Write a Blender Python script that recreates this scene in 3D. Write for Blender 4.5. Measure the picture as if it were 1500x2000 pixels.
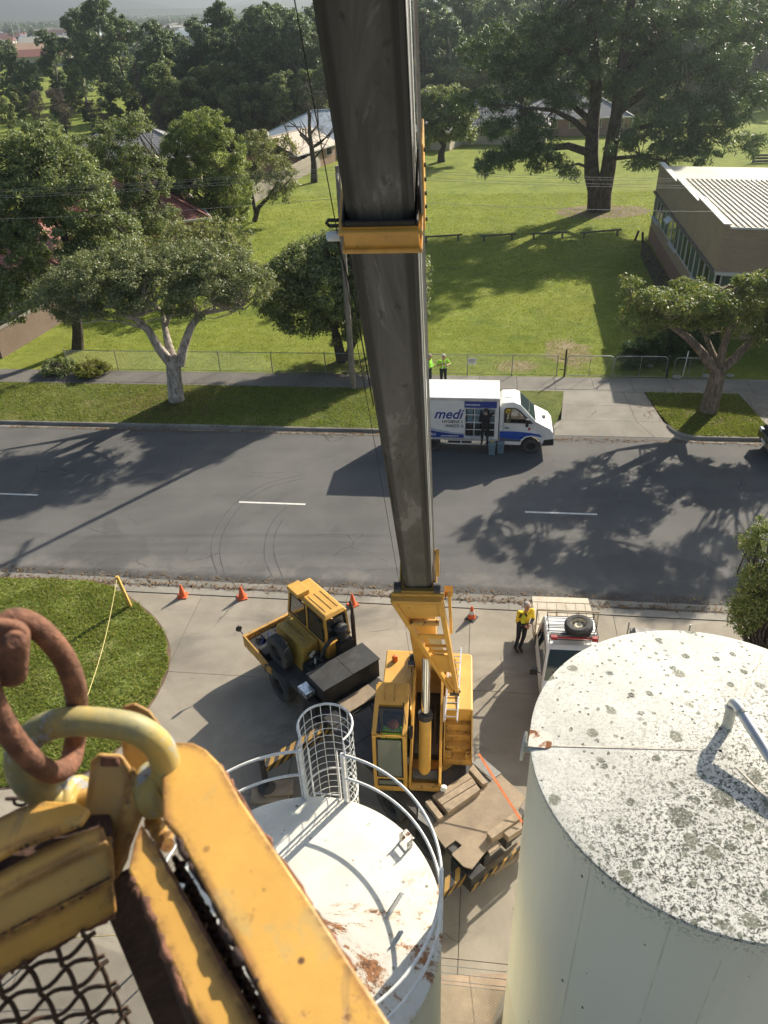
import bpy, math, random
import numpy as np
from mathutils import Vector, Matrix

for _o in list(bpy.data.objects):
    bpy.data.objects.remove(_o, do_unlink=True)
SC = bpy.context.scene
COL = SC.collection
rnd = random.Random(7)
R = math.radians

# ------------------------------------------------------------------ camera
# photograph is 1500 x 2000; focal length 1500 px; camera 16 m above the yard
CAMH = 16.0
_N = np.array([845 - 750., 3283 - 1000., 1500.]); _N /= np.linalg.norm(_N)
_F = np.array([0, 0, 1.]) - _N * _N[2]; _F /= np.linalg.norm(_F)
_X = np.cross(_F, -_N)
RW = np.array([_X, _F, -_N])            # camera (right, down, forward) -> world
CAM = np.array([0, 0, CAMH])
cam_d = bpy.data.cameras.new('camera'); cam = bpy.data.objects.new('camera', cam_d); COL.objects.link(cam)
cam_d.sensor_fit = 'HORIZONTAL'; cam_d.sensor_width = 36; cam_d.lens = 36.0
cam_d.clip_start = 0.05; cam_d.clip_end = 20000
cam_d.dof.use_dof = True; cam_d.dof.focus_distance = 20.0; cam_d.dof.aperture_fstop = 11.0
_m = Matrix.Identity(4)
for i in range(3):
    _m[i][0] = RW[i, 0]; _m[i][1] = -RW[i, 1]; _m[i][2] = -RW[i, 2]; _m[i][3] = CAM[i]
cam.matrix_world = _m
SC.camera = cam

# ------------------------------------------------------------------ light
SUN_EL, SUN_AZ = R(29.5), math.atan2(.665, .747)      # azimuth clockwise from +Y
wd = bpy.data.worlds.new('World'); SC.world = wd; wd.use_nodes = True
_nt = wd.node_tree; _bg = _nt.nodes['Background']; _sky = _nt.nodes.new('ShaderNodeTexSky')
_sky.sky_type = 'NISHITA'; _sky.sun_disc = False; _sky.sun_elevation = SUN_EL; _sky.sun_rotation = SUN_AZ
_sky.altitude = 60; _sky.air_density = 1.0; _sky.dust_density = 1.2; _sky.ozone_density = 1.0
_nt.links.new(_sky.outputs[0], _bg.inputs[0]); _bg.inputs[1].default_value = 0.05
sl = bpy.data.lights.new('sun', 'SUN'); sun = bpy.data.objects.new('sun', sl); COL.objects.link(sun)
sl.energy = 5.0; sl.angle = R(0.53); sl.color = (1.0, .90, .74)
_sd = Vector((math.sin(SUN_AZ) * math.cos(SUN_EL), math.cos(SUN_AZ) * math.cos(SUN_EL), math.sin(SUN_EL)))
sun.rotation_euler = _sd.to_track_quat('Z', 'Y').to_euler(); sun.location = (60, 60, 60)
SC.view_settings.view_transform = 'Standard'; SC.view_settings.look = 'None'
SC.view_settings.exposure = 1.2; SC.view_settings.gamma = 1.0; SC.view_settings.use_curve_mapping = False
SC.cycles.max_bounces = 7; SC.cycles.diffuse_bounces = 4; SC.cycles.glossy_bounces = 3
SC.cycles.transmission_bounces = 6; SC.cycles.transparent_max_bounces = 12; SC.cycles.volume_bounces = 0
SC.cycles.use_denoising = True

# ------------------------------------------------------------------ placing
def _ray(px, py): return RW @ np.array([px - 750., py - 1000., 1500.])
def G(px, py, z=0.0):                      # ground point (at height z) seen at a photo pixel
    r = _ray(px, py); return Vector(CAM + r * ((z - CAMH) / r[2]))
def D(px, py, y):                          # point at forward distance y
    r = _ray(px, py); return Vector(CAM + r * (y / r[1]))
E_R = Vector((.9903, -.139, 0)); N_R = Vector((.139, .9903, 0))
def RF(s, t, z=0.0):                       # road frame: s along the street, t across it
    p = E_R * s + N_R * t; return Vector((p.x, p.y, z))
RANG = math.atan2(-.139, .9903)

# ------------------------------------------------------------------ mesh kit
class MB:
    def __init__(s): s.v = []; s.f = []; s.m = []
    def add(s, vs, fs, mi=0):
        o = len(s.v); s.v += [tuple(p) for p in vs]; s.f += [tuple(i + o for i in q) for q in fs]; s.m += [mi] * len(fs); return s
    def hexa(s, p, mi=0):                  # bottom ring 0-3 (ccw), top ring 4-7
        return s.add(p, [(3, 2, 1, 0), (4, 5, 6, 7), (0, 1, 5, 4), (1, 2, 6, 5), (2, 3, 7, 6), (3, 0, 4, 7)], mi)
    def box(s, c, d, rz=0, mi=0, M=None):
        hx, hy, hz = d[0] / 2, d[1] / 2, d[2] / 2
        p = [Vector((x * hx, y * hy, z * hz)) for z in (-1, 1) for x, y in ((-1, -1), (1, -1), (1, 1), (-1, 1))]
        if M is None: M = Matrix.Rotation(rz, 3, 'Z')
        return s.hexa([M @ q + Vector(c) for q in p], mi)
    def bb(s, x0, x1, y0, y1, z0, z1, mi=0):
        return s.hexa([(x0, y0, z0), (x1, y0, z0), (x1, y1, z0), (x0, y1, z0), (x0, y0, z1), (x1, y0, z1), (x1, y1, z1), (x0, y1, z1)], mi)
    def beam(s, a, b, w, h, up=(0, 0, 1), mi=0, w1=None, h1=None):   # box between two points
        a, b = Vector(a), Vector(b); t = (b - a).normalized(); l = t.cross(Vector(up))
        if l.length < 1e-4: l = t.cross(Vector((1, 0, 0)))
        l.normalize(); n = l.cross(t); w1 = w if w1 is None else w1; h1 = h if h1 is None else h1
        p = [q - n * hh / 2 * k1 + l * ww / 2 * k2 for q, ww, hh in ((a, w, h), (b, w1, h1)) for k1, k2 in ((1, -1), (1, 1), (-1, 1), (-1, -1))]
        return s.add(p, [(0, 1, 2, 3), (7, 6, 5, 4), (0, 4, 5, 1), (1, 5, 6, 2), (2, 6, 7, 3), (3, 7, 4, 0)], mi)
    def prism(s, poly, ext, mi=0):
        n = len(poly); e = Vector(ext); a = [Vector(p) for p in poly]; b = [p + e for p in a]
        fs = [tuple(range(n - 1, -1, -1)), tuple(range(n, 2 * n))] + [(i, (i + 1) % n, n + (i + 1) % n, n + i) for i in range(n)]
        nrm = Vector((0, 0, 0))
        for i in range(n): nrm += a[i].cross(a[(i + 1) % n])
        if nrm.dot(e) < 0: fs = [tuple(reversed(q)) for q in fs]
        return s.add(a + b, fs, mi)
    def poly(s, pts, mi=0): return s.add(pts, [tuple(range(len(pts)))], mi)
    def tube(s, pts, r, n=8, caps=True, closed=False, mi=0, squash=None):
        pts = [Vector(p) for p in pts]; k = len(pts); rs = r if isinstance(r, (list, tuple)) else [r] * k
        vs = []; nrm = None
        for i, p in enumerate(pts):
            t = (pts[(i + 1) % k] - pts[i - 1]) if closed else (pts[min(i + 1, k - 1)] - pts[max(i - 1, 0)])
            if t.length < 1e-9: t = Vector((0, 0, 1))
            t.normalize()
            if nrm is None:
                nrm = t.orthogonal().normalized()
            else:
                nrm = nrm - t * nrm.dot(t)
                if nrm.length < 1e-6: nrm = t.orthogonal()
                nrm.normalize()
            b = t.cross(nrm)
            for j in range(n):
                a = 2 * math.pi * j / n; vs.append(p + (nrm * math.cos(a) + b * math.sin(a)) * rs[i])
        fs = []
        for i in range(k if closed else k - 1):
            i2 = (i + 1) % k
            for j in range(n):
                j2 = (j + 1) % n; fs.append((i * n + j, i * n + j2, i2 * n + j2, i2 * n + j))
        if caps and not closed: fs += [tuple(range(n - 1, -1, -1)), tuple((k - 1) * n + j for j in range(n))]
        return s.add(vs, fs, mi)
    def cyl(s, a, b, r0, r1=None, n=14, caps=True, mi=0): return s.tube([a, b], [r0, r0 if r1 is None else r1], n, caps, mi=mi)
    def lathe(s, prof, c=(0, 0, 0), n=24, M=None, mi=0, arc=2 * math.pi):
        c = Vector(c); M = M or Matrix.Identity(3); full = arc > 6.28; k = len(prof); vs = []; seg = n if full else n + 1
        for j in range(seg):
            a = arc * j / n
            for r, z in prof: vs.append(c + M @ Vector((r * math.cos(a), r * math.sin(a), z)))
        fs = []
        for j in range(n):
            j2 = (j + 1) % seg
            for i in range(k - 1): fs.append((j * k + i, j2 * k + i, j2 * k + i + 1, j * k + i + 1))
        return s.add(vs, fs, mi)
    def ball(s, c, r, nu=12, nv=8, mi=0, M=None):
        r = r if isinstance(r, (tuple, list)) else (r, r, r); M = M or Matrix.Identity(3); c = Vector(c)
        vs = [c + M @ Vector((0, 0, -r[2]))]; 
        for i in range(1, nv):
            ph = -math.pi / 2 + math.pi * i / nv
            for j in range(nu):
                a = 2 * math.pi * j / nu; vs.append(c + M @ Vector((r[0] * math.cos(ph) * math.cos(a), r[1] * math.cos(ph) * math.sin(a), r[2] * math.sin(ph))))
        vs.append(c + M @ Vector((0, 0, r[2]))); fs = []
        for j in range(nu): fs.append((0, 1 + (j + 1) % nu, 1 + j))
        for i in range(nv - 2):
            for j in range(nu):
                a = 1 + i * nu; fs.append((a + j, a + (j + 1) % nu, a + nu + (j + 1) % nu, a + nu + j))
        a = 1 + (nv - 2) * nu
        for j in range(nu): fs.append((a + j, a + (j + 1) % nu, len(vs) - 1))
        return s.add(vs, fs, mi)
    def build(s, name, mat, parent=None, smooth=None, bevel=0, bseg=2, kind=None, label=None, origin=None):
        me = bpy.data.meshes.new(name)
        vs = s.v if origin is None else [tuple(Vector(p) - Vector(origin)) for p in s.v]
        me.from_pydata(vs, [], s.f)
        mats = mat if isinstance(mat, (list, tuple)) else [mat]
        for m in mats: me.materials.append(m)
        if len(mats) > 1: me.polygons.foreach_set('material_index', s.m)
        if smooth is not None:
            me.polygons.foreach_set('use_smooth', [True] * len(me.polygons)); me.set_sharp_from_angle(angle=R(smooth))
        me.update()
        o = bpy.data.objects.new(name, me); COL.objects.link(o)
        if parent is not None: o.parent = parent
        if origin is not None: o.location = origin
        if bevel:
            b = o.modifiers.new('bevel', 'BEVEL'); b.width = bevel; b.segments = bseg; b.limit_method = 'ANGLE'; b.angle_limit = R(40)
        if kind: o['kind'] = kind
        if label: o['label'] = label
        return o

def npmesh(name, verts, faces, mat, parent=None, kind=None, smooth=False):     # fast: all faces with the same corner count
    verts = np.asarray(verts, np.float32); faces = np.asarray(faces, np.int32); me = bpy.data.meshes.new(name)
    nf, k = faces.shape
    me.vertices.add(len(verts)); me.vertices.foreach_set('co', verts.ravel())
    me.loops.add(nf * k); me.loops.foreach_set('vertex_index', faces.ravel())
    me.polygons.add(nf); me.polygons.foreach_set('loop_start', np.arange(0, nf * k, k, dtype=np.int32)); me.polygons.foreach_set('loop_total', np.full(nf, k, np.int32))
    if smooth: me.polygons.foreach_set('use_smooth', np.ones(nf, bool))
    me.update(calc_edges=True); me.validate()
    me.materials.append(mat); o = bpy.data.objects.new(name, me); COL.objects.link(o)
    if parent is not None: o.parent = parent
    if kind: o['kind'] = kind
    return o

def tag(o, label, cat, group=None):
    o['label'] = label; o['category'] = cat
    if group: o['group'] = group
    return o
def thing(name, label, cat, loc=(0, 0, 0), rz=0, group=None):
    o = bpy.data.objects.new(name, None); COL.objects.link(o); o.location = loc; o.rotation_euler = (0, 0, rz)
    o.empty_display_size = .3
    return tag(o, label, cat, group)
def struct(o): o['kind'] = 'structure'; return o
def clone(o, loc=None, rz=None, parent=None, label=None, scale=None):
    c = o.copy(); COL.objects.link(c); c.parent = parent
    if loc is not None: c.location = loc
    if rz is not None: c.rotation_euler = (0, 0, rz)
    if scale is not None: c.scale = (scale,) * 3 if not isinstance(scale, (tuple, list)) else scale
    if label: c['label'] = label
    for ch in [q for q in o.children]: clone(ch, parent=c)
    return c

# ------------------------------------------------------------------ materials
class NT:
    def __init__(s, name):
        s.mat = bpy.data.materials.new(name); s.mat.use_nodes = True; s.t = s.mat.node_tree; s.n = s.t.nodes
        s.b = s.n['Principled BSDF']; s.out = s.n['Material Output']; s.co = s.n.new('ShaderNodeTexCoord')
    def L(s, a, b): s.t.links.new(a, b)
    def val(s, sock, v):
        if hasattr(v, 'is_linked') or isinstance(v, bpy.types.NodeSocket): s.L(v, sock)
        else: sock.default_value = v
    def noise(s, scale, detail=4, rough=.55, co=None, dist=0, out=0):
        n = s.n.new('ShaderNodeTexNoise'); n.inputs['Scale'].default_value = scale; n.inputs['Detail'].default_value = detail
        n.inputs['Roughness'].default_value = rough; n.inputs['Distortion'].default_value = dist
        s.L(co or s.co.outputs['Object'], n.inputs['Vector']); return n.outputs[out]
    def voro(s, scale, feat='F1', co=None, out='Distance', rnd_=1.0):
        n = s.n.new('ShaderNodeTexVoronoi'); n.feature = feat; n.inputs['Scale'].default_value = scale
        n.inputs['Randomness'].default_value = rnd_
        s.L(co or s.co.outputs['Object'], n.inputs['Vector']); return n.outputs[out]
    def ramp(s, fac, a, b, ca=(0, 0, 0, 1), cb=(1, 1, 1, 1)):
        n = s.n.new('ShaderNodeMapRange'); n.inputs[1].default_value = a; n.inputs[2].default_value = b; n.interpolation_type = 'SMOOTHSTEP'
        s.L(fac, n.inputs[0]); return n.outputs[0]
    def mix(s, fac, a, b, mode='MIX'):
        n = s.n.new('ShaderNodeMix'); n.data_type = 'RGBA'; n.blend_type = mode
        s.val(n.inputs[0], fac)
        for k, v in ((6, a), (7, b)):
            if isinstance(v, (tuple, list)): n.inputs[k].default_value = (v[0], v[1], v[2], 1)
            else: s.L(v, n.inputs[k])
        return n.outputs[2]
    def math(s, op, a, b=0.0, c=None):
        n = s.n.new('ShaderNodeMath'); n.operation = op; s.val(n.inputs[0], a); s.val(n.inputs[1], b)
        if c is not None: s.val(n.inputs[2], c)
        return n.outputs[0]
    def mapping(s, scale=(1, 1, 1), rot=(0, 0, 0), loc=(0, 0, 0), co=None):
        n = s.n.new('ShaderNodeMapping'); n.inputs['Scale'].default_value = scale; n.inputs['Rotation'].default_value = rot; n.inputs['Location'].default_value = loc
        s.L(co or s.co.outputs['Object'], n.inputs[0]); return n.outputs[0]
    def n_warp(s, amt, co=None):
        n = s.n.new('ShaderNodeTexNoise'); n.inputs['Scale'].default_value = 1.1; n.inputs['Detail'].default_value = 5; co = co or s.co.outputs['Object']; s.L(co, n.inputs['Vector'])
        v = s.n.new('ShaderNodeVectorMath'); v.operation = 'MULTIPLY_ADD'; v.inputs[1].default_value = (amt * 2,) * 3; s.L(n.outputs['Color'], v.inputs[0]); s.L(co, v.inputs[2]); return v.outputs[0]
    def xyz(s, co=None):
        n = s.n.new('ShaderNodeSeparateXYZ'); s.L(co or s.co.outputs['Object'], n.inputs[0]); return n.outputs
    def bump(s, h, strength=.3, dist=.02):
        n = s.n.new('ShaderNodeBump'); n.inputs['Strength'].default_value = strength; n.inputs['Distance'].default_value = dist
        s.L(h, n.inputs['Height']); s.L(n.outputs[0], s.b.inputs['Normal']); return n
    def fin(s, col=None, rough=None, metal=None, spec=None):
        if col is not None: s.val(s.b.inputs['Base Color'], (*col, 1) if isinstance(col, tuple) else col)
        if rough is not None: s.val(s.b.inputs['Roughness'], rough)
        if metal is not None: s.val(s.b.inputs['Metallic'], metal)
        if spec is not None: s.b.inputs['Specular IOR Level'].default_value = spec
        return s.mat
_MC = {}
def PM(name, col, rough=.6, metal=0, var=.18, scale=3., bump=.15, bscale=40, dirt=.0, dcol=(.06, .05, .04), dscale=2.5, rust=0., rcol=(.16, .06, .025), rscale=9., spec=.5, rough2=None):
    """painted / plain surface: two-scale tone variation, dirt blotches, optional rust spots and fine relief"""
    if name in _MC: return _MC[name]
    s = NT(name); v = s.noise(scale, 6, .6); f = s.noise(scale * 11, 3)
    lo = tuple(c * (1 - var) for c in col); hi = tuple(min(1, c * (1 + var)) for c in col)
    c = s.mix(s.ramp(v, .3, .7), lo, hi); c = s.mix(s.math('MULTIPLY', s.ramp(f, .45, .75), var * .9), c, tuple(q * .55 for q in col))
    if dirt: c = s.mix(s.math('MULTIPLY', s.ramp(s.noise(dscale, 7, .65, dist=.6), .46, .72), dirt), c, dcol)
    r = rough
    if rust:
        m = s.ramp(s.noise(rscale, 8, .7), .72 - .22 * rust, .80 - .2 * rust); c = s.mix(m, c, s.mix(s.noise(rscale * 6, 3), rcol, tuple(q * .4 for q in rcol)))
        r = s.math('ADD', s.math('MULTIPLY', m, .35), rough)
    else:
        r = s.math('ADD', s.math('MULTIPLY', v, .25), rough - .12)
    if bump: s.bump(s.noise(bscale, 4), bump, .01)
    _MC[name] = s.fin(c, r, metal, spec); return _MC[name]
def leafmat(name, cols, trans=.35, rough=.5, gain=1.0):
    cols = [tuple(q * gain for q in c) for c in cols]; trans += .06
    s = NT(name); g = s.n.new('ShaderNodeNewGeometry'); rr = s.n.new('ShaderNodeValToRGB'); e = rr.color_ramp.elements
    for i, c in enumerate(cols):
        q = e[i] if i < 2 else e.new(i / (len(cols) - 1)); q.position = i / (len(cols) - 1); q.color = (*c, 1)
    s.L(g.outputs['Random Per Island'], rr.inputs[0])
    big = s.noise(.7, 3); col = s.mix(s.ramp(big, .3, .7), s.mix(.3, rr.outputs[0], tuple(.7 * q for q in cols[0])), rr.outputs[0])
    s.fin(col, rough, 0, .35); tr = s.n.new('ShaderNodeBsdfTranslucent'); mx = s.n.new('ShaderNodeMixShader'); mx.inputs[0].default_value = trans
    s.L(s.mix(1., col, (1.15, 1.15, .62), 'MULTIPLY'), tr.inputs[0]); s.L(s.b.outputs[0], mx.inputs[1]); s.L(tr.outputs[0], mx.inputs[2]); s.L(mx.outputs[0], s.out.inputs[0])
    return s.mat
def glass(name, tint=(.5, .6, .6), alpha=.35, rough=.03):
    """window glass: dark tinted see-through pane with a clear reflection"""
    s = NT(name); s.fin((.02, .025, .03), rough, 0, .8); tr = s.n.new('ShaderNodeBsdfTransparent'); tr.inputs[0].default_value = (*tint, 1)
    gl = s.n.new('ShaderNodeBsdfGlossy'); gl.inputs['Roughness'].default_value = rough; gl.inputs[0].default_value = (.9, .95, 1, 1)
    fr = s.n.new('ShaderNodeFresnel'); fr.inputs[0].default_value = 1.6
    m1 = s.n.new('ShaderNodeMixShader'); m1.inputs[0].default_value = alpha; s.L(s.b.outputs[0], m1.inputs[1]); s.L(tr.outputs[0], m1.inputs[2])
    m2 = s.n.new('ShaderNodeMixShader'); bf = s.n.new('ShaderNodeNewGeometry'); s.L(s.math('MULTIPLY', fr.outputs[0], s.math('SUBTRACT', 1.0, s.math('MULTIPLY', bf.outputs['Backfacing'], .9))), m2.inputs[0]); s.L(m1.outputs[0], m2.inputs[1]); s.L(gl.outputs[0], m2.inputs[2]); s.L(m2.outputs[0], s.out.inputs[0])
    return s.mat
# ================================================================== SETTING
def m_asphalt():
    s = NT('asphalt'); co = s.mapping(rot=(0, 0, -RANG)); a = s.noise(.35, 6, .6, dist=.4); f = s.noise(55, 3, .7); g = s.noise(170, 2)
    lane = s.noise(.9, 3, .5, s.mapping((.06, 1.2, 1), (0, 0, -RANG)))
    c = s.mix(s.ramp(a, .3, .72), (.105, .104, .102), (.148, .145, .14)); c = s.mix(s.math('MULTIPLY', s.ramp(lane, .4, .7), .35), c, (.16, .157, .15))
    c = s.mix(s.math('MULTIPLY', s.ramp(f, .42, .7), .55), c, (.055, .055, .058)); c = s.mix(s.math('MULTIPLY', s.ramp(g, .6, .8), .5), c, (.26, .255, .245))
    t = s.xyz(co)[1]; near = s.math('MULTIPLY', s.ramp(t, 21.6, 19.6), s.ramp(s.noise(.8, 6, .7), .42, .62)); c = s.mix(s.math('MULTIPLY', near, .55), c, (.24, .225, .20))
    ed = s.math('MULTIPLY', s.ramp(t, 20.1, 19.75), s.ramp(s.noise(1.5, 6, .75), .3, .55)); c = s.mix(s.math('MULTIPLY', ed, .75), c, (.05, .048, .045))
    ck = s.math('MULTIPLY', s.ramp(s.voro(.42, 'DISTANCE_TO_EDGE', co=s.mapping((1, 1.6, 1), co=s.n_warp(.35))), .010, .004), s.ramp(s.noise(.3, 3), .54, .62)); c = s.mix(s.math('MULTIPLY', ck, .6), c, (.04, .04, .04))
    pt = s.math('MULTIPLY', s.ramp(s.noise(.16, 3, .5, dist=.2), .60, .62), .4); c = s.mix(pt, c, (.07, .07, .072))
    oil = s.ramp(s.noise(1.1, 5, .7), .66, .76); c = s.mix(s.math('MULTIPLY', oil, .35), c, (.04, .04, .04))
    s.bump(s.math('ADD', f, s.math('MULTIPLY', g, .5)), .55, .012); return s.fin(c, .88, 0, .35)
def m_concrete(name, lo, hi, stain=.35, dark=(.13, .12, .105)):
    s = NT(name); oi = s.n.new('ShaderNodeObjectInfo'); w = s.n.new('ShaderNodeNewGeometry'); P_ = w.outputs['Position']
    a = s.noise(.55, 7, .62, P_, .5); f = s.noise(26, 4, .65, P_); st = s.noise(.22, 6, .6, s.mapping((1, 1.8, 1), (0, 0, .9), co=P_), .9)
    c = s.mix(s.ramp(a, .28, .72), lo, hi); c = s.mix(s.math('MULTIPLY', s.ramp(st, .48, .7), stain), c, dark)
    c = s.mix(s.math('MULTIPLY', s.ramp(f, .55, .75), .25), c, dark); c = s.mix(s.math('MULTIPLY', oi.outputs['Random'], .18), c, (.20, .185, .16))
    sp = s.voro(3.1, co=P_); c = s.mix(s.math('MULTIPLY', s.ramp(sp, .055, .03), s.ramp(s.noise(.9, 2, .5, P_), .52, .6)), c, (.05, .045, .04))
    ck = s.math('MULTIPLY', s.ramp(s.voro(.33, 'DISTANCE_TO_EDGE', co=s.n_warp(.3, P_)), .008, .003), s.ramp(s.noise(.35, 3, .5, P_), .55, .62)); c = s.mix(s.math('MULTIPLY', ck, .5), c, (.07, .06, .05))
    oil = s.ramp(s.noise(.75, 6, .72, P_, .4), .62, .74); c = s.mix(s.math('MULTIPLY', oil, .45), c, (.085, .075, .065))
    s.bump(f, .25, .006); return s.fin(c, .82, 0, .3)
def m_lawn(name, lo, hi, dry, dryamt=.5, worn=()):
    s = NT(name); a = s.noise(.25, 7, .65, dist=.3); b = s.noise(2.2, 6, .7); f = s.noise(24, 4, .7); d = s.noise(.6, 6, .7)
    c = s.mix(s.ramp(a, .32, .68), lo, hi); c = s.mix(s.math('MULTIPLY', s.ramp(b, .42, .68), .6), c, tuple(q * .62 for q in lo))
    c = s.mix(s.math('MULTIPLY', s.ramp(d, .52, .72), dryamt), c, dry); wd_ = s.noise(.5, 5, .75, s.mapping(loc=(31, 7, 0)), .8); c = s.mix(s.math('MULTIPLY', s.ramp(wd_, .55, .62), .55), c, (lo[0] * .55, lo[1] * .72, lo[2])); c = s.mix(s.math('MULTIPLY', s.ramp(s.noise(.09, 4, .6), .45, .65), .4), c, (hi[0] * 1.15, hi[1] * .98, hi[2])); c = s.mix(s.math('MULTIPLY', s.ramp(f, .4, .7), .6), c, tuple(q * .45 for q in lo))
    for wx, wy, wr, ws in worn:          # trodden bare patches
        x = s.xyz(); dd = s.math('SQRT', s.math('ADD', s.math('POWER', s.math('DIVIDE', s.math('SUBTRACT', x[0], wx), ws), 2.0), s.math('POWER', s.math('SUBTRACT', x[1], wy), 2.0)))
        mk = s.ramp(s.math('ADD', dd, s.math('MULTIPLY', s.math('SUBTRACT', s.noise(.9, 7, .7), .5), wr * 1.5)), wr, wr * .62); c = s.mix(s.math('MULTIPLY', mk, .9), c, s.mix(s.ramp(s.noise(3, 6, .7), .35, .65), (.22, .165, .10), (.36, .29, .19)))
    s.bump(s.math('ADD', s.math('MULTIPLY', b, 2.0), f), .9, .05); return s.fin(c, .95, 0, .1)
MAT_ASPH = m_asphalt(); MAT_CONC = m_concrete('yard_concrete', (.25, .22, .177), (.365, .325, .262), .75)
MAT_PATH = m_concrete('path_concrete', (.20, .185, .16), (.30, .275, .235), .5); MAT_KERB = m_concrete('kerb_concrete', (.20, .185, .16), (.32, .30, .26), .6)
MAT_PATHD = m_concrete('asphalt_path', (.13, .12, .115), (.19, .18, .165), .4)
MAT_LAWN = m_lawn('park_lawn', (.19, .235, .04), (.29, .345, .07), (.32, .30, .11), .45, [(10.3, 39.2, 2.4, .62), (7.2, 37.6, .9, 1.4)])
MAT_VERGE = m_lawn('verge_lawn', (.135, .165, .045), (.195, .22, .065), (.26, .22, .12), .65)
MAT_ISL = m_lawn('island_lawn', (.18, .225, .05), (.26, .31, .08), (.31, .26, .15), .7)
MAT_SOIL = PM('bare_soil', (.15, .10, .065), .95, 0, .35, 1.5, .5, 18)
MAT_PAINT = PM('road_paint', (.72, .71, .67), .7, 0, .12, 5, .2, 60, .35, (.2, .19, .18), 7)
MAT_FAR = m_lawn('far_ground', (.05, .075, .025), (.09, .12, .035), (.11, .10, .06), .6)

def sheet(name, pts, z, mat, kind='structure'):
    o = MB().poly([(p[0], p[1], z) for p in pts]).build(name, mat); o['kind'] = kind; return o
ground = sheet('ground', [(-9000, -600), (9000, -600), (9000, 12000), (-9000, 12000)], -.04, MAT_FAR)
road = sheet('road', [RF(-160, 19.5), RF(160, 19.5), RF(160, 30.75), RF(-160, 30.75)], 0, MAT_ASPH)
park = sheet('park_lawn', [RF(-320, 36.85), RF(320, 36.85), RF(320, 420), RF(-320, 420)], .115, MAT_LAWN)
yard_bed = sheet('yard_bed', [RF(-60, -30), RF(60, -30), RF(60, 19.5), RF(-60, 19.5)], -.015, PM('joint_dark', (.10, .09, .08), .95))
# centre line dashes and old tyre marks on the asphalt
for k in range(-6, 8):
    s0 = 1.9 + 11.05 * k
    MB().poly([RF(s0, 24.43, .004), RF(s0 + 2.65, 24.43, .004), RF(s0 + 2.65, 24.53, .004), RF(s0, 24.53, .004)]).build('lane_marking', MAT_PAINT, road)
MAT_TYRE = PM('tyre_mark', (.075, .075, .076), .9, 0, .3, 2, .1)
for pts in ([(425, 1122), (412, 1075), (424, 1030), (462, 980), (520, 945), (590, 928)], [(438, 1122), (429, 1075), (441, 1030), (478, 982), (535, 948), (600, 934)],
            [(532, 1127), (517, 1090), (519, 1050), (535, 1015), (560, 990)], [(553, 1130), (536, 1085), (537, 1045), (552, 1015)]):
    w = [G(*p) for p in pts]; fine = []
    for i in range(len(w) - 1):
        a, b, c, d = w[max(i - 1, 0)], w[i], w[i + 1], w[min(i + 2, len(w) - 1)]
        for j in range(6):
            t = j / 6; fine.append(.5 * ((2 * b) + (c - a) * t + (2 * a - 5 * b + 4 * c - d) * t * t + (3 * b - a - 3 * c + d) * t ** 3))
    fine.append(w[-1]); m = MB(); L_, R_ = [], []
    for i, p in enumerate(fine):
        t = (fine[min(i + 1, len(fine) - 1)] - fine[max(i - 1, 0)]).normalized(); q = Vector((-t.y, t.x, 0)) * .018
        L_.append((p.x + q.x, p.y + q.y, .003)); R_.append((p.x - q.x, p.y - q.y, .003))
    n = len(fine); m.add(L_ + R_, [(i, i + 1, n + i + 1, n + i) for i in range(n - 1)]); m.build('tyre_mark', MAT_TYRE, road)

# near side: concrete yard slabs, gutter stones
apron = struct(bpy.data.objects.new('yard_paving', None)); COL.objects.link(apron)
for i, s0 in enumerate(np.arange(-26.4, 22, 4.4)):
    for j, t1 in enumerate((18.78, 15.3, 11.4, 8.0, 4.6, 1.2, -2.2)):
        t0 = (15.3, 11.4, 8.0, 4.6, 1.2, -2.2, -5.6)[j]; dz = rnd.uniform(-.002, .002); g = .008
        p = [RF(s0 + g, t0 + g), RF(s0 + 4.4 - g, t0 + g), RF(s0 + 4.4 - g, t1 - g), RF(s0 + g, t1 - g)]
        MB().prism([(q.x, q.y, -.1) for q in p], (0, 0, .1 + dz)).build('slab', MAT_CONC, apron)
for k in range(24):
    s0 = -30 + 2.6 * k; g = .006; p = [RF(s0 + g, 18.79), RF(s0 + 2.6 - g, 18.79), RF(s0 + 2.6 - g, 19.2), RF(s0 + 2.6 - g, 19.5), RF(s0 + g, 19.5), RF(s0 + g, 19.2)]
    z = [.02, .02, -.02, .008, .008, -.02]; m = MB(); top = [(q.x, q.y, zz) for q, zz in zip(p, z)]; bot = [(q.x, q.y, -.14) for q in p]
    m.add(bot + top, [(6, 7, 8, 11), (11, 8, 9, 10), (0, 5, 4, 3, 2, 1)] + [(i, (i + 1) % 6, 6 + (i + 1) % 6, 6 + i) for i in range(6)]); m.build('gutter_stone', MAT_KERB, apron)
# far side: gutter, kerb, verge, footpath, drive
kerb = struct(bpy.data.objects.new('kerb', None)); COL.objects.link(kerb)
def kerbrun(pts, name='kerb_stone', h=.12):
    m = MB(); n = len(pts); rows = []
    for i, p in enumerate(pts):
        t = (pts[min(i + 1, n - 1)] - pts[max(i - 1, 0)]).normalized(); q = Vector((-t.y, t.x, 0))
        for o, z in ((-.30, .006), (-.02, .0), (.0, h * .9), (.03, h + .006), (.14, h + .006), (.14, -.1), (-.30, -.1)): rows.append(p + q * o + Vector((0, 0, z)))
    fs = []
    for i in range(n - 1):
        for k in range(7): fs.append((i * 7 + k, (i + 1) * 7 + k, (i + 1) * 7 + (k + 1) % 7, i * 7 + (k + 1) % 7))
    fs += [tuple(range(6, -1, -1)), tuple((n - 1) * 7 + k for k in range(7))]
    m.add(rows, fs); m.build(name, MAT_KERB, kerb, smooth=50)
TK = 30.62
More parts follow.
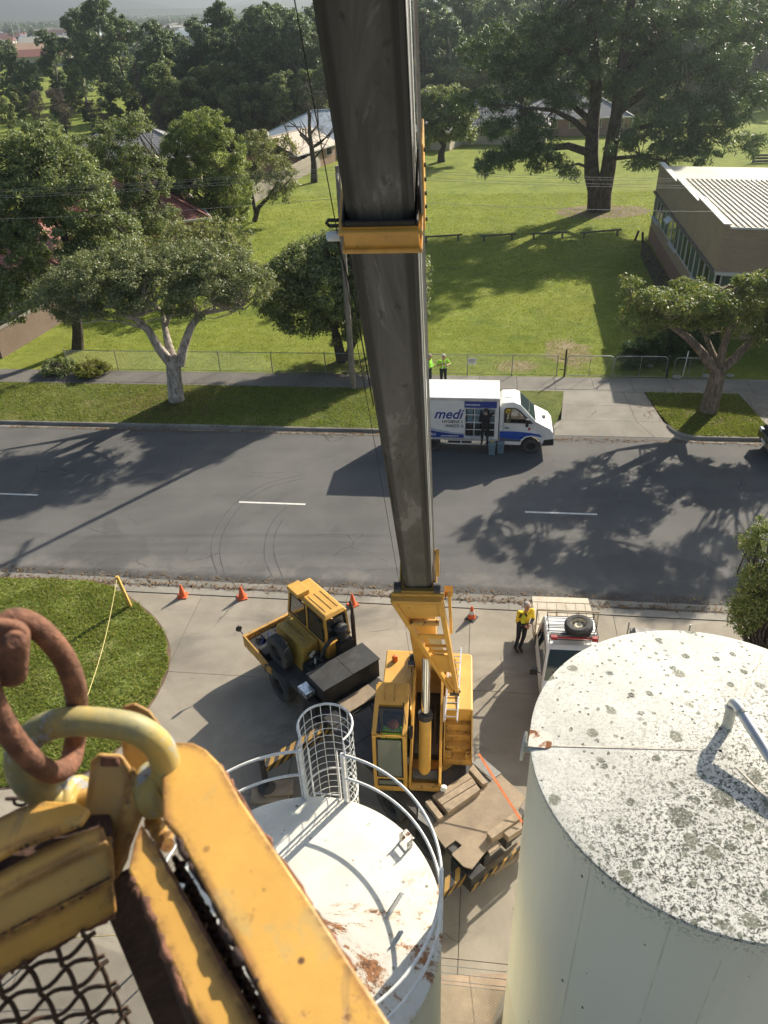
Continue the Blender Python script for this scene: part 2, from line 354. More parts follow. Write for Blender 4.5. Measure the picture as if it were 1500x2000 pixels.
for k in range(34):
    a = -76.8 + 2.4 * k; b = a + 2.388
    if b <= 2.9: kerbrun([RF(a, TK), RF(b, TK)])
    c = 9.6 + 2.4 * k; 
    if k < 18: kerbrun([RF(c, TK), RF(c + 2.388, TK)])
kerbrun([RF(2.412, TK)] + [RF(2.412 + 1.25 * math.sin(a), TK + 1.25 - 1.25 * math.cos(a)) for a in np.linspace(.1, 1.45, 9)])
kerbrun([RF(9.588 - 1.25 * math.sin(a), TK + 1.25 - 1.25 * math.cos(a)) for a in np.linspace(1.45, .1, 9)] + [RF(9.588, TK)])
def verge(name, s0, s1, arcs, mat=MAT_VERGE):
    pts = [RF(s0, TK + .12), *arcs, RF(s1 if not arcs else s0, 35.15)] ; return pts
vl = [RF(-160, TK + .13)] + [RF(2.412 + 1.13 * math.sin(a), TK + 1.25 - 1.12 * math.cos(a)) for a in np.linspace(.0, 1.5, 10)] + [RF(3.85, 33.0), RF(4.15, 35.12), RF(-160, 35.12)]
vr = [RF(9.588 - 1.13 * math.sin(a), TK + 1.25 - 1.12 * math.cos(a)) for a in np.linspace(1.5, 0, 10)] + [RF(12.75, TK + .13), RF(12.2, 35.12), RF(7.95, 35.12), RF(8.2, 33.0)]
vr2 = [RF(16.5, TK + .13), RF(160, TK + .13), RF(160, 35.12), RF(16.2, 35.12)]
for v in (vl, vr, vr2): sheet('verge_lawn', v, .122, MAT_VERGE)
path = struct(bpy.data.objects.new('footpath', None)); COL.objects.link(path)
for k in range(40):
    s0 = -42.5 + 1.85 * k; g = .007; dz = rnd.uniform(0, .004); mt = MAT_PATHD if s0 < -2.2 else MAT_PATH
    MB().prism([(q.x, q.y, .0) for q in (RF(s0 + g, 35.13), RF(s0 + 1.85 - g, 35.13), RF(s0 + 1.85 - g, 36.84), RF(s0 + g, 36.84))], (0, 0, .125 + dz)).build('path_slab', mt, path)
drive = struct(bpy.data.objects.new('driveway', None)); COL.objects.link(drive)
g = .007
for (t0, t1, z0, z1) in ((30.72, 32.1, .008, .09), (32.1, 33.6, .09, .12), (33.6, 35.12, .12, .128)):
    def edge(t, side):
        k = (t - 30.72) / 4.4; flare = max(0, (31.95 - t) / 1.25) ** 2 * 1.1
        return (3.62 + .5 * k - flare) if side < 0 else (8.42 - .5 * k + flare)
    for a, b in ((0, .74), (.74, 1)):
        def sx(t, q): return edge(t, -1) * (1 - q) + edge(t, 1) * q
        ps = []
        for t, z in ((t0 + g, z0), (t1 - g, z1)):
            ps += [(sx(t, a) + g, t, z), (sx(t, b) - g, t, z)]
        q = [RF(*x) for x in (ps[0], ps[1], ps[3], ps[2])]
        MB().hexa([Vector((x.x, x.y, -.05)) for x in q] + q).build('drive_slab', MAT_PATH, drive)
drive2 = sheet('side_driveway', [RF(12.76, TK + .05), RF(16.4, TK + .05), RF(16.15, 35.12), RF(12.25, 35.12)], .1235, MAT_PATH)
bed = [G(1255, 470, .12), G(1268, 480, .12), G(1330, 580, .12), G(1345, 640, .12), G(1320, 640, .12), G(1250, 500, .12)]
sheet('garden_bed', bed, .119, PM('bark_mulch', (.07, .05, .038), .95, 0, .4, 4, .7, 22))

# near lawn island with soil rim
isl_px = [(-260, 1122), (0, 1127), (120, 1130), (212, 1141), (262, 1172), (308, 1212), (332, 1262), (330, 1308), (311, 1352), (286, 1392), (250, 1445), (190, 1500), (110, 1528), (0, 1542), (-260, 1560)]
isl = [G(*p) for p in isl_px]
def grow(pts, d):
    c = sum(pts, Vector()) / len(pts); return [p + (p - c).normalized() * d for p in pts]
def crom(w, n=5):
    k = len(w); out = []
    for i in range(k):
        a, b, c, d = w[i - 1], w[i], w[(i + 1) % k], w[(i + 2) % k]
        for j in range(n): t = j / n; out.append(.5 * ((2 * b) + (c - a) * t + (2 * a - 5 * b + 4 * c - d) * t * t + (3 * b - a - 3 * c + d) * t ** 3))
    return out
isl = crom(isl)
sheet('island_soil', isl, .012, MAT_SOIL)
isl_in = [p + Vector((rnd.uniform(-.05, .05), rnd.uniform(-.05, .05), 0)) for p in grow(isl, -.07)]; sheet('lawn_island', isl_in, .03, MAT_ISL)

# ------------------------------------------------------------------ grass blades (uncountable: stuff)
def inside(pts, poly):
    x, y = pts[:, 0], pts[:, 1]; ok = np.zeros(len(pts), bool); n = len(poly)
    for i in range(n):
        x0, y0 = poly[i][0], poly[i][1]; x1, y1 = poly[(i + 1) % n][0], poly[(i + 1) % n][1]
        c = ((y0 > y) != (y1 > y)) & (x < (x1 - x0) * (y - y0) / (y1 - y0 + 1e-12) + x0); ok ^= c
    return ok
RNG = np.random.default_rng(5)
def blades(name, label, poly, n, z, h, w, mat, clip=None, clump=.5):
    P = np.array([[p[0], p[1]] for p in poly]); lo, hi = P.min(0), P.max(0)
    if clip: lo = np.maximum(lo, clip[0]); hi = np.minimum(hi, clip[1])
    q = RNG.uniform(lo, hi, (n, 2)); q = q[inside(q, P)]
    k = np.sin(q[:, 0] * 2.1 + np.sin(q[:, 1] * 1.7) * 2) * np.sin(q[:, 1] * 2.6 + np.cos(q[:, 0] * 1.3) * 2); q = q[(k + RNG.uniform(-1, 1, len(q))) > -clump]
    n = len(q); a = RNG.uniform(0, 6.283, n); hh = h * RNG.uniform(.5, 1.25, n); ww = w * RNG.uniform(.6, 1.3, n); ln = RNG.normal(0, .55, (n, 2)) * hh[:, None]
    d = np.c_[np.cos(a), np.sin(a)] * ww[:, None]
    v = np.zeros((n, 3, 3)); v[:, 0, :2] = q - d; v[:, 1, :2] = q + d; v[:, 2, :2] = q + ln; v[:, :2, 2] = z; v[:, 2, 2] = z + hh
    o = npmesh(name, v.reshape(-1, 3), np.arange(3 * n).reshape(-1, 3), mat); o['kind'] = 'stuff'; o['label'] = label; o['category'] = 'grass'; return o
MAT_GR = leafmat('grass_blade', [(.13, .185, .034), (.20, .27, .058), (.27, .31, .09), (.34, .30, .15)], .4, .6)
MAT_GR2 = leafmat('park_grass_blade', [(.17, .225, .035), (.26, .33, .06), (.33, .38, .085), (.38, .36, .13)], .45, .6)
blades('island_grass', 'short green grass of the near lawn beside the yard', isl_in, 100000, .03, .07, .02, leafmat('island_blade', [(.15, .20, .038), (.23, .30, .065), (.31, .34, .10), (.40, .34, .18)], .4, .6), ((-14.5, 8.5), (-4, 23)))
blades('verge_grass', 'mown grass of the verge along the far kerb', vl, 150000, .122, .07, .024, MAT_GR, ((-25, 28), (6, 42)))
blades('verge_grass', 'mown grass of the verge round the leaning street tree', vr, 26000, .122, .07, .024, MAT_GR)
fl = [RF(-24, 36.95), RF(17, 36.95), RF(17, 52), RF(-24, 52)]
blades('park_grass', 'bright green grass of the park behind the wire fence', fl, 130000, .115, .06, .024, MAT_GR2)
fl = [RF(-24, 52), RF(17, 52), RF(22, 82), RF(-24, 82)]
blades('park_grass', 'bright green grass round the big pine in the park', fl, 110000, .115, .07, .04, MAT_GR2)

# ================================================================== BIG TANK
TB, RB_, ZB = Vector((3.815, 5.89, 0)), 2.155, 8.5
def m_bigroof():
    s = NT('lichen_roof'); o = s.co.outputs['Object']; x = s.xyz()
    base = s.mix(s.ramp(s.noise(1.3, 6, .6), .3, .7), (.55, .54, .49), (.72, .71, .65))
    side = s.ramp(s.math('ADD', s.math('MULTIPLY', x[0], .55), s.math('MULTIPLY', x[1], -.85)), -1.2, 1.0)      # weather side carries more growth
    fine = s.ramp(s.noise(24, 6, .8), .51, .555); fine2 = s.ramp(s.noise(46, 4, .7), .56, .60)
    amt = s.math('MULTIPLY', s.math('ADD', s.math('MULTIPLY', side, .95), .24), s.ramp(s.noise(2.6, 6, .65), .18, .50))
    c = s.mix(s.math('MULTIPLY', fine, amt), base, (.06, .065, .05)); c = s.mix(s.math('MULTIPLY', fine2, amt), c, (.10, .10, .085))
    w = s.mapping((1, 1, 1)); wob = s.n.new('ShaderNodeMixRGB'); wob.blend_type = 'ADD'; wob.inputs[0].default_value = .06; s.L(o, wob.inputs[1]); nz = s.n.new('ShaderNodeTexNoise'); nz.inputs['Scale'].default_value = 9; s.L(o, nz.inputs['Vector']); s.L(nz.outputs['Color'], wob.inputs[2])
    for sc, th, colr, a in ((1.9, .27, (.10, .105, .078), .85), (3.0, .27, (.15, .155, .11), .85), (4.6, .26, (.10, .105, .08), .9), (7.5, .24, (.16, .17, .12), .85), (12., .26, (.08, .08, .06), .9), (1.5, .10, (.04, .035, .028), .95)):
        d = s.voro(sc, co=wob.outputs[0]); cell = s.voro(sc, co=wob.outputs[0], out='Color'); r_ = s.xyz(cell)[0]
        m = s.ramp(d, th, th - .06); gate = s.ramp(s.math('ADD', r_, s.math('MULTIPLY', side, .45)), .70 + (.12 if sc < 3.5 else 0), .74 + (.12 if sc < 3.5 else 0)) if sc > 1.8 else s.ramp(r_, .8, .84)
        rag = s.ramp(s.noise(40, 4, .7), .34, .5)
        c = s.mix(s.math('MULTIPLY', s.math('MULTIPLY', s.math('MULTIPLY', m, gate), a), rag), c, colr)
    moss = s.math('MULTIPLY', s.ramp(s.noise(1.3, 7, .7, dist=.5), .47, .55), s.math('MULTIPLY', s.ramp(x[0], -.15, .35), s.ramp(x[1], .0, -.55)))
    c = s.mix(s.math('MULTIPLY', moss, s.ramp(s.noise(22, 4, .7), .3, .5)), c, s.mix(s.noise(6, 4), (.12, .12, .075), (.24, .23, .15)))
    s.bump(s.math('ADD', s.noise(30, 5, .75), s.math('MULTIPLY', moss, 1.5)), .35, .01); return s.fin(c, .85, 0, .25)
def m_shell(name, base, top):
    s = NT(name); x = s.xyz(); cyl = s.mapping((1, 1, .12))
    c = s.mix(s.ramp(s.noise(1.0, 5, .6, cyl), .3, .7), tuple(q * .9 for q in base), base)
    st = s.math('MULTIPLY', s.ramp(s.noise(9, 6, .65, s.mapping((1, 1, .05))), .55, .75), s.ramp(x[2], top - 2.5, top)); c = s.mix(s.math('MULTIPLY', st, .12), c, (.45, .42, .32))
    sp = s.voro(5.5, co=s.mapping((1, 1, .55))); g = s.xyz(s.voro(5.5, co=s.mapping((1, 1, .55)), out='Color'))[0]
    c = s.mix(s.math('MULTIPLY', s.ramp(sp, .12, .07), s.ramp(g, .74, .78)), c, (.09, .085, .07))
    ne = s.math('MULTIPLY', s.ramp(x[2], top - .45, top), s.ramp(s.noise(26, 5, .75), .52, .6)); c = s.mix(s.math('MULTIPLY', ne, .8), c, (.12, .12, .09))
    rs = s.math('MULTIPLY', s.ramp(s.noise(2.3, 5, .6, s.mapping((1, 1, .14))), .66, .76), .45); c = s.mix(rs, c, (.55, .42, .22))
    s.bump(s.noise(14, 4), .08, .01); return s.fin(c, .55, 0, .4)
MAT_SHELL = m_shell('cream_tank_shell', (.88, .84, .68), 8.5); MAT_BR = m_bigroof()
MAT_RUSTPATCH = PM('rusty_plate', (.60, .56, .48), .7, 0, .15, 3, .2, 30, .5, (.36, .20, .10), 2.5, 1.1, (.28, .11, .045), 4)
MAT_PIPE = PM('dull_aluminium_pipe', (.62, .63, .64), .38, .75, .12, 3, .08, 40, .3, (.3, .29, .27), 4)
MAT_PIPEP = PM('stained_pipe', (.58, .57, .50), .6, 0, .2, 4, .15, 30, .4, (.22, .19, .13), 6)
tk = thing('storage_tank', 'large cream cylindrical tank with lichen spotted roof and vent pipe', 'tank', TB)
MB().lathe([(RB_, 0), (RB_, 3.0), (RB_ + .004, 3.01), (RB_ + .004, 3.04), (RB_, 3.05), (RB_, ZB - .02)], n=128).build('shell', MAT_SHELL, tk, smooth=40)
MB().lathe([(RB_ + .03, ZB - .05), (RB_ + .03, ZB), (RB_ - .02, ZB + .012), (.02, ZB + .10)], n=128).build('roof', MAT_BR, tk, smooth=40)
for a in (173, 53, 293):
    a = R(a); m = MB(); p0 = Vector((math.cos(a) * .25, math.sin(a) * .25, ZB + .092)); p1 = Vector((math.cos(a) * (RB_ - .02), math.sin(a) * (RB_ - .02), ZB + .016)); m.beam(p0, p1, .022, .008); m.build('roof_seam', PM('seam_weld', (.55, .50, .42), .7, 0, .3, 8, .2, 30, .4, (.25, .15, .08), 6), tk)
for a, z0, z1 in ((238, 6.0, 8.44), (252, 5.0, 8.0), (214, 3.1, 8.4)):
    a = R(a); m = MB(); c = Vector((math.cos(a) * RB_, math.sin(a) * RB_, 0)); m.beam(c + Vector((0, 0, z0)), c + Vector((0, 0, z1)), .012, .006, up=c.normalized()); m.build('shell_seam', PM('seam_paint', (.72, .68, .54), .7), tk)
q = G(1052, 1447, ZB) - TB; ang = math.atan2(q.y, q.x)
mm = MB(); mm.prism([(-.23, -.13, 0), (.0, -.13, 0), (.05, -.10, 0), (.07, 0, 0), (.05, .10, 0), (0, .13, 0), (-.2, .13, 0)], (0, 0, .012)); o = mm.build('patch_plate', MAT_RUSTPATCH, tk, bevel=.004); o.location = (q.x * .955, q.y * .955, ZB + .02); o.rotation_euler = (0, .04, ang + math.pi)
# vent: riser, elbow, down pipe
b = G(1419, 1424, ZB + .03) - TB; r_ = .062; top = b + Vector((-.02, 0, .50)); e2 = G(1500, 1480, ZB + .30) - TB; e2 = top + (e2 - top) * 1.0
far = top + (e2 - top).normalized() * 3.4; far.z = top.z - .95
m = MB(); m.cyl(b - Vector((0, 0, .03)), top - Vector((0, 0, .10)), r_ * 1.02, n=20); m.build('vent_riser', MAT_PIPEP, tk, smooth=40)
dirp = (far - top).normalized(); arc = [top - Vector((0, 0, .10)) + Vector((0, 0, .10)) * 0]
c0 = top - Vector((0, 0, .10)); arc = []
for i in range(9):
    t = i / 8; arc.append((1 - t) ** 2 * c0 + 2 * t * (1 - t) * (top + Vector((0, 0, .03))) + t * t * (top + dirp * .14))
m = MB(); m.tube(arc + [top + dirp * .16, far], r_, 20); m.build('vent_pipe', MAT_PIPE, tk, smooth=50)
m = MB(); m.cyl(b - Vector((0, 0, .02)), b + Vector((0, 0, .012)), .15, n=24); m.build('vent_flange', MAT_RUSTPATCH, tk)
m = MB(); m.cyl(c0 - Vector((0, 0, .02)), c0 + Vector((0, 0, .02)), r_ * 1.25, n=20); m.cyl(top + dirp * .14, top + dirp * .18, r_ * 1.15, n=20); m.build('pipe_collar', MAT_PIPEP, tk, smooth=40)
q = G(1023, 1457, 7.82) - TB; a = math.atan2(q.y, q.x); u = Vector((math.cos(a), math.sin(a), 0)); zc = Vector((0, 0, 7.82))
m = MB(); m.cyl(u * (RB_ - .02) + zc, u * (q.xy.length) + zc, .07, n=16); m.cyl(u * (q.xy.length - .012) + zc, u * (q.xy.length + .012) + zc, .19, n=24); m.build('side_nozzle', PM('white_nozzle', (.7, .69, .64), .5, 0, .1, 3, .1, 30, .3), tk, smooth=40)
m = MB(); m.cyl((0, 0, -.05), (0, 0, .02), RB_ + .18, n=64); m.build('base_ring', MAT_KERB, tk)

# ================================================================== SMALL TANK
TS, RS, ZS = Vector((-1.32, 5.49, 0)), 1.85, 6.1
def m_smallroof():
    s = NT('rust_streaked_roof'); x = s.xyz(); base = s.mix(s.ramp(s.noise(1.1, 6, .6), .3, .7), (.56, .545, .48), (.72, .70, .63))
    at = s.math('ARCTAN2', x[1], x[0]); rad = s.math('SQRT', s.math('ADD', s.math('POWER', x[0], 2.0), s.math('POWER', x[1], 2.0)))
    cmb = s.n.new('ShaderNodeCombineXYZ'); s.L(s.math('MULTIPLY', at, 3.6), cmb.inputs[0]); s.L(s.math('MULTIPLY', rad, 1.5), cmb.inputs[1])
    str_ = s.noise(1.0, 8, .72, cmb.outputs[0]); sect = s.math('MULTIPLY', s.ramp(at, -1.9, -1.3), s.ramp(at, .45, .05))
    mk = s.math('MULTIPLY', s.ramp(str_, .52, .57), sect); mk = s.math('MULTIPLY', mk, s.ramp(s.noise(4, 7, .75), .42, .50))
    c = s.mix(s.math('MULTIPLY', s.math('MULTIPLY', s.ramp(str_, .47, .60), sect), .6), base, (.56, .40, .24)); c = s.mix(mk, c, s.mix(s.ramp(s.noise(14, 5, .7), .35, .6), (.10, .045, .022), (.34, .15, .06)))
    ln = s.noise(30, 5, .75); rim = s.ramp(rad, .7, 1.75); c = s.mix(s.math('MULTIPLY', s.math('MULTIPLY', s.ramp(ln, .60, .68), rim), s.ramp(s.noise(1.7, 5, .6), .44, .62)), c, (.20, .19, .12))
    d = s.voro(6.5); g = s.xyz(s.voro(6.5, out='Color'))[0]; c = s.mix(s.math('MULTIPLY', s.math('MULTIPLY', s.ramp(d, .2, .12), s.ramp(g, .78, .82)), rim), c, (.20, .20, .15))
    d = s.voro(13); g = s.xyz(s.voro(13, out='Color'))[0]; c = s.mix(s.math('MULTIPLY', s.ramp(d, .2, .12), s.ramp(g, .9, .93)), c, (.22, .12, .06))
    s.bump(s.noise(20, 4), .12, .006); return s.fin(c, .6, 0, .35)
MAT_SR = m_smallroof(); MAT_SSH = m_shell('stained_tank_shell', (.56, .55, .44), 6.1); MAT_WHITE = PM('white_rail_paint', (.72, .72, .70), .5, 0, .1, 6, .1, 40, .35, (.42, .36, .27), 8, .35, (.2, .09, .04), 12)
st = thing('storage_tank', 'smaller white tank with guard rail, ladder cage and rust stained roof', 'tank', TS)
MB().lathe([(RS, 0), (RS, ZS - .02)], n=96).build('shell', MAT_SSH, st, smooth=40)
MB().lathe([(RS + .015, ZS - .05), (RS + .015, ZS), (RS - .02, ZS + .008), (.02, ZS + .07)], n=96).build('roof', MAT_SR, st, smooth=40)
m = MB(); m.cyl((0, 0, -.05), (0, 0, .02), RS + .15, n=64); m.build('base_ring', MAT_KERB, st)
ga0 = math.atan2(7.34 - TS.y, -1.35 - TS.x); ga1 = math.atan2(7.24 - TS.y, -.74 - TS.x)
def circ(a, z, r=RS - .01): return Vector((math.cos(a) * r, math.sin(a) * r, z))
for z, w in ((ZS + 1.06, 'top_rail'), (ZS + .55, 'mid_rail')):
    m = MB(); a_ = np.linspace(ga0, ga1 + 2 * math.pi, 90); m.tube([circ(a, z) for a in a_], .021, 8); m.build(w, MAT_WHITE, st, smooth=50)
posts = [ga0, ga1, ga1 - R(73.5), ga1 - R(160), ga0 + R(90)]
for i, a in enumerate(posts):
    m = MB(); p = circ(a, ZS - .12); tdir = Vector((-math.sin(a), math.cos(a), 0)); m.beam(p, circ(a, ZS + 1.08), .055, .05, up=tdir); m.build('rail_post', MAT_WHITE, st, bevel=.004)
# cage behind the gate
gm = (circ(ga0, 0) + circ(ga1, 0)) / 2; gd = gm.normalized(); gl = Vector((gd.y, -gd.x, 0)); hw = (circ(ga0, 0) - circ(ga1, 0)).length / 2 + .05
cc = gm + gd * .38; rc = .40
def cagept(t, z):      # t 0..1 from left front edge round the back to the right front edge
    a = math.pi * (1.22 - 1.44 * t); return cc + gl * (math.cos(a) * rc) + gd * (math.sin(a) * rc) + Vector((0, 0, z))
ztop = 7.32; hoops = np.arange(2.6, ztop + .01, .155)
cage = MB(); [cage.tube([cagept(t, z) for t in np.linspace(0, 1, 17)], .0055, 5) for z in hoops[:-1]]
cage.build('cage_hoop_wire', MAT_WHITE, st)
m = MB(); m.tube([cagept(t, ztop) for t in np.linspace(0, 1, 25)], .018, 8); m.build('cage_top_hoop', MAT_WHITE, st, smooth=50)
m = MB(); m.tube([cagept(t, 5.85) for t in np.linspace(0, 1, 25)], .016, 8); m.build('cage_band', MAT_WHITE, st, smooth=50)
m = MB(); m.tube([cagept(t, 3.9) for t in np.linspace(0, 1, 25)], .016, 8); m.build('cage_band', MAT_WHITE, st, smooth=50)
for t in np.linspace(0, 1, 13):
    m = MB(); m.cyl(cagept(t, 2.55), cagept(t, ztop), .0065, n=5); m.build('cage_bar', MAT_WHITE, st)
for sgn in (-1, 1):           # mesh side panels between the cage and the gate posts
    e0 = gm + gl * (sgn * hw); e1 = cagept(0 if sgn < 0 else 1, 0); m = MB(); hh = np.arange(5.4, 7.15, .12)
    for z in hh:
        m.cyl(e0 + Vector((0, 0, z)), e1 + Vector((0, 0, z + .12)), .004, n=4); m.cyl(e0 + Vector((0, 0, z + .12)), e1 + Vector((0, 0, z)), .004, n=4)
    m.tube([e0 + Vector((0, 0, 5.4)), e0 + Vector((0, 0, 7.17)), e1 + Vector((0, 0, ztop))], .014, 6); m.build('cage_side_mesh', MAT_WHITE, st)
m = MB()
for sgn in (-1, 1): m.beam(gm + gl * (.21 * sgn) + gd * .10 + Vector((0, 0, .2)), gm + gl * (.21 * sgn) + gd * .10 + Vector((0, 0, 7.1)), .05, .012, up=gl)
m.build('ladder_stile', MAT_WHITE, st)
for z in np.arange(.4, 6.2, .3):
    m = MB(); m.cyl(gm + gl * -.21 + gd * .1 + Vector((0, 0, z)), gm + gl * .21 + gd * .1 + Vector((0, 0, z)), .011, n=6); m.build('ladder_rung', MAT_WHITE, st)
# roof fittings: two slanted cleats, one bracket at the rim
MAT_CLEAT = PM('flaking_cleat', (.74, .72, .66), .65, 0, .2, 6, .2, 30, .3, (.3, .2, .12), 6, .9, (.2, .08, .03), 7)
for (x0, y0, x1, y1) in ((782, 1738, 750, 1792), (782, 1812, 765, 1845)):
    p0 = G(x0, y0, ZS + .22) - TS; p1 = G(x1, y1, ZS + .05) - TS; p1.z = ZS + .03; p0.z = ZS + .15; base = Vector((p1.x + .02, p1.y + .02, p1.z))
    m = MB(); m.beam(p1, p0, .055, .007, up=(0, 1, .2)); m.beam(p1 + Vector((.026, 0, 0)), p0 + Vector((.026, 0, 0)), .007, .05, up=(0, 1, .2)); m.build('roof_cleat', MAT_CLEAT, st)
p = G(793, 1648, ZS + .02) - TS; p.z = 0; ua = p.normalized(); ul = Vector((-ua.y, ua.x, 0)); p = p * 1.0; m = MB()
for sg in (-1, 1): m.beam(p + ul * (.085 * sg) + Vector((0, 0, ZS)), p + ul * (.085 * sg) + Vector((0, 0, ZS + .20)), .10, .008, up=ul)
m.beam(p + ua * .04 + Vector((0, 0, ZS + .18)) - ul * .09, p + ua * .04 + Vector((0, 0, ZS + .18)) + ul * .09, .09, .008); m.beam(p + ua * -.05 + Vector((0, 0, ZS + .03)) - ul * .09, p + ua * -.05 + Vector((0, 0, ZS + .03)) + ul * .09, .06, .008)
m.build('rim_bracket', MAT_CLEAT, st)
# ================================================================== BRICK BUILDING
def m_brick(name, a, b, mortar=(.30, .28, .25), sc=1.0):
    s = NT(name); n = s.n.new('ShaderNodeTexBrick'); n.inputs['Scale'].default_value = 1.0; n.inputs['Brick Width'].default_value = .24 * sc; n.inputs['Row Height'].default_value = .085 * sc; n.inputs['Mortar Size'].default_value = .008
    n.inputs['Color1'].default_value = (*a, 1); n.inputs['Color2'].default_value = (*b, 1); n.inputs['Mortar'].default_value = (*mortar, 1)
    x = s.xyz(); cb = s.n.new('ShaderNodeCombineXYZ'); s.L(s.math('ADD', x[0], x[1]), cb.inputs[0]); s.L(x[2], cb.inputs[1]); s.L(cb.outputs[0], n.inputs['Vector'])
    c = s.mix(s.math('MULTIPLY', s.ramp(s.noise(.7, 6, .6), .4, .7), .3), n.outputs[0], tuple(q * .6 for q in a)); s.bump(n.outputs['Fac'], -.3, .01); return s.fin(c, .85)
MAT_BRK = m_brick('tan_brick', (.48, .335, .205), (.42, .29, .18)); MAT_BRKR = m_brick('red_brick', (.34, .16, .10), (.29, .14, .09))
MAT_ROOFW = PM('pale_roof_sheet', (.50, .475, .40), .6, 0, .12, 1, .05, 30, .45, (.33, .29, .22), .7)
MAT_GRN = PM('green_panel', (.055, .10, .075), .55, 0, .1); MAT_FRM = PM('pale_window_frame', (.62, .61, .57), .5, 0, .08)
MAT_GLS = glass('window_glass', (.30, .38, .36), .35)
bA = Vector((18.1, 40.6, 0)); bf = Vector((3.45, 20.9, 0)).normalized(); bn = Vector((.943, -.33, 0)).normalized()
def BP(u, v, z): return bA + bf * u + bn * v + Vector((0, 0, z))
bld = thing('brick_building', 'tan brick hall with pale ribbed roof and green window band, right of the park', 'building', (0, 0, 0))
MAT_CAP = PM('parapet_cap', (.70, .69, .64), .5, 0, .08)
for u0, u1, z in ((0, 6.7, 6.07), (6.7, 13.9, 5.86), (13.9, 21.05, 5.65)):
    m = MB(); m.prism([BP(u0, 0, 3.7), BP(u1, 0, 3.7), BP(u1, .25, 3.7), BP(u0, .25, 3.7)], (0, 0, z - 3.7)); m.build('upper_wall', MAT_BRK, bld)
    m = MB(); m.prism([BP(u0, -.06, z), BP(u1 + .02, -.06, z), BP(u1 + .02, .34, z), BP(u0, .34, z)], (0, 0, .06)); m.build('parapet_cap', MAT_CAP, bld)
m = MB(); m.prism([BP(0, .25, 3.7), BP(.25, .25, 3.7), BP(.25, 16, 3.7), BP(0, 16, 3.7)], (0, 0, 2.30)); m.build('upper_wall', MAT_BRK, bld, label='near brick wall facing the street')
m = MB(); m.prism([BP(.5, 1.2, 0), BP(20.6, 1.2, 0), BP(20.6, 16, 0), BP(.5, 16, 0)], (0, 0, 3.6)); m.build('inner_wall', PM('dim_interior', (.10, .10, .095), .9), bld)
m = MB(); m.prism([BP(-.03, -.03, 0), BP(21.1, -.03, 0), BP(21.1, .22, 0), BP(-.03, .22, 0)], (0, 0, 1.15)); m.build('base_wall', MAT_BRKR, bld)
m = MB(); m.prism([BP(0, 0, 1.15), BP(21.05, 0, 1.15), BP(21.05, .2, 1.15), BP(0, .2, 1.15)], (0, 0, .75)); m.build('sill_wall', MAT_BRK, bld)
m = MB(); m.prism([BP(-.03, .22, 0), BP(.22, .22, 0), BP(.22, 16, 0), BP(-.03, 16, 0)], (0, 0, 1.0)); m.build('base_wall', MAT_BRK, bld)
m = MB(); m.prism([BP(-.05, -.14, 3.56), BP(21.2, -.14, 3.56), BP(21.2, .3, 3.56), BP(-.05, .3, 3.56)], (0, 0, .136)); m.build('lintel', PM('dark_fascia', (.16, .14, .12), .7), bld)
m = MB(); m.prism([BP(-.12, -.05, 3.55), BP(.3, -.05, 3.55), BP(.3, 16, 3.55), BP(-.12, 16, 3.55)], (0, 0, .148)); m.build('lintel', MAT_CAP, bld)
for i in range(8):                     # window band on the park side
    u0 = .15 + i * 2.61; u1 = u0 + 2.56; kind = i % 3
    w = MB(); t = .05
    for a, b, z0, z1 in ((u0, u1, 1.9, 1.96), (u0, u1, 3.5, 3.56), (u0, u0 + t, 1.96, 3.5), (u1 - t, u1, 1.96, 3.5), ((u0 + u1) / 2 - .02, (u0 + u1) / 2 + .02, 1.96, 3.5)):
        w.prism([BP(a, .02, z0), BP(b, .02, z0), BP(b, .11, z0), BP(a, .11, z0)], (0, 0, z1 - z0))
    wf = w.build('window', MAT_FRM, bld)
    for a, b, k in ((u0 + t, (u0 + u1) / 2 - .02, 0), ((u0 + u1) / 2 + .02, u1 - t, 1)):
        g_ = MB(); g_.prism([BP(a, .06, 1.96), BP(b, .06, 1.96), BP(b, .08, 1.96), BP(a, .08, 1.96)], (0, 0, 1.54))
        g_.build('pane' if (i + k) % 2 else 'panel', MAT_GLS if (i + k) % 2 else MAT_GRN, wf)
    if i % 3 == 1: sl_ = MB(); sl_.prism([BP(u0 - .05, -.12, 1.86), BP(u1 + .05, -.12, 1.86), BP(u1 + .05, .1, 1.86), BP(u0 - .05, .1, 1.86)], (0, 0, .038)); sl_.build('sill', MAT_CAP, wf)
for i in range(7):                      # band on the street side
    v0 = .3 + i * 2.2; w = MB()
    for a, b, z0, z1 in ((v0, v0 + 2.16, 1.0, 1.06), (v0, v0 + 2.16, 3.48, 3.54), (v0, v0 + .06, 1.06, 3.48), (v0 + 2.1, v0 + 2.16, 1.06, 3.48)):
        w.prism([BP(.02, a, z0), BP(.02, b, z0), BP(.12, b, z0), BP(.12, a, z0)], (0, 0, z1 - z0))
    wf = w.build('window', MAT_FRM, bld); g_ = MB(); g_.prism([BP(.06, v0 + .06, 1.06), BP(.06, v0 + 2.1, 1.06), BP(.08, v0 + 2.1, 1.06), BP(.08, v0 + .06, 1.06)], (0, 0, 2.42)); g_.build('pane' if i % 3 == 1 else 'panel', MAT_GLS if i % 3 == 1 else MAT_GRN, wf)
roof = MB(); W_ = 17.0; p = [BP(-.15, .30, 6.0), BP(13.86, .30, 5.82), BP(13.86, W_, 5.82), BP(-.15, W_, 6.0)]; roof.poly(p)
roof.poly([BP(13.86, .3, 5.55), BP(21.0, .3, 5.45), BP(21.0, W_, 5.45), BP(13.86, W_, 5.55)]); ro = roof.build('roof', MAT_ROOFW, bld)
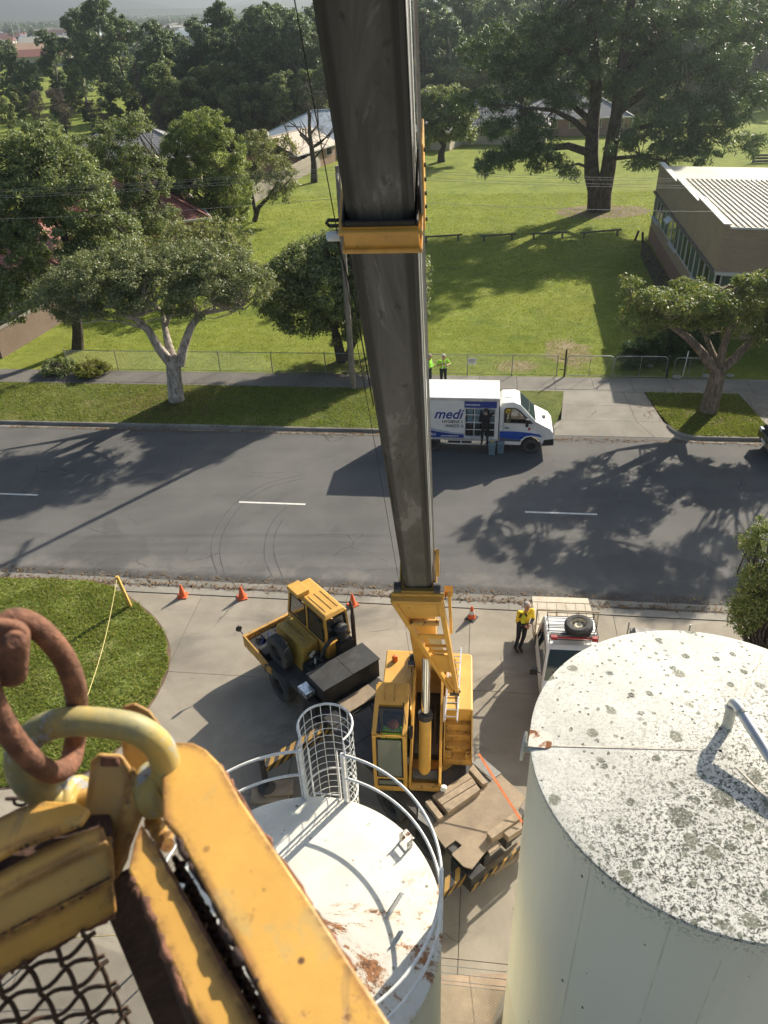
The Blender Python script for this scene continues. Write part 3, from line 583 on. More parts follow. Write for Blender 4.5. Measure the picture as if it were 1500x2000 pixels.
for k in range(54):                     # standing ribs, one part each
    v = .62 + k * .30; m = MB(); a0, a1 = BP(-.15, v, 6.0), BP(13.86, v, 5.82); dv = bn * .03
    m.add([a0 - dv, a0 + dv, a0 + dv * .5 + Vector((0, 0, .07)), a0 - dv * .5 + Vector((0, 0, .07)), a1 - dv, a1 + dv, a1 + dv * .5 + Vector((0, 0, .07)), a1 - dv * .5 + Vector((0, 0, .07))], [(0, 3, 2, 1), (4, 5, 6, 7), (1, 2, 6, 5), (2, 3, 7, 6), (3, 0, 4, 7)]); m.build('roof_rib', MAT_ROOFW, ro)
m = MB(); m.prism([BP(-.2, .25, 5.93), BP(-.1, .25, 5.93), BP(-.1, W_, 5.93), BP(-.2, W_, 5.93)], (0, 0, .10)); m.build('gutter', MAT_CAP, bld)
m = MB(); m.prism([BP(13.2, -.34, 3.05), BP(14.6, -.34, 3.05), BP(14.6, .0, 3.35), BP(13.2, .0, 3.35)], (0, 0, .03)); m.build('awning', PM('white_awning', (.75, .76, .78), .4), bld)

# ================================================================== FENCES AND GATES
MAT_GALV = PM('galvanised_pipe', (.34, .35, .35), .45, .6, .15, 6, .1, 40, .25, (.15, .14, .13), 5); MAT_DKST = PM('dark_steel', (.05, .05, .048), .55, .5, .2)
MAT_WIRE = PM('fence_wire', (.20, .21, .20), .5, .6, .1)
def chain(m, a, b, z0, z1, pitch, r):
    """diamond wires between two ground points"""
    a, b = Vector(a), Vector(b); L_ = (b - a).length; t = (b - a).normalized(); h = z1 - z0; n = int(L_ / pitch)
    for k in range(-int(h / pitch), n + 1):
        for sg in (1, -1):
            s0 = k * pitch if sg > 0 else k * pitch + h; s1 = s0 + h * sg; q0, q1, y0, y1 = s0, s1, z0, z1
            if min(q0, q1) < 0:
                f = (0 - q0) / (q1 - q0)
                if sg > 0: y0 = z0 + f * h; q0 = 0
                else: y1 = z0 + f * h; q1 = 0
            if max(q0, q1) > L_:
                f = (L_ - s0) / (s1 - s0)
                if sg > 0: y1 = z0 + f * h; q1 = L_
                else: y0 = z0 + f * h; q0 = L_
            if y1 - y0 > .03: m.cyl(a + t * q0 + Vector((0, 0, y0)), a + t * q1 + Vector((0, 0, y1)), r, n=3, caps=False)
def wirefence(label, s0, s1, t, n, h=1.12, zb=.12, pitch=.13, group=None):
    f = thing('wire_fence', label, 'fence', RF(s0, t, 0)); m = MB(); L_ = s1 - s0; o = RF(s0, t)
    for i in range(n + 1):
        q = MB(); p = RF(s0 + L_ * i / n, t) - o; q.cyl((p.x, p.y, zb - .1), (p.x, p.y, zb + h), .026, n=8); q.ball((p.x, p.y, zb + h), .03, 8, 5); q.build('post', MAT_GALV, f, smooth=50)
    q = MB(); e = RF(s1, t) - o; q.cyl((0, 0, zb + h - .03), (e.x, e.y, zb + h - .03), .02, n=8); q.build('top_rail', MAT_GALV, f)
    q = MB(); q.cyl((0, 0, zb + .06), (e.x, e.y, zb + .06), .012, n=6); q.build('bottom_wire', MAT_GALV, f)
    chain(m, (0, 0, 0), e, zb + .06, zb + h - .03, pitch, .0035); w = m.build('chain_mesh', MAT_WIRE, f, kind='stuff'); return f
TF = 36.93
wirefence('long grey wire mesh fence behind the footpath, left of the pole', -22.2, -5.1, TF, 6)
wirefence('short run of wire mesh fence between pole and delivery truck', -5.05, 3.9, TF, 4)
def gate(label, s0, s1, h, brace=True, t=TF, zb=.17):
    f = thing('pipe_gate', label, 'gate', RF(s0, t, 0)); o = RF(s0, t); e = RF(s1, t) - o; r = .15; m = MB(); t_ = e.normalized(); L_ = e.length
    m.tube([Vector((0, 0, zb)), Vector((0, 0, zb + h - r)), t_ * .05 + Vector((0, 0, zb + h - .05)), t_ * r + Vector((0, 0, zb + h)), t_ * (L_ - r) + Vector((0, 0, zb + h)), t_ * (L_ - .05) + Vector((0, 0, zb + h - .05)), t_ * L_ + Vector((0, 0, zb + h - r)), t_ * L_ + Vector((0, 0, zb))], .022, 8, closed=True); m.build('frame', MAT_GALV, f, smooth=50)
    m = MB(); m.cyl(t_ * L_ / 2 + Vector((0, 0, zb)), t_ * L_ / 2 + Vector((0, 0, zb + h)), .016, n=6); m.build('upright', MAT_GALV, f)
    m = MB(); chain(m, (0, 0, 0), e, zb, zb + h, .13, .0035); m.build('chain_mesh', MAT_WIRE, f, kind='stuff'); return f
gate('pale pipe gate leaf over the worn ground, left of the pair', 4.36, 6.62, 1.05); gate('darker pipe gate leaf in the shade, right of the pair', 6.68, 9.2, 1.05)
f = gate('small square wire panel in shade left of the leaning white pole', 9.55, 11.0, 1.0)
for s_, h, lab in ((4.28, 1.42, 'tall dark gate post beside the sunlit gate'), (9.27, 1.15, 'dark gate post at the right end of the gates')):
    m = MB(); m.cyl((0, 0, 0), (0, 0, h + .1), .045, n=10); m.beam((0, 0, 1.0), (-.28, .04, 1.0), .03, .03); m.beam((0, 0, .45), (-.28, .04, .45), .03, .03); o = m.build('gate_post', MAT_DKST, smooth=50); o.location = RF(s_, TF - .02, .05); tag(o, lab, 'post')
p0 = G(1333, 736, .12); p1 = D(1345, 686, p0.y + .1); m = MB(); m.cyl((0, 0, 0), p1 - p0, .028, n=8); o = m.build('leaning_pole', PM('white_pole', (.75, .75, .72), .5)); o.location = p0; tag(o, 'thin white pole leaning beside the small wire panel', 'pole')
for (x, y, r_) in ((1322, 739, .16), (1377, 737, .14), (1425, 736, .13), (1268, 716, .12), (1408, 734, .11)):
    c = G(x, y, .12); m = MB(); m.ball((0, 0, r_ * .4), (r_ * 1.6, r_, r_ * .8), 10, 7)
    m.v = [(v[0] * (1 + .22 * math.sin(9 * v[0] + x)), v[1] * (1 + .2 * math.cos(8 * v[1] + x)), max(-.02, v[2])) for v in m.v]
    o = m.build('rock', PM('pale_rock', (.34, .32, .28), .9, 0, .3, 6, .5, 25), smooth=60); o.location = c; tag(o, {1322: 'pale rock on the ground below the small wire panel', 1377: 'pale rock left of the street gum trunk', 1425: 'pale rock right of the street gum trunk', 1268: 'pale rock beside the right gate post', 1408: 'small pale rock just behind the street gum trunk'}[x], 'rock', 'rocks along the shaded fence line')
# sign on the fence
sp = G(922, 709, .55); sg = thing('fence_sign', 'small white notice plate wired to the park fence', 'sign', RF(*(lambda q: (q.dot(E_R), TF - .04))(Vector((sp.x, sp.y, 0))), 0), RANG)
m = MB(); m.bb(-.22, .22, -.012, 0, .72, 1.06); m.build('plate', PM('sign_white', (.75, .75, .73), .5), sg)
for k, (w_, z) in enumerate(((.26, .99), (.34, .92), (.30, .86), (.14, .79))):
    m = MB(); m.bb(-w_ / 2, w_ / 2, -.016, -.0125, z - .014, z + .014); m.build('text_line', PM('sign_print', (.18, .18, .19), .6), sg)
# pine-log vehicle rails in the park
MAT_LOG = PM('weathered_log', (.15, .135, .105), .9, 0, .25, 6, .4, 30)
for k, (xa, ya, xb, yb) in enumerate(((832, 474, 895, 470), (945, 472, 1000, 468), (1042, 468, 1098, 465), (1140, 466, 1205, 460))):
    a, b = G(xa, ya, .12), G(xb, yb, .12); r = thing('log_rail', ['low log rail half hidden behind the crane boom', 'low log rail, second from the boom in the pine shade', 'low log rail, second from the brick building', 'low log rail nearest the brick building'][k], 'rail', a)
    for q in (a, b): m = MB(); m.cyl(q - a - Vector((0, 0, .1)), q - a + Vector((0, 0, .5)), .085, n=9); m.build('post', MAT_LOG, r, smooth=40)
    m = MB(); m.cyl(Vector((-.3, 0, .45)), b - a + Vector((.3, 0, .45)), .07, n=9); m.build('log', MAT_LOG, r, smooth=40)
a = G(1240, 470, .12); r = thing('log_bollard', 'crossed dark log bollards at the corner of the brick building', 'bollard', a)
for q, tl in (((0, 0, 0), .2), ((.45, -.5, 0), -.1)): m = MB(); m.cyl(q, (q[0] + tl, q[1], .75), .09, n=9); m.build('log', MAT_DKST, r, smooth=40)
# fenced box far right on the lawn
a = G(1470, 318, .12); r = thing('timber_pen', 'low dark timber pen on the far lawn at the right edge', 'pen', a)
for k in range(3): m = MB(); m.beam((0, 0, .15 + k * .3), (7, -.6, .15 + k * .3), .06, .22); m.build('board', PM('dark_board', (.13, .12, .11), .9), r)
for x in (0, 3.5, 7): m = MB(); m.beam((x, -.086 * x, -.1), (x, -.086 * x, 1.7), .14, .14); m.build('post', MAT_LOG, r)

# near chain fence between the tanks, with barbed strands, brick strip below
def yardfence(label, a, b, h=1.85, n=4):
    f = thing('wire_fence', label, 'fence', a); e = Vector(b) - Vector(a); t_ = e.normalized(); m = MB()
    for i in range(n + 1):
        q = MB(); p = e * (i / n); q.cyl((p.x, p.y, -.05), (p.x, p.y, h), .024, n=8); q.cyl((p.x, p.y, h), (p.x - .1, p.y + .25, h + .3), .02, n=8); q.build('post', MAT_GALV, f)
    for k in range(3): q = MB(); o = Vector((-.03, .08, .1)) * (k + .4); q.cyl(Vector((0, 0, h)) + o, e + Vector((0, 0, h)) + o, .006, n=4); q.build('barbed_strand', MAT_WIRE, f)
    q = MB(); q.cyl((0, 0, h - .03), e + Vector((0, 0, h - .03)), .005, n=6); q.build('top_wire', MAT_WIRE, f)
    chain(m, (0, 0, 0), e, .05, h - .03, .055, .0032); m.build('chain_mesh', PM('near_fence_wire', (.42, .39, .33), .5, .5), f, kind='stuff'); return f
yardfence('wire mesh yard fence between the two white tanks', (-.2, 6.75, 0), (3.6, 6.2, 0), n=1)
yardfence('wire mesh yard fence left of the small tank below the basket', (-12.6, 10.9, 0), (-3.3, 7.5, 0), n=5)
MAT_PAV = PM('brown_paving', (.36, .27, .19), .85, 0, .2, 2, .3, 40, .4, (.25, .23, .2), 1.5)
pv = struct(bpy.data.objects.new('brown_paving', None)); COL.objects.link(pv)
for i in range(5):
    for j in range(4):
        x0 = -.6 + i * .95; y0 = 7.62 - j * 1.5; m = MB(); m.prism([(x0 + .006, y0 - 1.49, .0), (x0 + .944, y0 - 1.49 - .02, .0), (x0 + .944, y0, 0), (x0 + .006, y0, 0)], (0, 0, .012 + rnd.uniform(0, .003))); m.build('paving_slab', MAT_PAV, pv)

# ================================================================== STREET POLE AND WIRES
pb = G(690, 758, .12); MAT_POLE = PM('grey_timber_pole', (.21, .18, .15), .9, 0, .22, 5, .4, 30)
po = thing('power_pole', 'weathered timber power pole on the verge beside the boom', 'pole', pb)
m = MB(); m.cyl((0, 0, -.2), (-.10, 0, 10.3), .16, .11, 14); m.build('pole', MAT_POLE, po, smooth=50)
m = MB(); m.beam((-.1, -1.1, 9.9), (-.1, 1.1, 9.9), .10, .12); m.build('crossarm', MAT_POLE, po)
for y in (-1.0, -.45, .45, 1.0): m = MB(); m.lathe([(.0, 0), (.04, 0), (.05, .05), (.03, .1), (.0, .12)], (-.1, y, 9.96), 10); m.build('insulator', PM('insulator', (.35, .33, .3), .3), po, smooth=50)
for k, (y, dz) in enumerate(((-1.0, 0), (-.45, 0), (.45, 0), (1.0, 0), (0, -1.1))):
    m = MB(); c = pb + Vector((-.1, 0, 10.08 + dz)) + N_R * y
    for sg in (-1, 1):
        e = c + E_R * (46 * sg); m.tube([c + (e - c) * t + Vector((0, 0, -.8 * 4 * t * (1 - t))) for t in np.linspace(0, 1, 14)], .007 if k < 4 else .010, 4)
    o = m.build('power_line', PM('bare_wire', (.30, .30, .30), .5, .7)); tag(o, ['nearest wire on the pole top', 'second wire from the road on the pole top', 'third wire from the road on the pole top', 'farthest wire on the pole top', 'thick lower service wire on the pole'][k], 'wire', 'power lines along the street')

# ================================================================== HOUSES
def house(label, loc, rz, w, d, h, rh, wallm, roofm, gable=False, tiles=0, win=True, gutter=True):
    hs = thing('house', label, 'house', loc, rz); x, y = w / 2, d / 2
    m = MB(); m.bb(-x, x, -y, y, 0, h)
    if gable: m.add([(-x, -y, h), (-x, y, h), (-x, 0, h + rh * .93)], [(0, 2, 1)]); m.add([(x, -y, h), (x, y, h), (x, 0, h + rh * .93)], [(0, 1, 2)])
    m.build('wall', wallm, hs); o = .45; m = MB(); rx = x + o if gable else max(x - y, .3)
    e = [(-x - o, -y - o, h - .05), (x + o, -y - o, h - .05), (x + o, y + o, h - .05), (-x - o, y + o, h - .05), (-rx, 0, h + rh), (rx, 0, h + rh)]
    m.add(e, [(0, 1, 5, 4), (2, 3, 4, 5)] + ([] if gable else [(1, 2, 5), (3, 0, 4)]) + [(3, 2, 1, 0)]); r = m.build('roof', roofm, hs)
    m = MB(); m.beam((-rx, 0, h + rh + .03), (rx, 0, h + rh + .03), .22, .10)
    if not gable:
        for sx in (-1, 1):
            for sy in (-1, 1): m.beam((sx * rx, 0, h + rh + .03), (sx * (x + o), sy * (y + o), h - .02), .18, .08)
    m.build('ridge_cap', roofm, r)
    if gutter:
        m = MB()
        for a, b in ((0, 1), (1, 2), (2, 3), (3, 0)): m.beam(e[a], e[b], .12, .14)
        m.build('gutter', MAT_FRM, r)
    if win:
        for k in range(max(2, int(w / 3))):
            wx = -x + (k + .5) * w / max(2, int(w / 3)); m = MB(); m.bb(wx - .7, wx + .7, -y - .05, -y + .02, 1.0, 2.1); wf = m.build('window', MAT_FRM, hs); m = MB(); m.bb(wx - .62, wx + .62, -y - .07, -y - .052, 1.08, 2.02); m.build('pane', MAT_GLS, wf)
    return hs
def m_tile(name, c):
    s = NT(name); x = s.xyz(); w = s.n.new('ShaderNodeTexWave'); w.wave_type = 'BANDS'; w.bands_direction = 'Z'; w.inputs['Scale'].default_value = 2.2; w.inputs['Distortion'].default_value = .4; s.L(s.co.outputs['Object'], w.inputs['Vector'])
    b = s.mix(s.ramp(s.noise(2, 6, .6), .3, .7), tuple(q * .8 for q in c), c); b = s.mix(s.math('MULTIPLY', s.ramp(w.outputs[0], .1, .5), .3), tuple(q * .55 for q in c), b); s.bump(w.outputs[0], .5, .03); return s.fin(b, .8)
MAT_TG, MAT_TR, MAT_TB = m_tile('grey_tiles', (.38, .38, .39)), m_tile('red_tiles', (.27, .085, .065)), PM('blue_grey_sheet', (.42, .48, .54), .5, 0, .08); MAT_TT = PM('tan_sheet', (.46, .39, .31), .6, 0, .08); MAT_TP = m_tile('pink_tiles', (.42, .17, .14))
MAT_CRM = PM('cream_render', (.52, .46, .37), .8, 0, .1); MAT_BRKP = m_brick('pink_brick', (.36, .21, .15), (.31, .18, .13))
hp = D(590, 296, 112); house('house with pale blue-grey hipped sheet roof behind the bare tree', (-4.2, 113, .1), R(8), 17, 11, 2.1, 2.9, MAT_CRM, MAT_TB)
house('brick house with tan gable roof in front of the blue-grey roof', (-9.4, 102, .1), R(62), 9, 7, 2.1, 1.7, MAT_BRKP, MAT_TT, gable=True)
house('house with grey tiled roof seen under the pine branches', (16.8, 118, .1), R(-14), 16, 10, 2.3, 2.5, MAT_CRM, MAT_TG)
house('house with pale hipped roof left of the pine trunk', (6.5, 116, .1), R(-25), 13, 9, 2.3, 2.0, MAT_CRM, PM('pale_tile', (.48, .47, .45), .7), False)
house('grey roofed house at the right behind the pine trunk', (29, 122, .1), R(-6), 15, 9, 2.3, 2.4, MAT_BRKP, MAT_TG)
house('red tiled house behind the leafy trees at left', (-20.5, 64, .1), R(20), 13, 9.5, 3.0, 3.0, MAT_BRKP, MAT_TR)
house('house with pink tiled roof at the left edge', (-27.5, 52, .1), R(16), 13, 10, 3.2, 3.0, MAT_CRM, MAT_TP)
house('low grey roofed house beyond the leafy trees', (-27, 96, .1), R(10), 15, 10, 3.0, 2.6, MAT_CRM, MAT_TG)
# brown brick boundary wall at left
a, b = G(2, 700, .12), G(120, 628, .12); w = thing('boundary_wall', 'brown boundary wall at the left end of the wire fence', 'wall', a); m = MB(); m.beam(Vector((0, 0, .75)), b - a + Vector((0, 0, .75)), .2, 1.5); m.build('wall', m_brick('brown_brick', (.17, .10, .065), (.14, .085, .06)), w); m = MB(); m.beam(Vector((0, 0, 1.53)), b - a + Vector((0, 0, 1.53)), .28, .07); m.build('coping', MAT_KERB, w)
sheet('red_path', [G(-80, 690, .12), G(0, 655, .12), G(55, 632, .12), G(85, 632, .12), G(20, 680, .12), G(-40, 700, .12)], .121, PM('red_paving', (.27, .15, .12), .9, 0, .15))
# paling fence of the far gardens
a, b = G(498, 397, .12), G(640, 318, .12); pf = thing('paling_fence', 'pale timber paling fence running away along the far lawn edge', 'fence', a); e = b - a; n_ = 90; m0 = None; MAT_PAL = PM('grey_paling', (.34, .30, .25), .9, 0, .2, 2)
for i in range(n_):
    p = e * (i / n_)
    if m0 is None: m = MB(); m.beam((0, 0, 0), (0, 0, 1.75), e.length / n_ * .93, .025, up=Vector((-e.y, e.x, 0)).normalized()); m0 = m.build('paling', MAT_PAL, pf)
    else: c = m0.copy(); COL.objects.link(c); c.parent = pf; c.location = p + Vector((0, 0, rnd.uniform(-.03, .03)))
m = MB(); m.beam(Vector((0, .08, 1.3)), e + Vector((0, .08, 1.3)), .05, .09); m.build('rail', MAT_PAL, pf)
m = MB(); m.bb(-1.1, 1.1, -1, 1, 0, 2.0); m.prism([(-1.2, -1.1, 2.0), (1.2, -1.1, 2.0), (1.2, 1.1, 2.3), (-1.2, 1.1, 2.3)], (0, 0, .05)); o = m.build('garden_shed', MAT_TB); o.location = (-9.6, 99, .1); tag(o, 'small pale shed behind the paling fence', 'shed')
# ================================================================== TREES
def leafmesh(rng, C_, Rr, n, size, elong=2.6, up=.45, droop=.3, spread=.55):
    """n leaf quads round each clump centre C_ (radius Rr): verts, faces"""
    k = len(C_); c = np.repeat(C_, n, 0); r = np.repeat(Rr, n); N_ = k * n
    d = rng.normal(0, 1, (N_, 3)); d /= np.linalg.norm(d, axis=1)[:, None] + 1e-9
    rad = rng.uniform(0, 1, N_) ** .5; p = c + d * (r * rad)[:, None] * np.array([1, 1, .72])
    nrm = d * .7 + np.array([0, 0, up]) + rng.normal(0, spread, (N_, 3)); nrm /= np.linalg.norm(nrm, axis=1)[:, None] + 1e-9
    t = rng.normal(0, 1, (N_, 3)) + np.array([0, 0, -droop * 2]); t -= nrm * (t * nrm).sum(1)[:, None]; t /= np.linalg.norm(t, axis=1)[:, None] + 1e-9
    b = np.cross(nrm, t); L_ = size * rng.uniform(.65, 1.35, N_); w = L_ / elong
    v = np.empty((N_, 4, 3)); v[:, 0] = p - t * L_[:, None] * .5; v[:, 1] = p + b * w[:, None] * .5 - t * L_[:, None] * .08; v[:, 2] = p + t * L_[:, None] * .5; v[:, 3] = p - b * w[:, None] * .5 - t * L_[:, None] * .08
    return v.reshape(-1, 3), np.arange(4 * N_).reshape(-1, 4)
def clumps(rng, ells, dens, cr, low=-.35, shell=.45):
    C_, R_ = [], []
    for c, r in ells:
        a, b, z = r; area = 4 * math.pi * (((a * b) ** 1.6 + (a * z) ** 1.6 + (b * z) ** 1.6) / 3) ** (1 / 1.6); n = max(3, int(area * dens / (cr * cr * 3.14)))
        d = rng.normal(0, 1, (n * 2, 3)); d /= np.linalg.norm(d, axis=1)[:, None]; d = d[d[:, 2] > low + rng.normal(0, .25, len(d))][:n]
        f = rng.uniform(shell, 1.0, len(d)) ** .6; C_.append(np.array(c) + d * f[:, None] * np.array(r)); R_.append(cr * rng.uniform(.6, 1.35, len(d)))
    return np.concatenate(C_), np.concatenate(R_)
def wob(a, b, n, amp, rng):
    a, b = Vector(a), Vector(b); L_ = (b - a).length; pts = [a]
    for i in range(1, n): pts.append(a + (b - a) * (i / n) + Vector(rng.normal(0, amp * L_, 3)))
    return pts + [b]
def tree(name, label, base, trunk, limbs, ells, lm, bm, seed, dens=1.0, cr=.5, nleaf=60, leaf=.14, elong=2.6, up=.45, droop=.3, low=-.35, twigs=1, group=None, cat='tree', shell=.45, spread=.55, seg=8):
    """trunk/limbs: lists of (points, r0, r1) in metres relative to the base"""
    rng = np.random.default_rng(seed); t = thing(name, label, cat, base, 0, group); m = MB()
    for pts, r0, r1 in trunk + limbs:
        k = len(pts); m.tube(pts, [r0 + (r1 - r0) * i / (k - 1) for i in range(k)], seg, caps=True)
    C_, R_ = clumps(rng, ells, dens, cr, low, shell)
    if twigs:
        ends = [Vector(p) for pts, r0, r1 in limbs for p in pts[-max(2, len(pts) // 2):]] or [Vector(trunk[0][0][-1])]
        for i in range(0, len(C_), twigs):
            q = Vector(C_[i]); e = min(ends, key=lambda s_: (s_ - q).length); m.tube(wob(e, q, 3, .06, rng), [.05, .035, .022, .012], 4, caps=False)
    m.build('trunk', bm, t, smooth=60); v, f = leafmesh(rng, C_, R_, nleaf, leaf, elong, up, droop, spread); npmesh('crown', v, f, lm, t); return t
def m_bark(name, a, b, scale=6, stretch=.25, bump=.7):
    s = NT(name); co = s.mapping((1, 1, stretch)); n = s.noise(scale, 7, .7, co, .6); c = s.mix(s.ramp(n, .35, .65), a, b); c = s.mix(s.math('MULTIPLY', s.ramp(s.noise(1.5, 4), .5, .7), .5), c, tuple(q * .5 for q in a)); s.bump(n, bump, .03); return s.fin(c, .92, 0, .15)
BK_PAPER = m_bark('paperbark', (.24, .20, .17), (.64, .58, .51), 7, .3); BK_GUM = m_bark('gum_bark', (.13, .10, .08), (.30, .24, .19), 8, .3); BK_DARK = m_bark('dark_bark', (.045, .038, .032), (.11, .09, .075), 8, .25); BK_PINE = m_bark('pine_bark', (.05, .04, .034), (.13, .10, .08), 5, .3); BK_PALE = m_bark('pale_bark', (.25, .22, .19), (.50, .46, .40), 5, .2)
LF_PAPER = leafmat('paperbark_leaf', [(.055, .075, .035), (.085, .10, .045), (.12, .13, .06), (.15, .145, .075)], .2, gain=2.4); LF_GUM = leafmat('gum_leaf', [(.05, .08, .025), (.085, .115, .03), (.14, .155, .05), (.20, .19, .08)], .25, gain=2.0)
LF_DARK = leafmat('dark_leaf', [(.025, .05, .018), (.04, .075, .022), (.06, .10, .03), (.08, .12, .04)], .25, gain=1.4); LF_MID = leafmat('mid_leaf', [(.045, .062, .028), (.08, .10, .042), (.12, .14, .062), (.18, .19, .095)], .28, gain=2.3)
LF_LITE = leafmat('light_leaf', [(.06, .085, .024), (.10, .13, .036), (.145, .17, .055), (.19, .20, .075)], .3, gain=2.0); LF_PINE = leafmat('pine_needle', [(.022, .042, .02), (.035, .06, .025), (.055, .08, .032), (.08, .095, .045)], .15, gain=2.5)
LF_EUC = leafmat('far_gum_leaf', [(.03, .05, .028), (.05, .072, .038), (.075, .095, .05), (.10, .115, .065)], .2, gain=2.7); LF_TWIG = leafmat('bare_twig', [(.13, .105, .09), (.18, .15, .125), (.22, .19, .16)], .0, .9); LF_YEL = leafmat('yellow_green_leaf', [(.12, .14, .03), (.17, .18, .04), (.22, .21, .06)], .35, gain=1.3)
LF_PALEOL = leafmat('olive_leaf', [(.09, .11, .05), (.13, .15, .07), (.18, .185, .095), (.22, .215, .12)], .3, gain=1.6)
def EP(base, y0, lst):
    """crown lumps given as (photo x, y, half width, half height, depth offset, half depth) at forward distance y0"""
    out = []
    for (px, py, rx, ry, dy, rd) in lst:
        c = D(px, py, y0 + dy); dep = float((RW.T @ (np.array(c) - CAM))[2]); k = dep / 1500.; out.append((tuple(c - Vector(base)), (rx * k, rd, ry * k * 1.08)))
    return out
def LP(base, y0, pts): return [D(px, py, y0 + dy) - Vector(base) for px, py, dy in pts]

# paperbark on the verge, left
b = G(345, 782, .12); y0 = b.y
tr = [(LP(b, y0, [(345, 785, 0), (343, 765, 0), (340, 735, 0), (338, 705, 0)]), .42, .34)]
lb = [(LP(b, y0, [(336, 712, 0), (310, 680, -.3), (290, 645, -.5), (262, 620, -.8), (230, 612, -1.2)]), .27, .10), (LP(b, y0, [(350, 715, 0), (358, 680, .3), (372, 640, .5), (390, 615, .8), (420, 600, 1.2)]), .26, .10),
      (LP(b, y0, [(340, 710, 0), (328, 670, .6), (322, 640, 1.1), (318, 610, 1.6)]), .24, .09), (LP(b, y0, [(262, 620, -.8), (220, 600, -1.2), (180, 598, -1.6)]), .09, .04), (LP(b, y0, [(390, 615, .8), (440, 605, .6), (470, 600, .2)]), .08, .035),
      (LP(b, y0, [(290, 645, -.5), (240, 628, -1), (190, 625, -1.6)]), .07, .03), (LP(b, y0, [(322, 640, 1.1), (340, 600, 1.4), (345, 570, 1.6)]), .10, .04), (LP(b, y0, [(318, 610, 1.6), (280, 580, 2), (250, 560, 2.2)]), .09, .03)]
el = EP(b, y0, [(120, 575, 62, 42, -1.0, 2.0), (185, 545, 75, 50, -.6, 2.4), (255, 520, 70, 40, .6, 2.4), (300, 560, 70, 55, -.5, 2.2), (345, 530, 75, 50, .8, 2.6), (420, 530, 70, 45, .8, 2.4), (480, 560, 62, 42, .2, 2.0), (400, 575, 60, 42, -.6, 1.8), (230, 585, 60, 38, -1.0, 1.8), (150, 610, 45, 20, -1.4, 1.2), (345, 600, 30, 35, .2, 1.0)])
tree('paperbark_tree', 'spreading paperbark with pale twisted trunk on the left verge', b, tr, lb, el, LF_PAPER, BK_PAPER, 11, 1.3, .34, 85, .13, 2.6, .5, .1, -.35, 3)

# gum on the right verge
b = G(1385, 803, .12); y0 = b.y
tr = [(LP(b, y0, [(1383, 806, 0), (1388, 785, 0), (1396, 755, 0), (1402, 728, 0), (1404, 715, 0)]), .44, .30)]
lb = [(LP(b, y0, [(1398, 725, 0), (1372, 690, -.1), (1345, 660, -.2), (1310, 635, -.3), (1285, 625, -.4)]), .23, .09), (LP(b, y0, [(1404, 716, 0), (1392, 690, .7), (1378, 655, 1.4), (1360, 620, 2.0)]), .17, .07), (LP(b, y0, [(1406, 716, 0), (1412, 680, 0), (1425, 640, -.4), (1432, 610, -.6)]), .22, .08),
      (LP(b, y0, [(1410, 722, 0), (1435, 700, .1), (1468, 665, .3), (1510, 640, .5), (1560, 620, .6)]), .22, .08), (LP(b, y0, [(1285, 625, -.4), (1255, 610, -.5), (1235, 580, -.4), (1228, 562, -.4)]), .07, .02), (LP(b, y0, [(1310, 635, -.3), (1280, 650, -.5), (1250, 650, -.7)]), .07, .03), (LP(b, y0, [(1432, 610, -.6), (1440, 580, -1), (1450, 560, -1.2)]), .08, .03), (LP(b, y0, [(1560, 620, .6), (1620, 600, .6), (1680, 590, .5)]), .08, .03)]
el = EP(b, y0, [(1228, 556, 18, 9, -.4, .5), (1222, 578, 10, 7, -.4, .4), (1248, 628, 38, 36, -.4, 1.0), (1290, 605, 48, 36, -.2, 1.3), (1350, 580, 52, 28, .2, 1.5), (1350, 615, 58, 30, .6, 1.5), (1420, 615, 55, 30, -.4, 1.4), (1470, 585, 40, 32, -.6, 1.3), (1500, 560, 34, 22, .3, 1.2), (1460, 640, 52, 26, .4, 1.3), (1550, 600, 60, 42, .4, 1.5), (1620, 590, 60, 40, .3, 1.5), (1690, 600, 55, 40, .2, 1.4), (1560, 650, 50, 26, -.6, 1.2), (1440, 575, 22, 14, -1.0, .7), (1480, 560, 40, 20, -2.4, 1.2), (1560, 540, 55, 34, -2.6, 1.5), (1640, 520, 60, 40, -2.4, 1.6), (1600, 570, 60, 40, -3.2, 1.5), (1400, 590, 40, 18, -2.6, 1.2), (1330, 600, 36, 16, -2.2, 1.0), (1700, 540, 60, 40, -2.0, 1.6), (1270, 585, 26, 16, -1.6, .8)])
tree('street_gum', 'leaning gum tree with forked trunk on the right verge', b, tr, lb, el, LF_GUM, BK_GUM, 12, 1.3, .31, 75, .15, 2.9, .35, .5, -.4, 3)

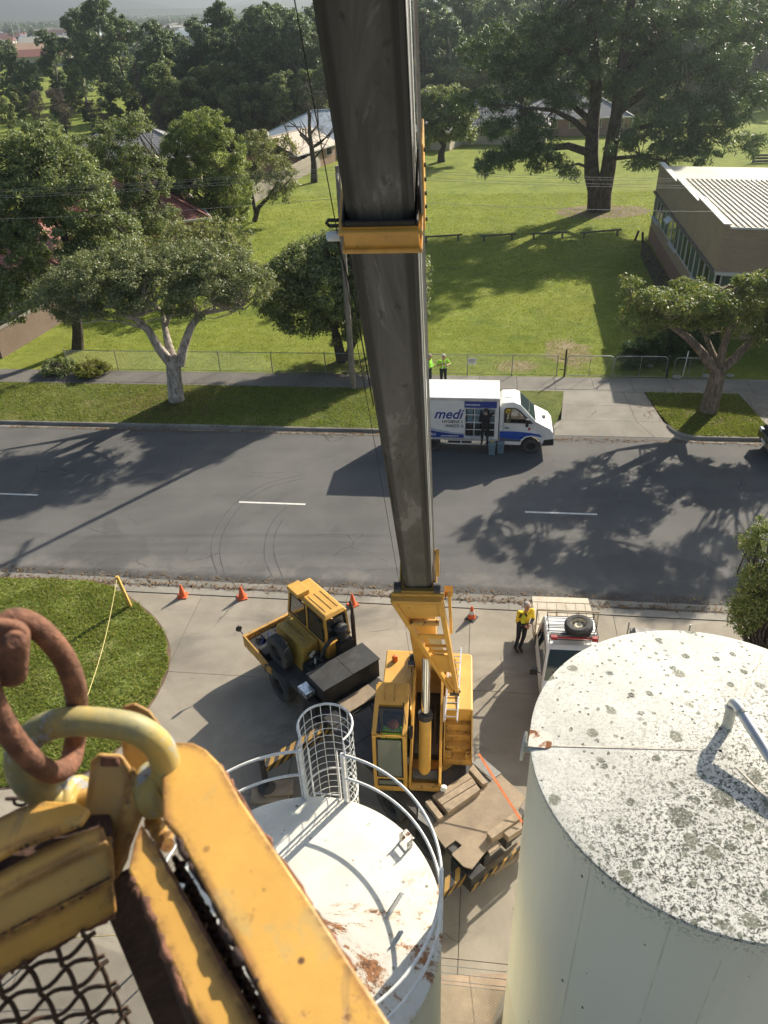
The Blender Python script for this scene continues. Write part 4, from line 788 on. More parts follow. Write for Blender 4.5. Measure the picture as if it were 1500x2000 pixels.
# dark leafy tree at the fence behind the pole
b = G(668, 706, .12); y0 = b.y
tr = [(LP(b, y0, [(668, 708, 0), (662, 680, 0), (655, 650, 0)]), .30, .22), (LP(b, y0, [(672, 708, .2), (690, 670, .3), (700, 630, .4)]), .2, .14)]
lb = [(LP(b, y0, [(655, 650, 0), (625, 610, -.3), (595, 575, -.5)]), .15, .05), (LP(b, y0, [(655, 650, 0), (660, 590, .6), (655, 540, 1)]), .16, .05), (LP(b, y0, [(700, 630, .4), (740, 590, .8), (790, 570, 1)]), .13, .04), (LP(b, y0, [(700, 630, .4), (700, 570, -.4), (690, 520, -.6)]), .12, .04)]
el = EP(b, y0, [(560, 560, 48, 52, .2, 1.8), (600, 515, 55, 42, .6, 2.0), (650, 495, 55, 36, .8, 2.0), (640, 570, 62, 60, -.3, 2.0), (715, 520, 60, 50, .6, 2.0), (720, 600, 60, 55, .2, 1.8), (785, 560, 45, 60, .8, 1.6), (812, 600, 22, 40, .6, .8), (590, 625, 50, 38, -.4, 1.4), (545, 600, 34, 28, .2, 1.2), (660, 640, 50, 30, .6, 1.2), (690, 472, 60, 26, .8, 1.8), (755, 500, 60, 42, 1.0, 2.0), (800, 530, 36, 46, 1.0, 1.6), (760, 610, 60, 50, .8, 1.8), (700, 560, 60, 50, 1.6, 1.8), (820, 575, 16, 34, .8, .8), (725, 430, 50, 40, .5, 1.8), (738, 385, 42, 36, .8, 1.6), (705, 462, 44, 36, 1, 1.6), (762, 445, 40, 45, .5, 1.6)])
tree('leafy_tree', 'dense dark green tree at the park fence, partly behind the boom', b, tr, lb, el, LF_MID, BK_DARK, 13, 1.3, .38, 85, .17, 2.3, .45, .3, -.5, 3)

# group of garden trees at left
b = G(152, 682, .12); y0 = b.y
tr = [(LP(b, y0, [(152, 684, 0), (152, 650, 0), (148, 610, 0), (140, 560, 0), (130, 480, .2), (118, 400, .4)]), .36, .12)]
lb = [(LP(b, y0, [(146, 600, 0), (100, 540, .6), (60, 480, 1)]), .14, .05), (LP(b, y0, [(140, 560, 0), (190, 490, .5), (215, 430, .8)]), .14, .05), (LP(b, y0, [(130, 480, .2), (90, 400, .5), (70, 330, .8)]), .12, .04), (LP(b, y0, [(140, 560, 0), (80, 570, -.8), (30, 580, -1)]), .1, .04)]
el = EP(b, y0, [(75, 285, 62, 38, 1.2, 2.2), (110, 340, 85, 55, .6, 2.8), (50, 390, 70, 60, 1, 2.6), (160, 400, 72, 60, .4, 2.6), (215, 470, 55, 50, .4, 2.2), (100, 460, 85, 62, -.2, 2.8), (30, 490, 60, 60, .4, 2.4), (170, 510, 55, 40, -.6, 2.0), (60, 560, 62, 45, -.8, 2.0), (20, 600, 40, 36, -.6, 1.6), (0, 330, 60, 60, 1.5, 2.4), (-60, 430, 70, 90, 1, 2.6)])
tree('garden_tree', 'tall dense leafy tree at the left edge above the boundary wall', b, tr, lb, el, LF_MID, BK_DARK, 14, 1.0, .42, 100, .165, 2.2, .5, .2, -.6, 3)
b = G(262, 560, .12) ; b = Vector((D(262, 520, 56).x, 56, .12)); y0 = 56
tr = [(LP(b, y0, [(262, 620, 0), (258, 520, 0), (250, 430, 0), (245, 340, .3)]), .34, .1)]
lb = [(LP(b, y0, [(256, 480, 0), (215, 400, .5), (195, 340, .8)]), .13, .04), (LP(b, y0, [(252, 450, 0), (300, 380, .3), (320, 330, .4)]), .13, .04)]
el = EP(b, y0, [(225, 290, 48, 48, .6, 2.4), (215, 360, 56, 56, 0, 2.6), (290, 355, 40, 60, .4, 2.2), (255, 430, 66, 52, -.5, 2.6), (310, 440, 46, 44, -.2, 2.2), (265, 250, 30, 26, 1, 1.4), (170, 300, 34, 40, .8, 1.6)])
tree('garden_tree', 'dark leafy tree between the tall left tree and the red roof', b, tr, lb, el, LF_MID, BK_DARK, 15, .9, .42, 95, .17, 2.2, .5, .2, -.6, 3)
b = G(440, 467, .12); y0 = b.y
tr = [(LP(b, y0, [(438, 470, 0), (425, 440, 0), (410, 400, 0), (400, 350, 0), (395, 290, .3)]), .34, .1)]
lb = [(LP(b, y0, [(412, 410, 0), (370, 360, .3), (345, 310, .6)]), .14, .05), (LP(b, y0, [(405, 380, 0), (440, 340, 0), (460, 300, 0)]), .14, .05), (LP(b, y0, [(425, 440, 0), (390, 420, -1), (365, 415, -1.5)]), .1, .04)]
el = EP(b, y0, [(395, 255, 58, 36, .5, 2.4), (360, 300, 52, 46, .2, 2.4), (430, 310, 56, 54, 0, 2.6), (385, 360, 62, 52, -.4, 2.8), (450, 370, 44, 50, -.2, 2.4), (400, 420, 62, 36, -.8, 2.4), (455, 425, 34, 36, -.4, 1.8), (340, 370, 36, 40, 0, 1.8)])
tree('garden_tree', 'bright green rounded tree right of the red roof', b, tr, lb, el, LF_LITE, BK_DARK, 16, .95, .42, 100, .165, 2.2, .5, .2, -.5, 3)
b = G(497, 433, .12); y0 = b.y
tr = [(LP(b, y0, [(497, 433, 0), (505, 405, 0), (525, 385, 0), (540, 360, 0)]), .24, .1), (LP(b, y0, [(500, 420, 0), (490, 370, .3), (495, 320, .6)]), .18, .08)]
lb = [(LP(b, y0, [(525, 385, 0), (555, 365, -.4), (570, 345, -.6)]), .08, .03), (LP(b, y0, [(495, 320, .6), (520, 300, 1)]), .08, .03)]
el = EP(b, y0, [(505, 290, 40, 28, .5, 1.8), (520, 330, 42, 32, .2, 1.8), (555, 345, 26, 36, 0, 1.4), (490, 350, 26, 32, .5, 1.4), (545, 380, 22, 20, -.3, 1)])
tree('garden_tree', 'thin pale olive tree with crooked limb beside the paling fence', b, tr, lb, el, LF_PALEOL, BK_DARK, 17, .9, .6, 75, .24, 2.6, .4, .4, -.5, 2)
b = Vector((D(545, 296, 97).x, 97, .12)); el = EP(b, 97, [(548, 292, 34, 24, 0, 1.8)])
tree('yellow_shrub', 'yellow-green rounded shrub before the tan roofed house', b, [([Vector((0, 0, 0)), Vector((0, 0, 2.4))], .12, .06)], [], el, LF_YEL, BK_DARK, 18, 1.0, .6, 70, .3, 2, .5, .2, -.6, 4, cat='shrub')
b = Vector((D(420, 470, 52).x, 52, .12)); el = EP(b, 52, [(345, 470, 50, 28, .5, 1.6), (420, 462, 50, 34, 0, 1.8), (300, 490, 40, 24, 0, 1.4), (470, 480, 40, 18, -.4, 1.2)])
tree('garden_shrub', 'low leafy shrubs behind the paperbark crown', b, [([Vector((0, 0, 0)), Vector((-.4, 0, 2.0))], .12, .05)], [], el, LF_PALEOL, BK_DARK, 19, .9, .55, 70, .2, 2.2, .5, .2, -.6, 4, cat='shrub')
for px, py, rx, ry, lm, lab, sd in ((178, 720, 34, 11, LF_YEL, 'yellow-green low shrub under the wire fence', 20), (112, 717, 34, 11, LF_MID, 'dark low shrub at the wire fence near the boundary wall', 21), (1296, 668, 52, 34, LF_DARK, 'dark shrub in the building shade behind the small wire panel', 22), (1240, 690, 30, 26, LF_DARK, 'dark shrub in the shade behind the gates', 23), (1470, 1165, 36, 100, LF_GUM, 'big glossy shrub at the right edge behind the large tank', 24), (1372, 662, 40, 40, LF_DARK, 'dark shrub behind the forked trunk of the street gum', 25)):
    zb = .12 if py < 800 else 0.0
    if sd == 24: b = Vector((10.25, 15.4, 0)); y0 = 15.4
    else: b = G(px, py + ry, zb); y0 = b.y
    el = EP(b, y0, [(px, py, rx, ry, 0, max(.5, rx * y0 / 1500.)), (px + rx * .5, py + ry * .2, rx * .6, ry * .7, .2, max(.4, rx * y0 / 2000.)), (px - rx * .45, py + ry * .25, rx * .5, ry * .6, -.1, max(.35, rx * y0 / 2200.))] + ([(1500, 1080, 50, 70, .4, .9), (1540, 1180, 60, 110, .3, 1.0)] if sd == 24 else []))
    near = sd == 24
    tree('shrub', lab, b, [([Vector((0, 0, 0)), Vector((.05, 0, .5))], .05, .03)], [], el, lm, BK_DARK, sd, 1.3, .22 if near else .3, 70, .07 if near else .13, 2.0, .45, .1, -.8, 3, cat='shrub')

# the big pine
b = G(1165, 412, .12); y0 = b.y; P_ = lambda *p: LP(b, y0, p)
tr = [(P_((1165, 414, 0), (1165, 395, 0), (1164, 370, 0), (1156, 340, 0), (1155, 300, .4), (1158, 240, .8), (1165, 170, 1), (1160, 90, 1.2), (1150, 0, 1.2), (1150, -80, 1)), .88, .28), (P_((1175, 414, 0), (1178, 380, 0), (1188, 330, -.3), (1195, 280, -.5), (1205, 220, -.8), (1212, 150, -1), (1225, 60, -1), (1240, -40, -1)), .82, .28)]
lb = [(P_((1155, 300, .4), (1110, 285, -1), (1060, 290, -2), (1000, 310, -3), (950, 325, -3.5)), .35, .1), (P_((1157, 270, .5), (1120, 235, -1), (1080, 215, -2), (1020, 210, -3)), .3, .1), (P_((1158, 240, .8), (1100, 190, 2), (1040, 140, 3)), .3, .1), (P_((1205, 220, -.8), (1260, 180, -2), (1330, 150, -3), (1400, 130, -3.5)), .36, .1), (P_((1195, 280, -.5), (1240, 250, -2.5), (1300, 240, -4), (1350, 250, -5)), .3, .1), (P_((1212, 150, -1), (1280, 90, 0), (1350, 50, 1)), .3, .1), (P_((1165, 170, 1), (1110, 100, 1), (1070, 50, 1)), .28, .1), (P_((1190, 310, -.3), (1250, 305, -3), (1300, 315, -5)), .2, .06), (P_((1156, 330, 0), (1130, 320, -1), (1100, 325, -2)), .15, .05), (P_((1205, 220, -.8), (1290, 140, 4), (1380, 100, 7), (1440, 90, 8)), .28, .08)]
el = EP(b, y0, [(960, 322, 55, 20, -3.5, 2.5), (1010, 300, 70, 24, -3, 3), (1075, 318, 45, 15, -2, 2), (1120, 338, 30, 8, -1.5, 1.2), (1010, 245, 80, 30, -2, 3.5), (1060, 195, 95, 36, -1, 4), (1010, 140, 80, 34, 2, 4), (1100, 130, 90, 34, 0, 4), (1085, 60, 95, 40, 1, 4), (1170, 60, 90, 50, 0, 4.5), (1130, -30, 110, 50, 1, 5), (1230, -20, 120, 60, -1, 5), (1290, 60, 100, 40, 0, 4.5), (1370, 40, 90, 40, 1, 4), (1330, 130, 90, 34, -2, 4), (1410, 130, 66, 36, -2, 3.5), (1260, 170, 80, 30, -2, 3.5), (1340, 225, 90, 36, -4, 3.5), (1410, 220, 50, 40, -4, 3), (1280, 265, 75, 28, -4, 3), (1340, 300, 70, 26, -5, 2.6), (1270, 320, 45, 14, -4, 1.8), (1385, 275, 45, 26, -4.5, 2.4), (1160, 180, 50, 26, 3, 3), (1220, 110, 60, 30, 3, 4), (1040, 270, 50, 18, -4, 2), (1440, 80, 46, 40, 6, 4), (1215, 290, 30, 14, -3, 1.5), (930, 200, 55, 26, 0, 3), (960, 90, 70, 34, 3, 3.5), (1470, 180, 50, 34, -2, 3), (1480, 40, 60, 50, 5, 4), (1460, 290, 36, 22, -3, 2)])
tree('pine_tree', 'huge spreading dark pine with twin trunk on the park lawn', b, tr, lb, el, LF_PINE, BK_PINE, 30, .78, .75, 90, .46, 6, .35, .25, -.6, 3, shell=.2, spread=.9)
sheet('pine_litter', [b + Vector((math.cos(a) * 4.2 + .5, math.sin(a) * 2.6 - .3, 0)) for a in np.linspace(0, 6.28, 18)[:-1]], .119, PM('needle_litter', (.17, .12, .075), .95, 0, .3, 1.5, .5, 15))
# round tree by the far house, bare dark tree
b = G(862, 316, .12); y0 = b.y
tree('park_tree', 'round crowned tree on the far lawn left of the pine', b, [(LP(b, y0, [(862, 316, 0), (862, 300, 0), (868, 285, 0), (866, 255, 0)]), .5, .2)], [(LP(b, y0, [(866, 285, 0), (845, 255, 0), (835, 225, 0)]), .2, .06), (LP(b, y0, [(868, 280, 0), (890, 250, 0), (900, 220, 0)]), .2, .06)], EP(b, y0, [(868, 195, 50, 28, 0, 3.2), (840, 220, 38, 34, 0, 3), (895, 225, 36, 34, -.5, 3), (868, 240, 50, 34, -1, 3.2), (850, 270, 36, 20, -1, 2), (905, 265, 26, 18, -.5, 1.8)]), LF_MID, BK_DARK, 31, 1.0, .6, 80, .3, 2.1, .5, .2, -.5, 3)
b = G(614, 356, .12); y0 = b.y; rng = np.random.default_rng(4); lb = []
for k in range(11):
    a = rng.uniform(-1, 1); h = rng.uniform(2.5, 7); e = Vector((a * 4.0, rng.uniform(-2, 2), h + rng.uniform(.5, 2.5))); lb.append((wob((0, 0, h * .7), e, 4, .06, rng), .12, .02))
tree('bare_tree', 'bare black tree with level limbs on the far lawn left of the boom', b, [([Vector((0, 0, 0)), Vector((.1, 0, 2)), Vector((-.1, 0, 5)), Vector((.1, 0, 8))], .42, .08)], lb, [((0, 0, 6.5), (3.4, 2.4, 3.2)), ((0, 0, 4), (3.6, 2.4, 1.6))], LF_TWIG, BK_DARK, 33, .35, .9, 26, 1.0, 40, .2, -.3, -.9, 1, spread=1.2)

# ------------------------------------------------------------------ far gums: prototypes copied one by one
def proto(seed, h, lean, bark, lm, bare=False, wide=.24, poplar=False):
    rng = np.random.default_rng(seed); tr = [(wob((0, 0, -.3), (lean * h, 0, h * .82), 6, .015, rng), h * .02, h * .006)]; lb = []; el = []
    tp = tr[0][0]
    if poplar:
        for i in range(16):
            z = h * (.15 + .8 * i / 16); el.append(((rng.normal(0, .15), rng.normal(0, .15), z), (h * .07, h * .07, h * .06)))
    else:
        for i in range(17):
            f = .16 + .84 * (i + rng.uniform(0, .8)) / 17; a = rng.uniform(0, 6.28); rr = h * wide * (1.15 - abs(f - .6) * 1.5) * rng.uniform(.4, .95); c = Vector((math.cos(a) * rr + lean * h * f, math.sin(a) * rr, h * f)); s_ = Vector((lean * h * f * .7, 0, h * f * .72)); lb.append((wob(s_, c, 3, .05, rng), h * .007, h * .002)); r_ = h * rng.uniform(.09, .14); el.append((tuple(c), (r_, r_, r_ * .8)))
    if bare: return tr, lb, el, dict(lm=LF_TWIG, bm=bark, dens=.9, cr=h * .05, nleaf=40, leaf=h * .06, elong=17, up=.1, droop=-.6, low=-1, spread=1.2, twigs=2)
    return tr, lb, el, dict(lm=lm, bm=bark, dens=1.05, cr=h * .042, nleaf=56, leaf=h * .026, elong=2.1, up=.4, droop=.6, low=-.8, twigs=5)
PR = []
for k, (sd, h, lean, bk, lm, bare, wide, pop) in enumerate(((41, 18, .02, BK_PALE, LF_EUC, False, .22, False), (42, 17, -.05, BK_DARK, LF_EUC, False, .27, False), (43, 19, .06, BK_PALE, LF_EUC, False, .2, False), (44, 12, 0, BK_DARK, LF_MID, False, .34, False), (45, 11, .02, BK_DARK, LF_EUC, True, .26, False), (46, 15, 0, BK_PALE, LF_EUC, True, .1, True), (47, 9, 0, BK_DARK, LF_DARK, False, .4, False))):
    PR.append((sd, h, proto(sd, h, lean, bk, lm, bare, wide, pop)))
_first = {}
def far(k, name, label, x, y, sc=1.0, rz=None, group=None):
    if k in _first: o = clone(_first[k], (x, y, .05), rnd.uniform(0, 6.28) if rz is None else rz, label=label, scale=sc); o.name = name
    else:
        sd, h, (tr, lb, el, kw) = PR[k]; kw = dict(kw); lm, bm = kw.pop('lm'), kw.pop('bm'); o = tree(name, label, (x, y, .05), tr, lb, el, lm, bm, sd, **kw, seg=6); o.scale = (sc,) * 3; _first[k] = o; o.rotation_euler.z = rz or 0
    if group: o['group'] = group
    elif 'group' in o: del o['group']
    return o
GB = 'gum trees in the belt behind the houses'
def belt(px, py_top, y, k=None):       # a tree at distance y whose top reaches photo row py_top
    p = D(px, py_top, y); k = rnd.choice((0, 1, 2)) if k is None else k; zone = 'left of the bare tree' if px < 480 else 'behind the blue-grey roof beside the boom' if px < 760 else 'between the boom and the pine' if px < 1000 else 'behind the pine crown' if px < 1330 else 'right of the pine'; far(k, 'gum_tree', (('pale trunked tall gum' if k in (0, 2) else 'dark tall gum') if k != 3 else 'low bushy tree') + ' in the belt ' + zone, p.x, y, max(.35, p.z / (PR[k][1] * 1.03)), None, GB)
for i in range(34): belt(290 + i * 11 + rnd.uniform(-8, 8), rnd.uniform(42, 95) - (i > 12) * 30, rnd.uniform(138, 172))
for i in range(46): belt(795 + i * 20 + rnd.uniform(-12, 12), rnd.uniform(-40, 40), rnd.uniform(144, 195))
for i in range(20): belt(320 + i * 18 + rnd.uniform(-8, 8), rnd.uniform(115, 165), rnd.uniform(129, 138), 3)
for i in range(22): belt(800 + i * 34 + rnd.uniform(-16, 16), rnd.uniform(110, 175), rnd.uniform(134, 143), 3)
for i in range(34): p = D(rnd.uniform(-40, 330), 120, rnd.uniform(150, 300)); far(rnd.choice((3, 6, 6, 1)), 'scrub_tree', ('bushy scrub tree on the rough lawn at the left edge' if p.x < -70 else 'bushy scrub tree on the rough lawn below the skyline gums'), p.x, p.y, rnd.uniform(.35, .75), None, 'scrub trees at far left')
for px, pt, y, k, lab in ((175, -5, 185, 0, 'tallest gum with pale trunks reaching the skyline at left'), (130, 20, 200, 2, 'gum crown just left of the tallest skyline gum'), (215, 30, 178, 1, 'gum crown just right of the tallest skyline gum'), (90, 60, 205, 2, 'gum beside the orange roofed shed, with dark crown'), (10, 90, 200, 1, 'gum at the left edge below the far poles'), (265, 112, 150, 5, 'slim bare brown poplar left of centre'), (310, 185, 128, 4, 'bare grey tree with dense pale twigs below the poplar'), (65, 178, 150, 4, 'bare grey-brown tree on the left lawn, leftmost'), (110, 172, 140, 4, 'bare grey-brown tree on the left lawn, second from the edge'), (180, 195, 135, 4, 'low bare tree left of the poplar'), (205, 160, 145, 3, 'bushy olive tree below the tallest gum'), (250, 150, 170, 3, 'bushy tree behind the poplar'), (0, 190, 150, 3, 'dark bushy tree at the left edge of the lawn'), (345, 150, 150, 1, 'gum right of the poplar before the belt')):
    p = D(px, pt, y); far(k, 'lone_tree', lab, p.x, y, max(.3, p.z / (PR[k][1] * 1.03)))

# fallen leaves under the street trees and along the gutters (uncountable)
rg = np.random.default_rng(77); pts = []
for (cx_, cy_, rr, n_, z) in ((-10.0, 34.6, 3.6, 2200, .128), (15, 31.6, 3.0, 1500, .128), (-2.2, 38.0, 2.6, 900, .128), (20.3, 71.5, 5.0, 1500, .125)):
    a = rg.uniform(0, 6.283, n_); r_ = rr * np.sqrt(rg.uniform(0, 1, n_)) * rg.uniform(.5, 1.2, n_); pts.append(np.c_[cx_ + np.cos(a) * r_, cy_ + np.sin(a) * r_ * .7, np.full(n_, z)])
q = pts[0]; t_ = q @ np.array([.139, .9903, 0]); pts = [p[(p @ np.array([.139, .9903, 0])) > 30.8] for p in pts]
for (t0, z, n_) in ((30.36, .012, 1600), (19.25, .004, 1500), (19.62, .006, 700)):
    s_ = rg.uniform(-22, 18, n_); tt = t0 + rg.normal(0, .09, n_); w = np.outer(s_, [.9903, -.139, 0]) + np.outer(tt, [.139, .9903, 0]); w[:, 2] = z; pts.append(w)
C_ = np.concatenate(pts); n_ = len(C_); a = rg.uniform(0, 6.283, n_); L_ = rg.uniform(.03, .075, n_); u = np.c_[np.cos(a), np.sin(a), rg.normal(0, .15, n_)] * L_[:, None]; v_ = np.c_[-np.sin(a), np.cos(a), rg.normal(0, .2, n_)] * (L_ * .4)[:, None]; V = np.empty((n_, 4, 3)); V[:, 0] = C_ - u; V[:, 1] = C_ + v_; V[:, 2] = C_ + u; V[:, 3] = C_ - v_; V[:, :, 2] += .012
o = npmesh('fallen_leaves', V.reshape(-1, 3), np.arange(4 * n_).reshape(-1, 4), leafmat('dead_leaf', [(.10, .06, .03), (.20, .12, .06), (.30, .20, .10)], .05, .8)); o['kind'] = 'stuff'; o['label'] = 'dry fallen leaves under the street trees and in the gutters'; o['category'] = 'leaves'
# ================================================================== FAR TOWN, HILLS, AIR
MAT_SHED = PM('orange_roof', (.62, .40, .28), .7, 0, .1); MAT_SHEDW = PM('pale_blue_wall', (.42, .48, .55), .7, 0, .08)
def shed(label, px, py, y, w, d, h, rh, wall, roof, rz=0, z=0.0):
    p = D(px, py, y); hs = thing('far_building', label, 'building', (p.x, y, -.02), rz); x, yy = w / 2, d / 2
    m = MB(); m.bb(-x, x, -yy, yy, 0, h); m.build('wall', wall, hs); m = MB(); m.add([(-x - .4, -yy - .4, h), (x + .4, -yy - .4, h), (x + .4, yy + .4, h), (-x - .4, yy + .4, h), (-x, 0, h + rh), (x, 0, h + rh)], [(0, 1, 5, 4), (2, 3, 4, 5), (1, 2, 5), (3, 0, 4), (3, 2, 1, 0)]); m.build('roof', roof, hs); 
    for k in range(3): m = MB(); wx = -x + (k + .5) * w / 3; m.bb(wx - w * .06, wx + w * .06, -yy - .06, -yy + .01, h * .35, h * .75); m.build('window', MAT_GLS, hs)
    return hs
shed('far shed with orange roof and pale blue wall at left', 45, 105, 420, 24, 16, 4.0, 4.0, MAT_SHEDW, MAT_SHED, R(4)); shed('far low red roofed building right of the orange shed', 82, 112, 380, 26, 12, 4, 2.5, MAT_CRM, MAT_TP, R(8)); shed('far white building behind the skyline gum', 95, 85, 520, 30, 16, 6, 3, MAT_FRM, MAT_ROOFW, R(-3))
shed('far orange gabled house between gum crowns', 232, 80, 520, 14, 12, 5, 4, MAT_CRM, MAT_SHED, R(20)); shed('far long white building between gum crowns', 250, 95, 460, 30, 10, 3.5, 2, MAT_FRM, MAT_ROOFW, R(0)); shed('far white flat roofed building left of the belt', 465, 92, 480, 24, 14, 5, 2, MAT_FRM, MAT_ROOFW, R(5))
r2 = random.Random(3); roofs = (MAT_TG, MAT_ROOFW, MAT_TP, MAT_TT, MAT_TB)
for i in range(46):
    px, y = r2.uniform(-60, 640), r2.uniform(560, 1500); ri = r2.randrange(5); shed(f'tiny far town house with {("dark grey", "cream", "pink", "tan", "blue-grey")[ri]} roof ' + ('left of the skyline gums' if px < 120 else 'between skyline gums and boom'), px, 60, y, r2.uniform(14, 30), r2.uniform(10, 16), r2.uniform(3, 5), r2.uniform(2, 4), r2.choice((MAT_CRM, MAT_FRM, MAT_BRKP)), roofs[ri], r2.uniform(-.5, .5))['group'] = 'far town houses'
for i in range(90):
    px, y = r2.uniform(-80, 640), 330 + 1300 * r2.random() ** 1.5; p = D(px, 50, y); k = r2.choice((3, 3, 6, 1)); far(k, 'plain_tree', 'small far tree on the plain towards the hills', p.x, y, r2.uniform(.6, 1.15) * 10 / PR[k][1], None, 'far trees on the plain')
# light poles near the left edge
for px in (19, 32):
    p = D(px, 40, 520); m = MB(); m.cyl((0, 0, 0), (0, 0, 17), .3, .18, 8); o = m.build('light_mast', PM('mast', (.6, .6, .6), .5)); o.location = (p.x, 520, 0); tag(o, 'thin pale mast on the skyline at left, ' + ('left' if px == 19 else 'right') + ' of two', 'mast', 'two far masts')
# far woods as one mass, hill ridges
def wood(name, label, x0, x1, y0, y1, n, h, seed):
    rng = np.random.default_rng(seed); c = np.c_[rng.uniform(x0, x1, n), rng.uniform(y0, y1, n), rng.uniform(h * .3, h, n)]; v, f = leafmesh(rng, c, np.full(n, h * .5), 26, h * .42, 1.7, .5, .1)
    o = npmesh(name, v, f, LF_EUC); o['kind'] = 'stuff'; o['label'] = label; o['category'] = 'wood'
wood('far_wood', 'far dark line of woods across the plain', -1500, 900, 1500, 1750, 1700, 12, 61); wood('far_wood', 'far band of trees before the hills', -2600, 2400, 2300, 2600, 1800, 16, 62); wood('far_wood', 'mass of woodland behind the belt at right', 20, 330, 220, 330, 1500, 13, 63)
MAT_HILL = PM('hill', (.07, .085, .05), .95, 0, .3, .004, 0)
for k, (y, h, sd) in enumerate(((3600, 70, 1), (5200, 190, 2), (7600, 330, 3))):
    xs = np.linspace(-9000, 9000, 160); z = h * (.45 + .3 * np.sin(xs * .0011 + sd * 2.1) + .16 * np.sin(xs * .0031 + sd) + .09 * np.sin(xs * .0083 + sd * 3)); m = MB(); n = len(xs); v = []
    for dy, f in ((-900, 0), (-350, .62), (0, 1), (900, .1)): v += [(x, y + dy, -30 + zz * f + 18 * math.sin(x * .004 + dy) * (0 < f < 1)) for x, zz in zip(xs, z + 30)]
    m.add(v, [(r * n + i, r * n + i + 1, (r + 1) * n + i + 1, (r + 1) * n + i) for r in range(3) for i in range(n - 1)]); o = m.build('hills', MAT_HILL, smooth=180); o['kind'] = 'structure'
hz = MB(); hz.bb(-8990, 8990, -500, 9500, -80, 420); ho = hz.build('haze', None); ho.data.materials.clear(); s = NT('haze_air'); s.n.remove(s.b); v = s.n.new('ShaderNodeVolumePrincipled'); v.inputs['Density'].default_value = .00042; v.inputs['Color'].default_value = (.80, .90, 1, 1); v.inputs['Anisotropy'].default_value = .75; s.L(v.outputs[0], s.out.inputs['Volume']); ho.data.materials.append(s.mat); ho['kind'] = 'stuff'; ho['label'] = 'thin blue haze over the town and hills'
# ================================================================== MOBILE CRANE
MAT_YEL = PM('crane_yellow', (.62, .345, .07), .45, 0, .10, 1.6, .08, 30, .30, (.30, .17, .05), 2.2, .42, (.14, .055, .022), 11)
MAT_YELD = PM('crane_yellow_worn', (.54, .30, .07), .6, 0, .16, 2.5, .15, 30, .5, (.16, .10, .045), 3, .75, (.14, .055, .022), 9)
MAT_BLK = PM('black_paint', (.022, .022, .023), .55, 0, .3, 3, .15, 30, .45, (.085, .08, .072), 2.2); MAT_RUB = PM('tyre_rubber', (.06, .06, .06), .85, 0, .25, 6, .3, 60, .4, (.10, .09, .08), 4)
MAT_CHROME = PM('polished_rod', (.72, .73, .75), .12, 1, .05, 3, 0); MAT_STEEL = PM('grey_steel', (.25, .25, .25), .45, .7, .2, 5, .1); MAT_OIL = PM('oily_deck', (.055, .052, .048), .6, 0, .35, 2.5, .25, 40, .5, (.12, .10, .085), 2)
MAT_PLY = PM('weathered_plywood', (.30, .235, .165), .9, 0, .18, 1.6, .3, 30, .5, (.17, .13, .095), 2.6); MAT_TIM = PM('weathered_timber', (.34, .265, .185), .9, 0, .2, 3, .4, 30, .4, (.19, .145, .10), 4)
MAT_CHK = PM('checker_plate', (.20, .20, .19), .6, .4, .2, 4, .6, 45, .4, (.10, .09, .08), 3); MAT_PANE = glass('cab_glass', (.62, .70, .68), .72, .02); MAT_SEAL = PM('black_seal', (.015, .015, .015), .6); MAT_PANED = glass('dark_cab_glass', (.25, .28, .26), .14, .03); MAT_PANEW = glass('dusty_sky_sheen_glass', (.6, .68, .64), .5, .04); MAT_ORNG = PM('beacon_orange', (.75, .16, .03), .3)
MAT_OLIVE = PM('sun_bleached_hood', (.42, .27, .055), .55, 0, .12, 2, .1, 30, .4, (.24, .17, .06), 2.0)
def m_stripe(name):
    s = NT(name); x = s.xyz(); f = s.math('FRACT', s.math('MULTIPLY', s.math('ADD', s.math('ADD', x[0], x[1]), x[2]), 3.6)); c = s.mix(s.math('GREATER_THAN', f, .5), (.02, .02, .02), (.36, .21, .045)); c = s.mix(s.math('MULTIPLY', s.ramp(s.noise(3, 6, .65), .45, .7), .5), c, (.07, .055, .04)); return s.fin(c, .65)
_g = MAT_PANEW.node_tree.nodes['Principled BSDF']; _g.inputs['Base Color'].default_value = (.30, .33, .29, 1); _g.inputs['Roughness'].default_value = .6  # pale matte base paints dust and reflected sky into the windscreen
MAT_STR = m_stripe('hazard_stripes')
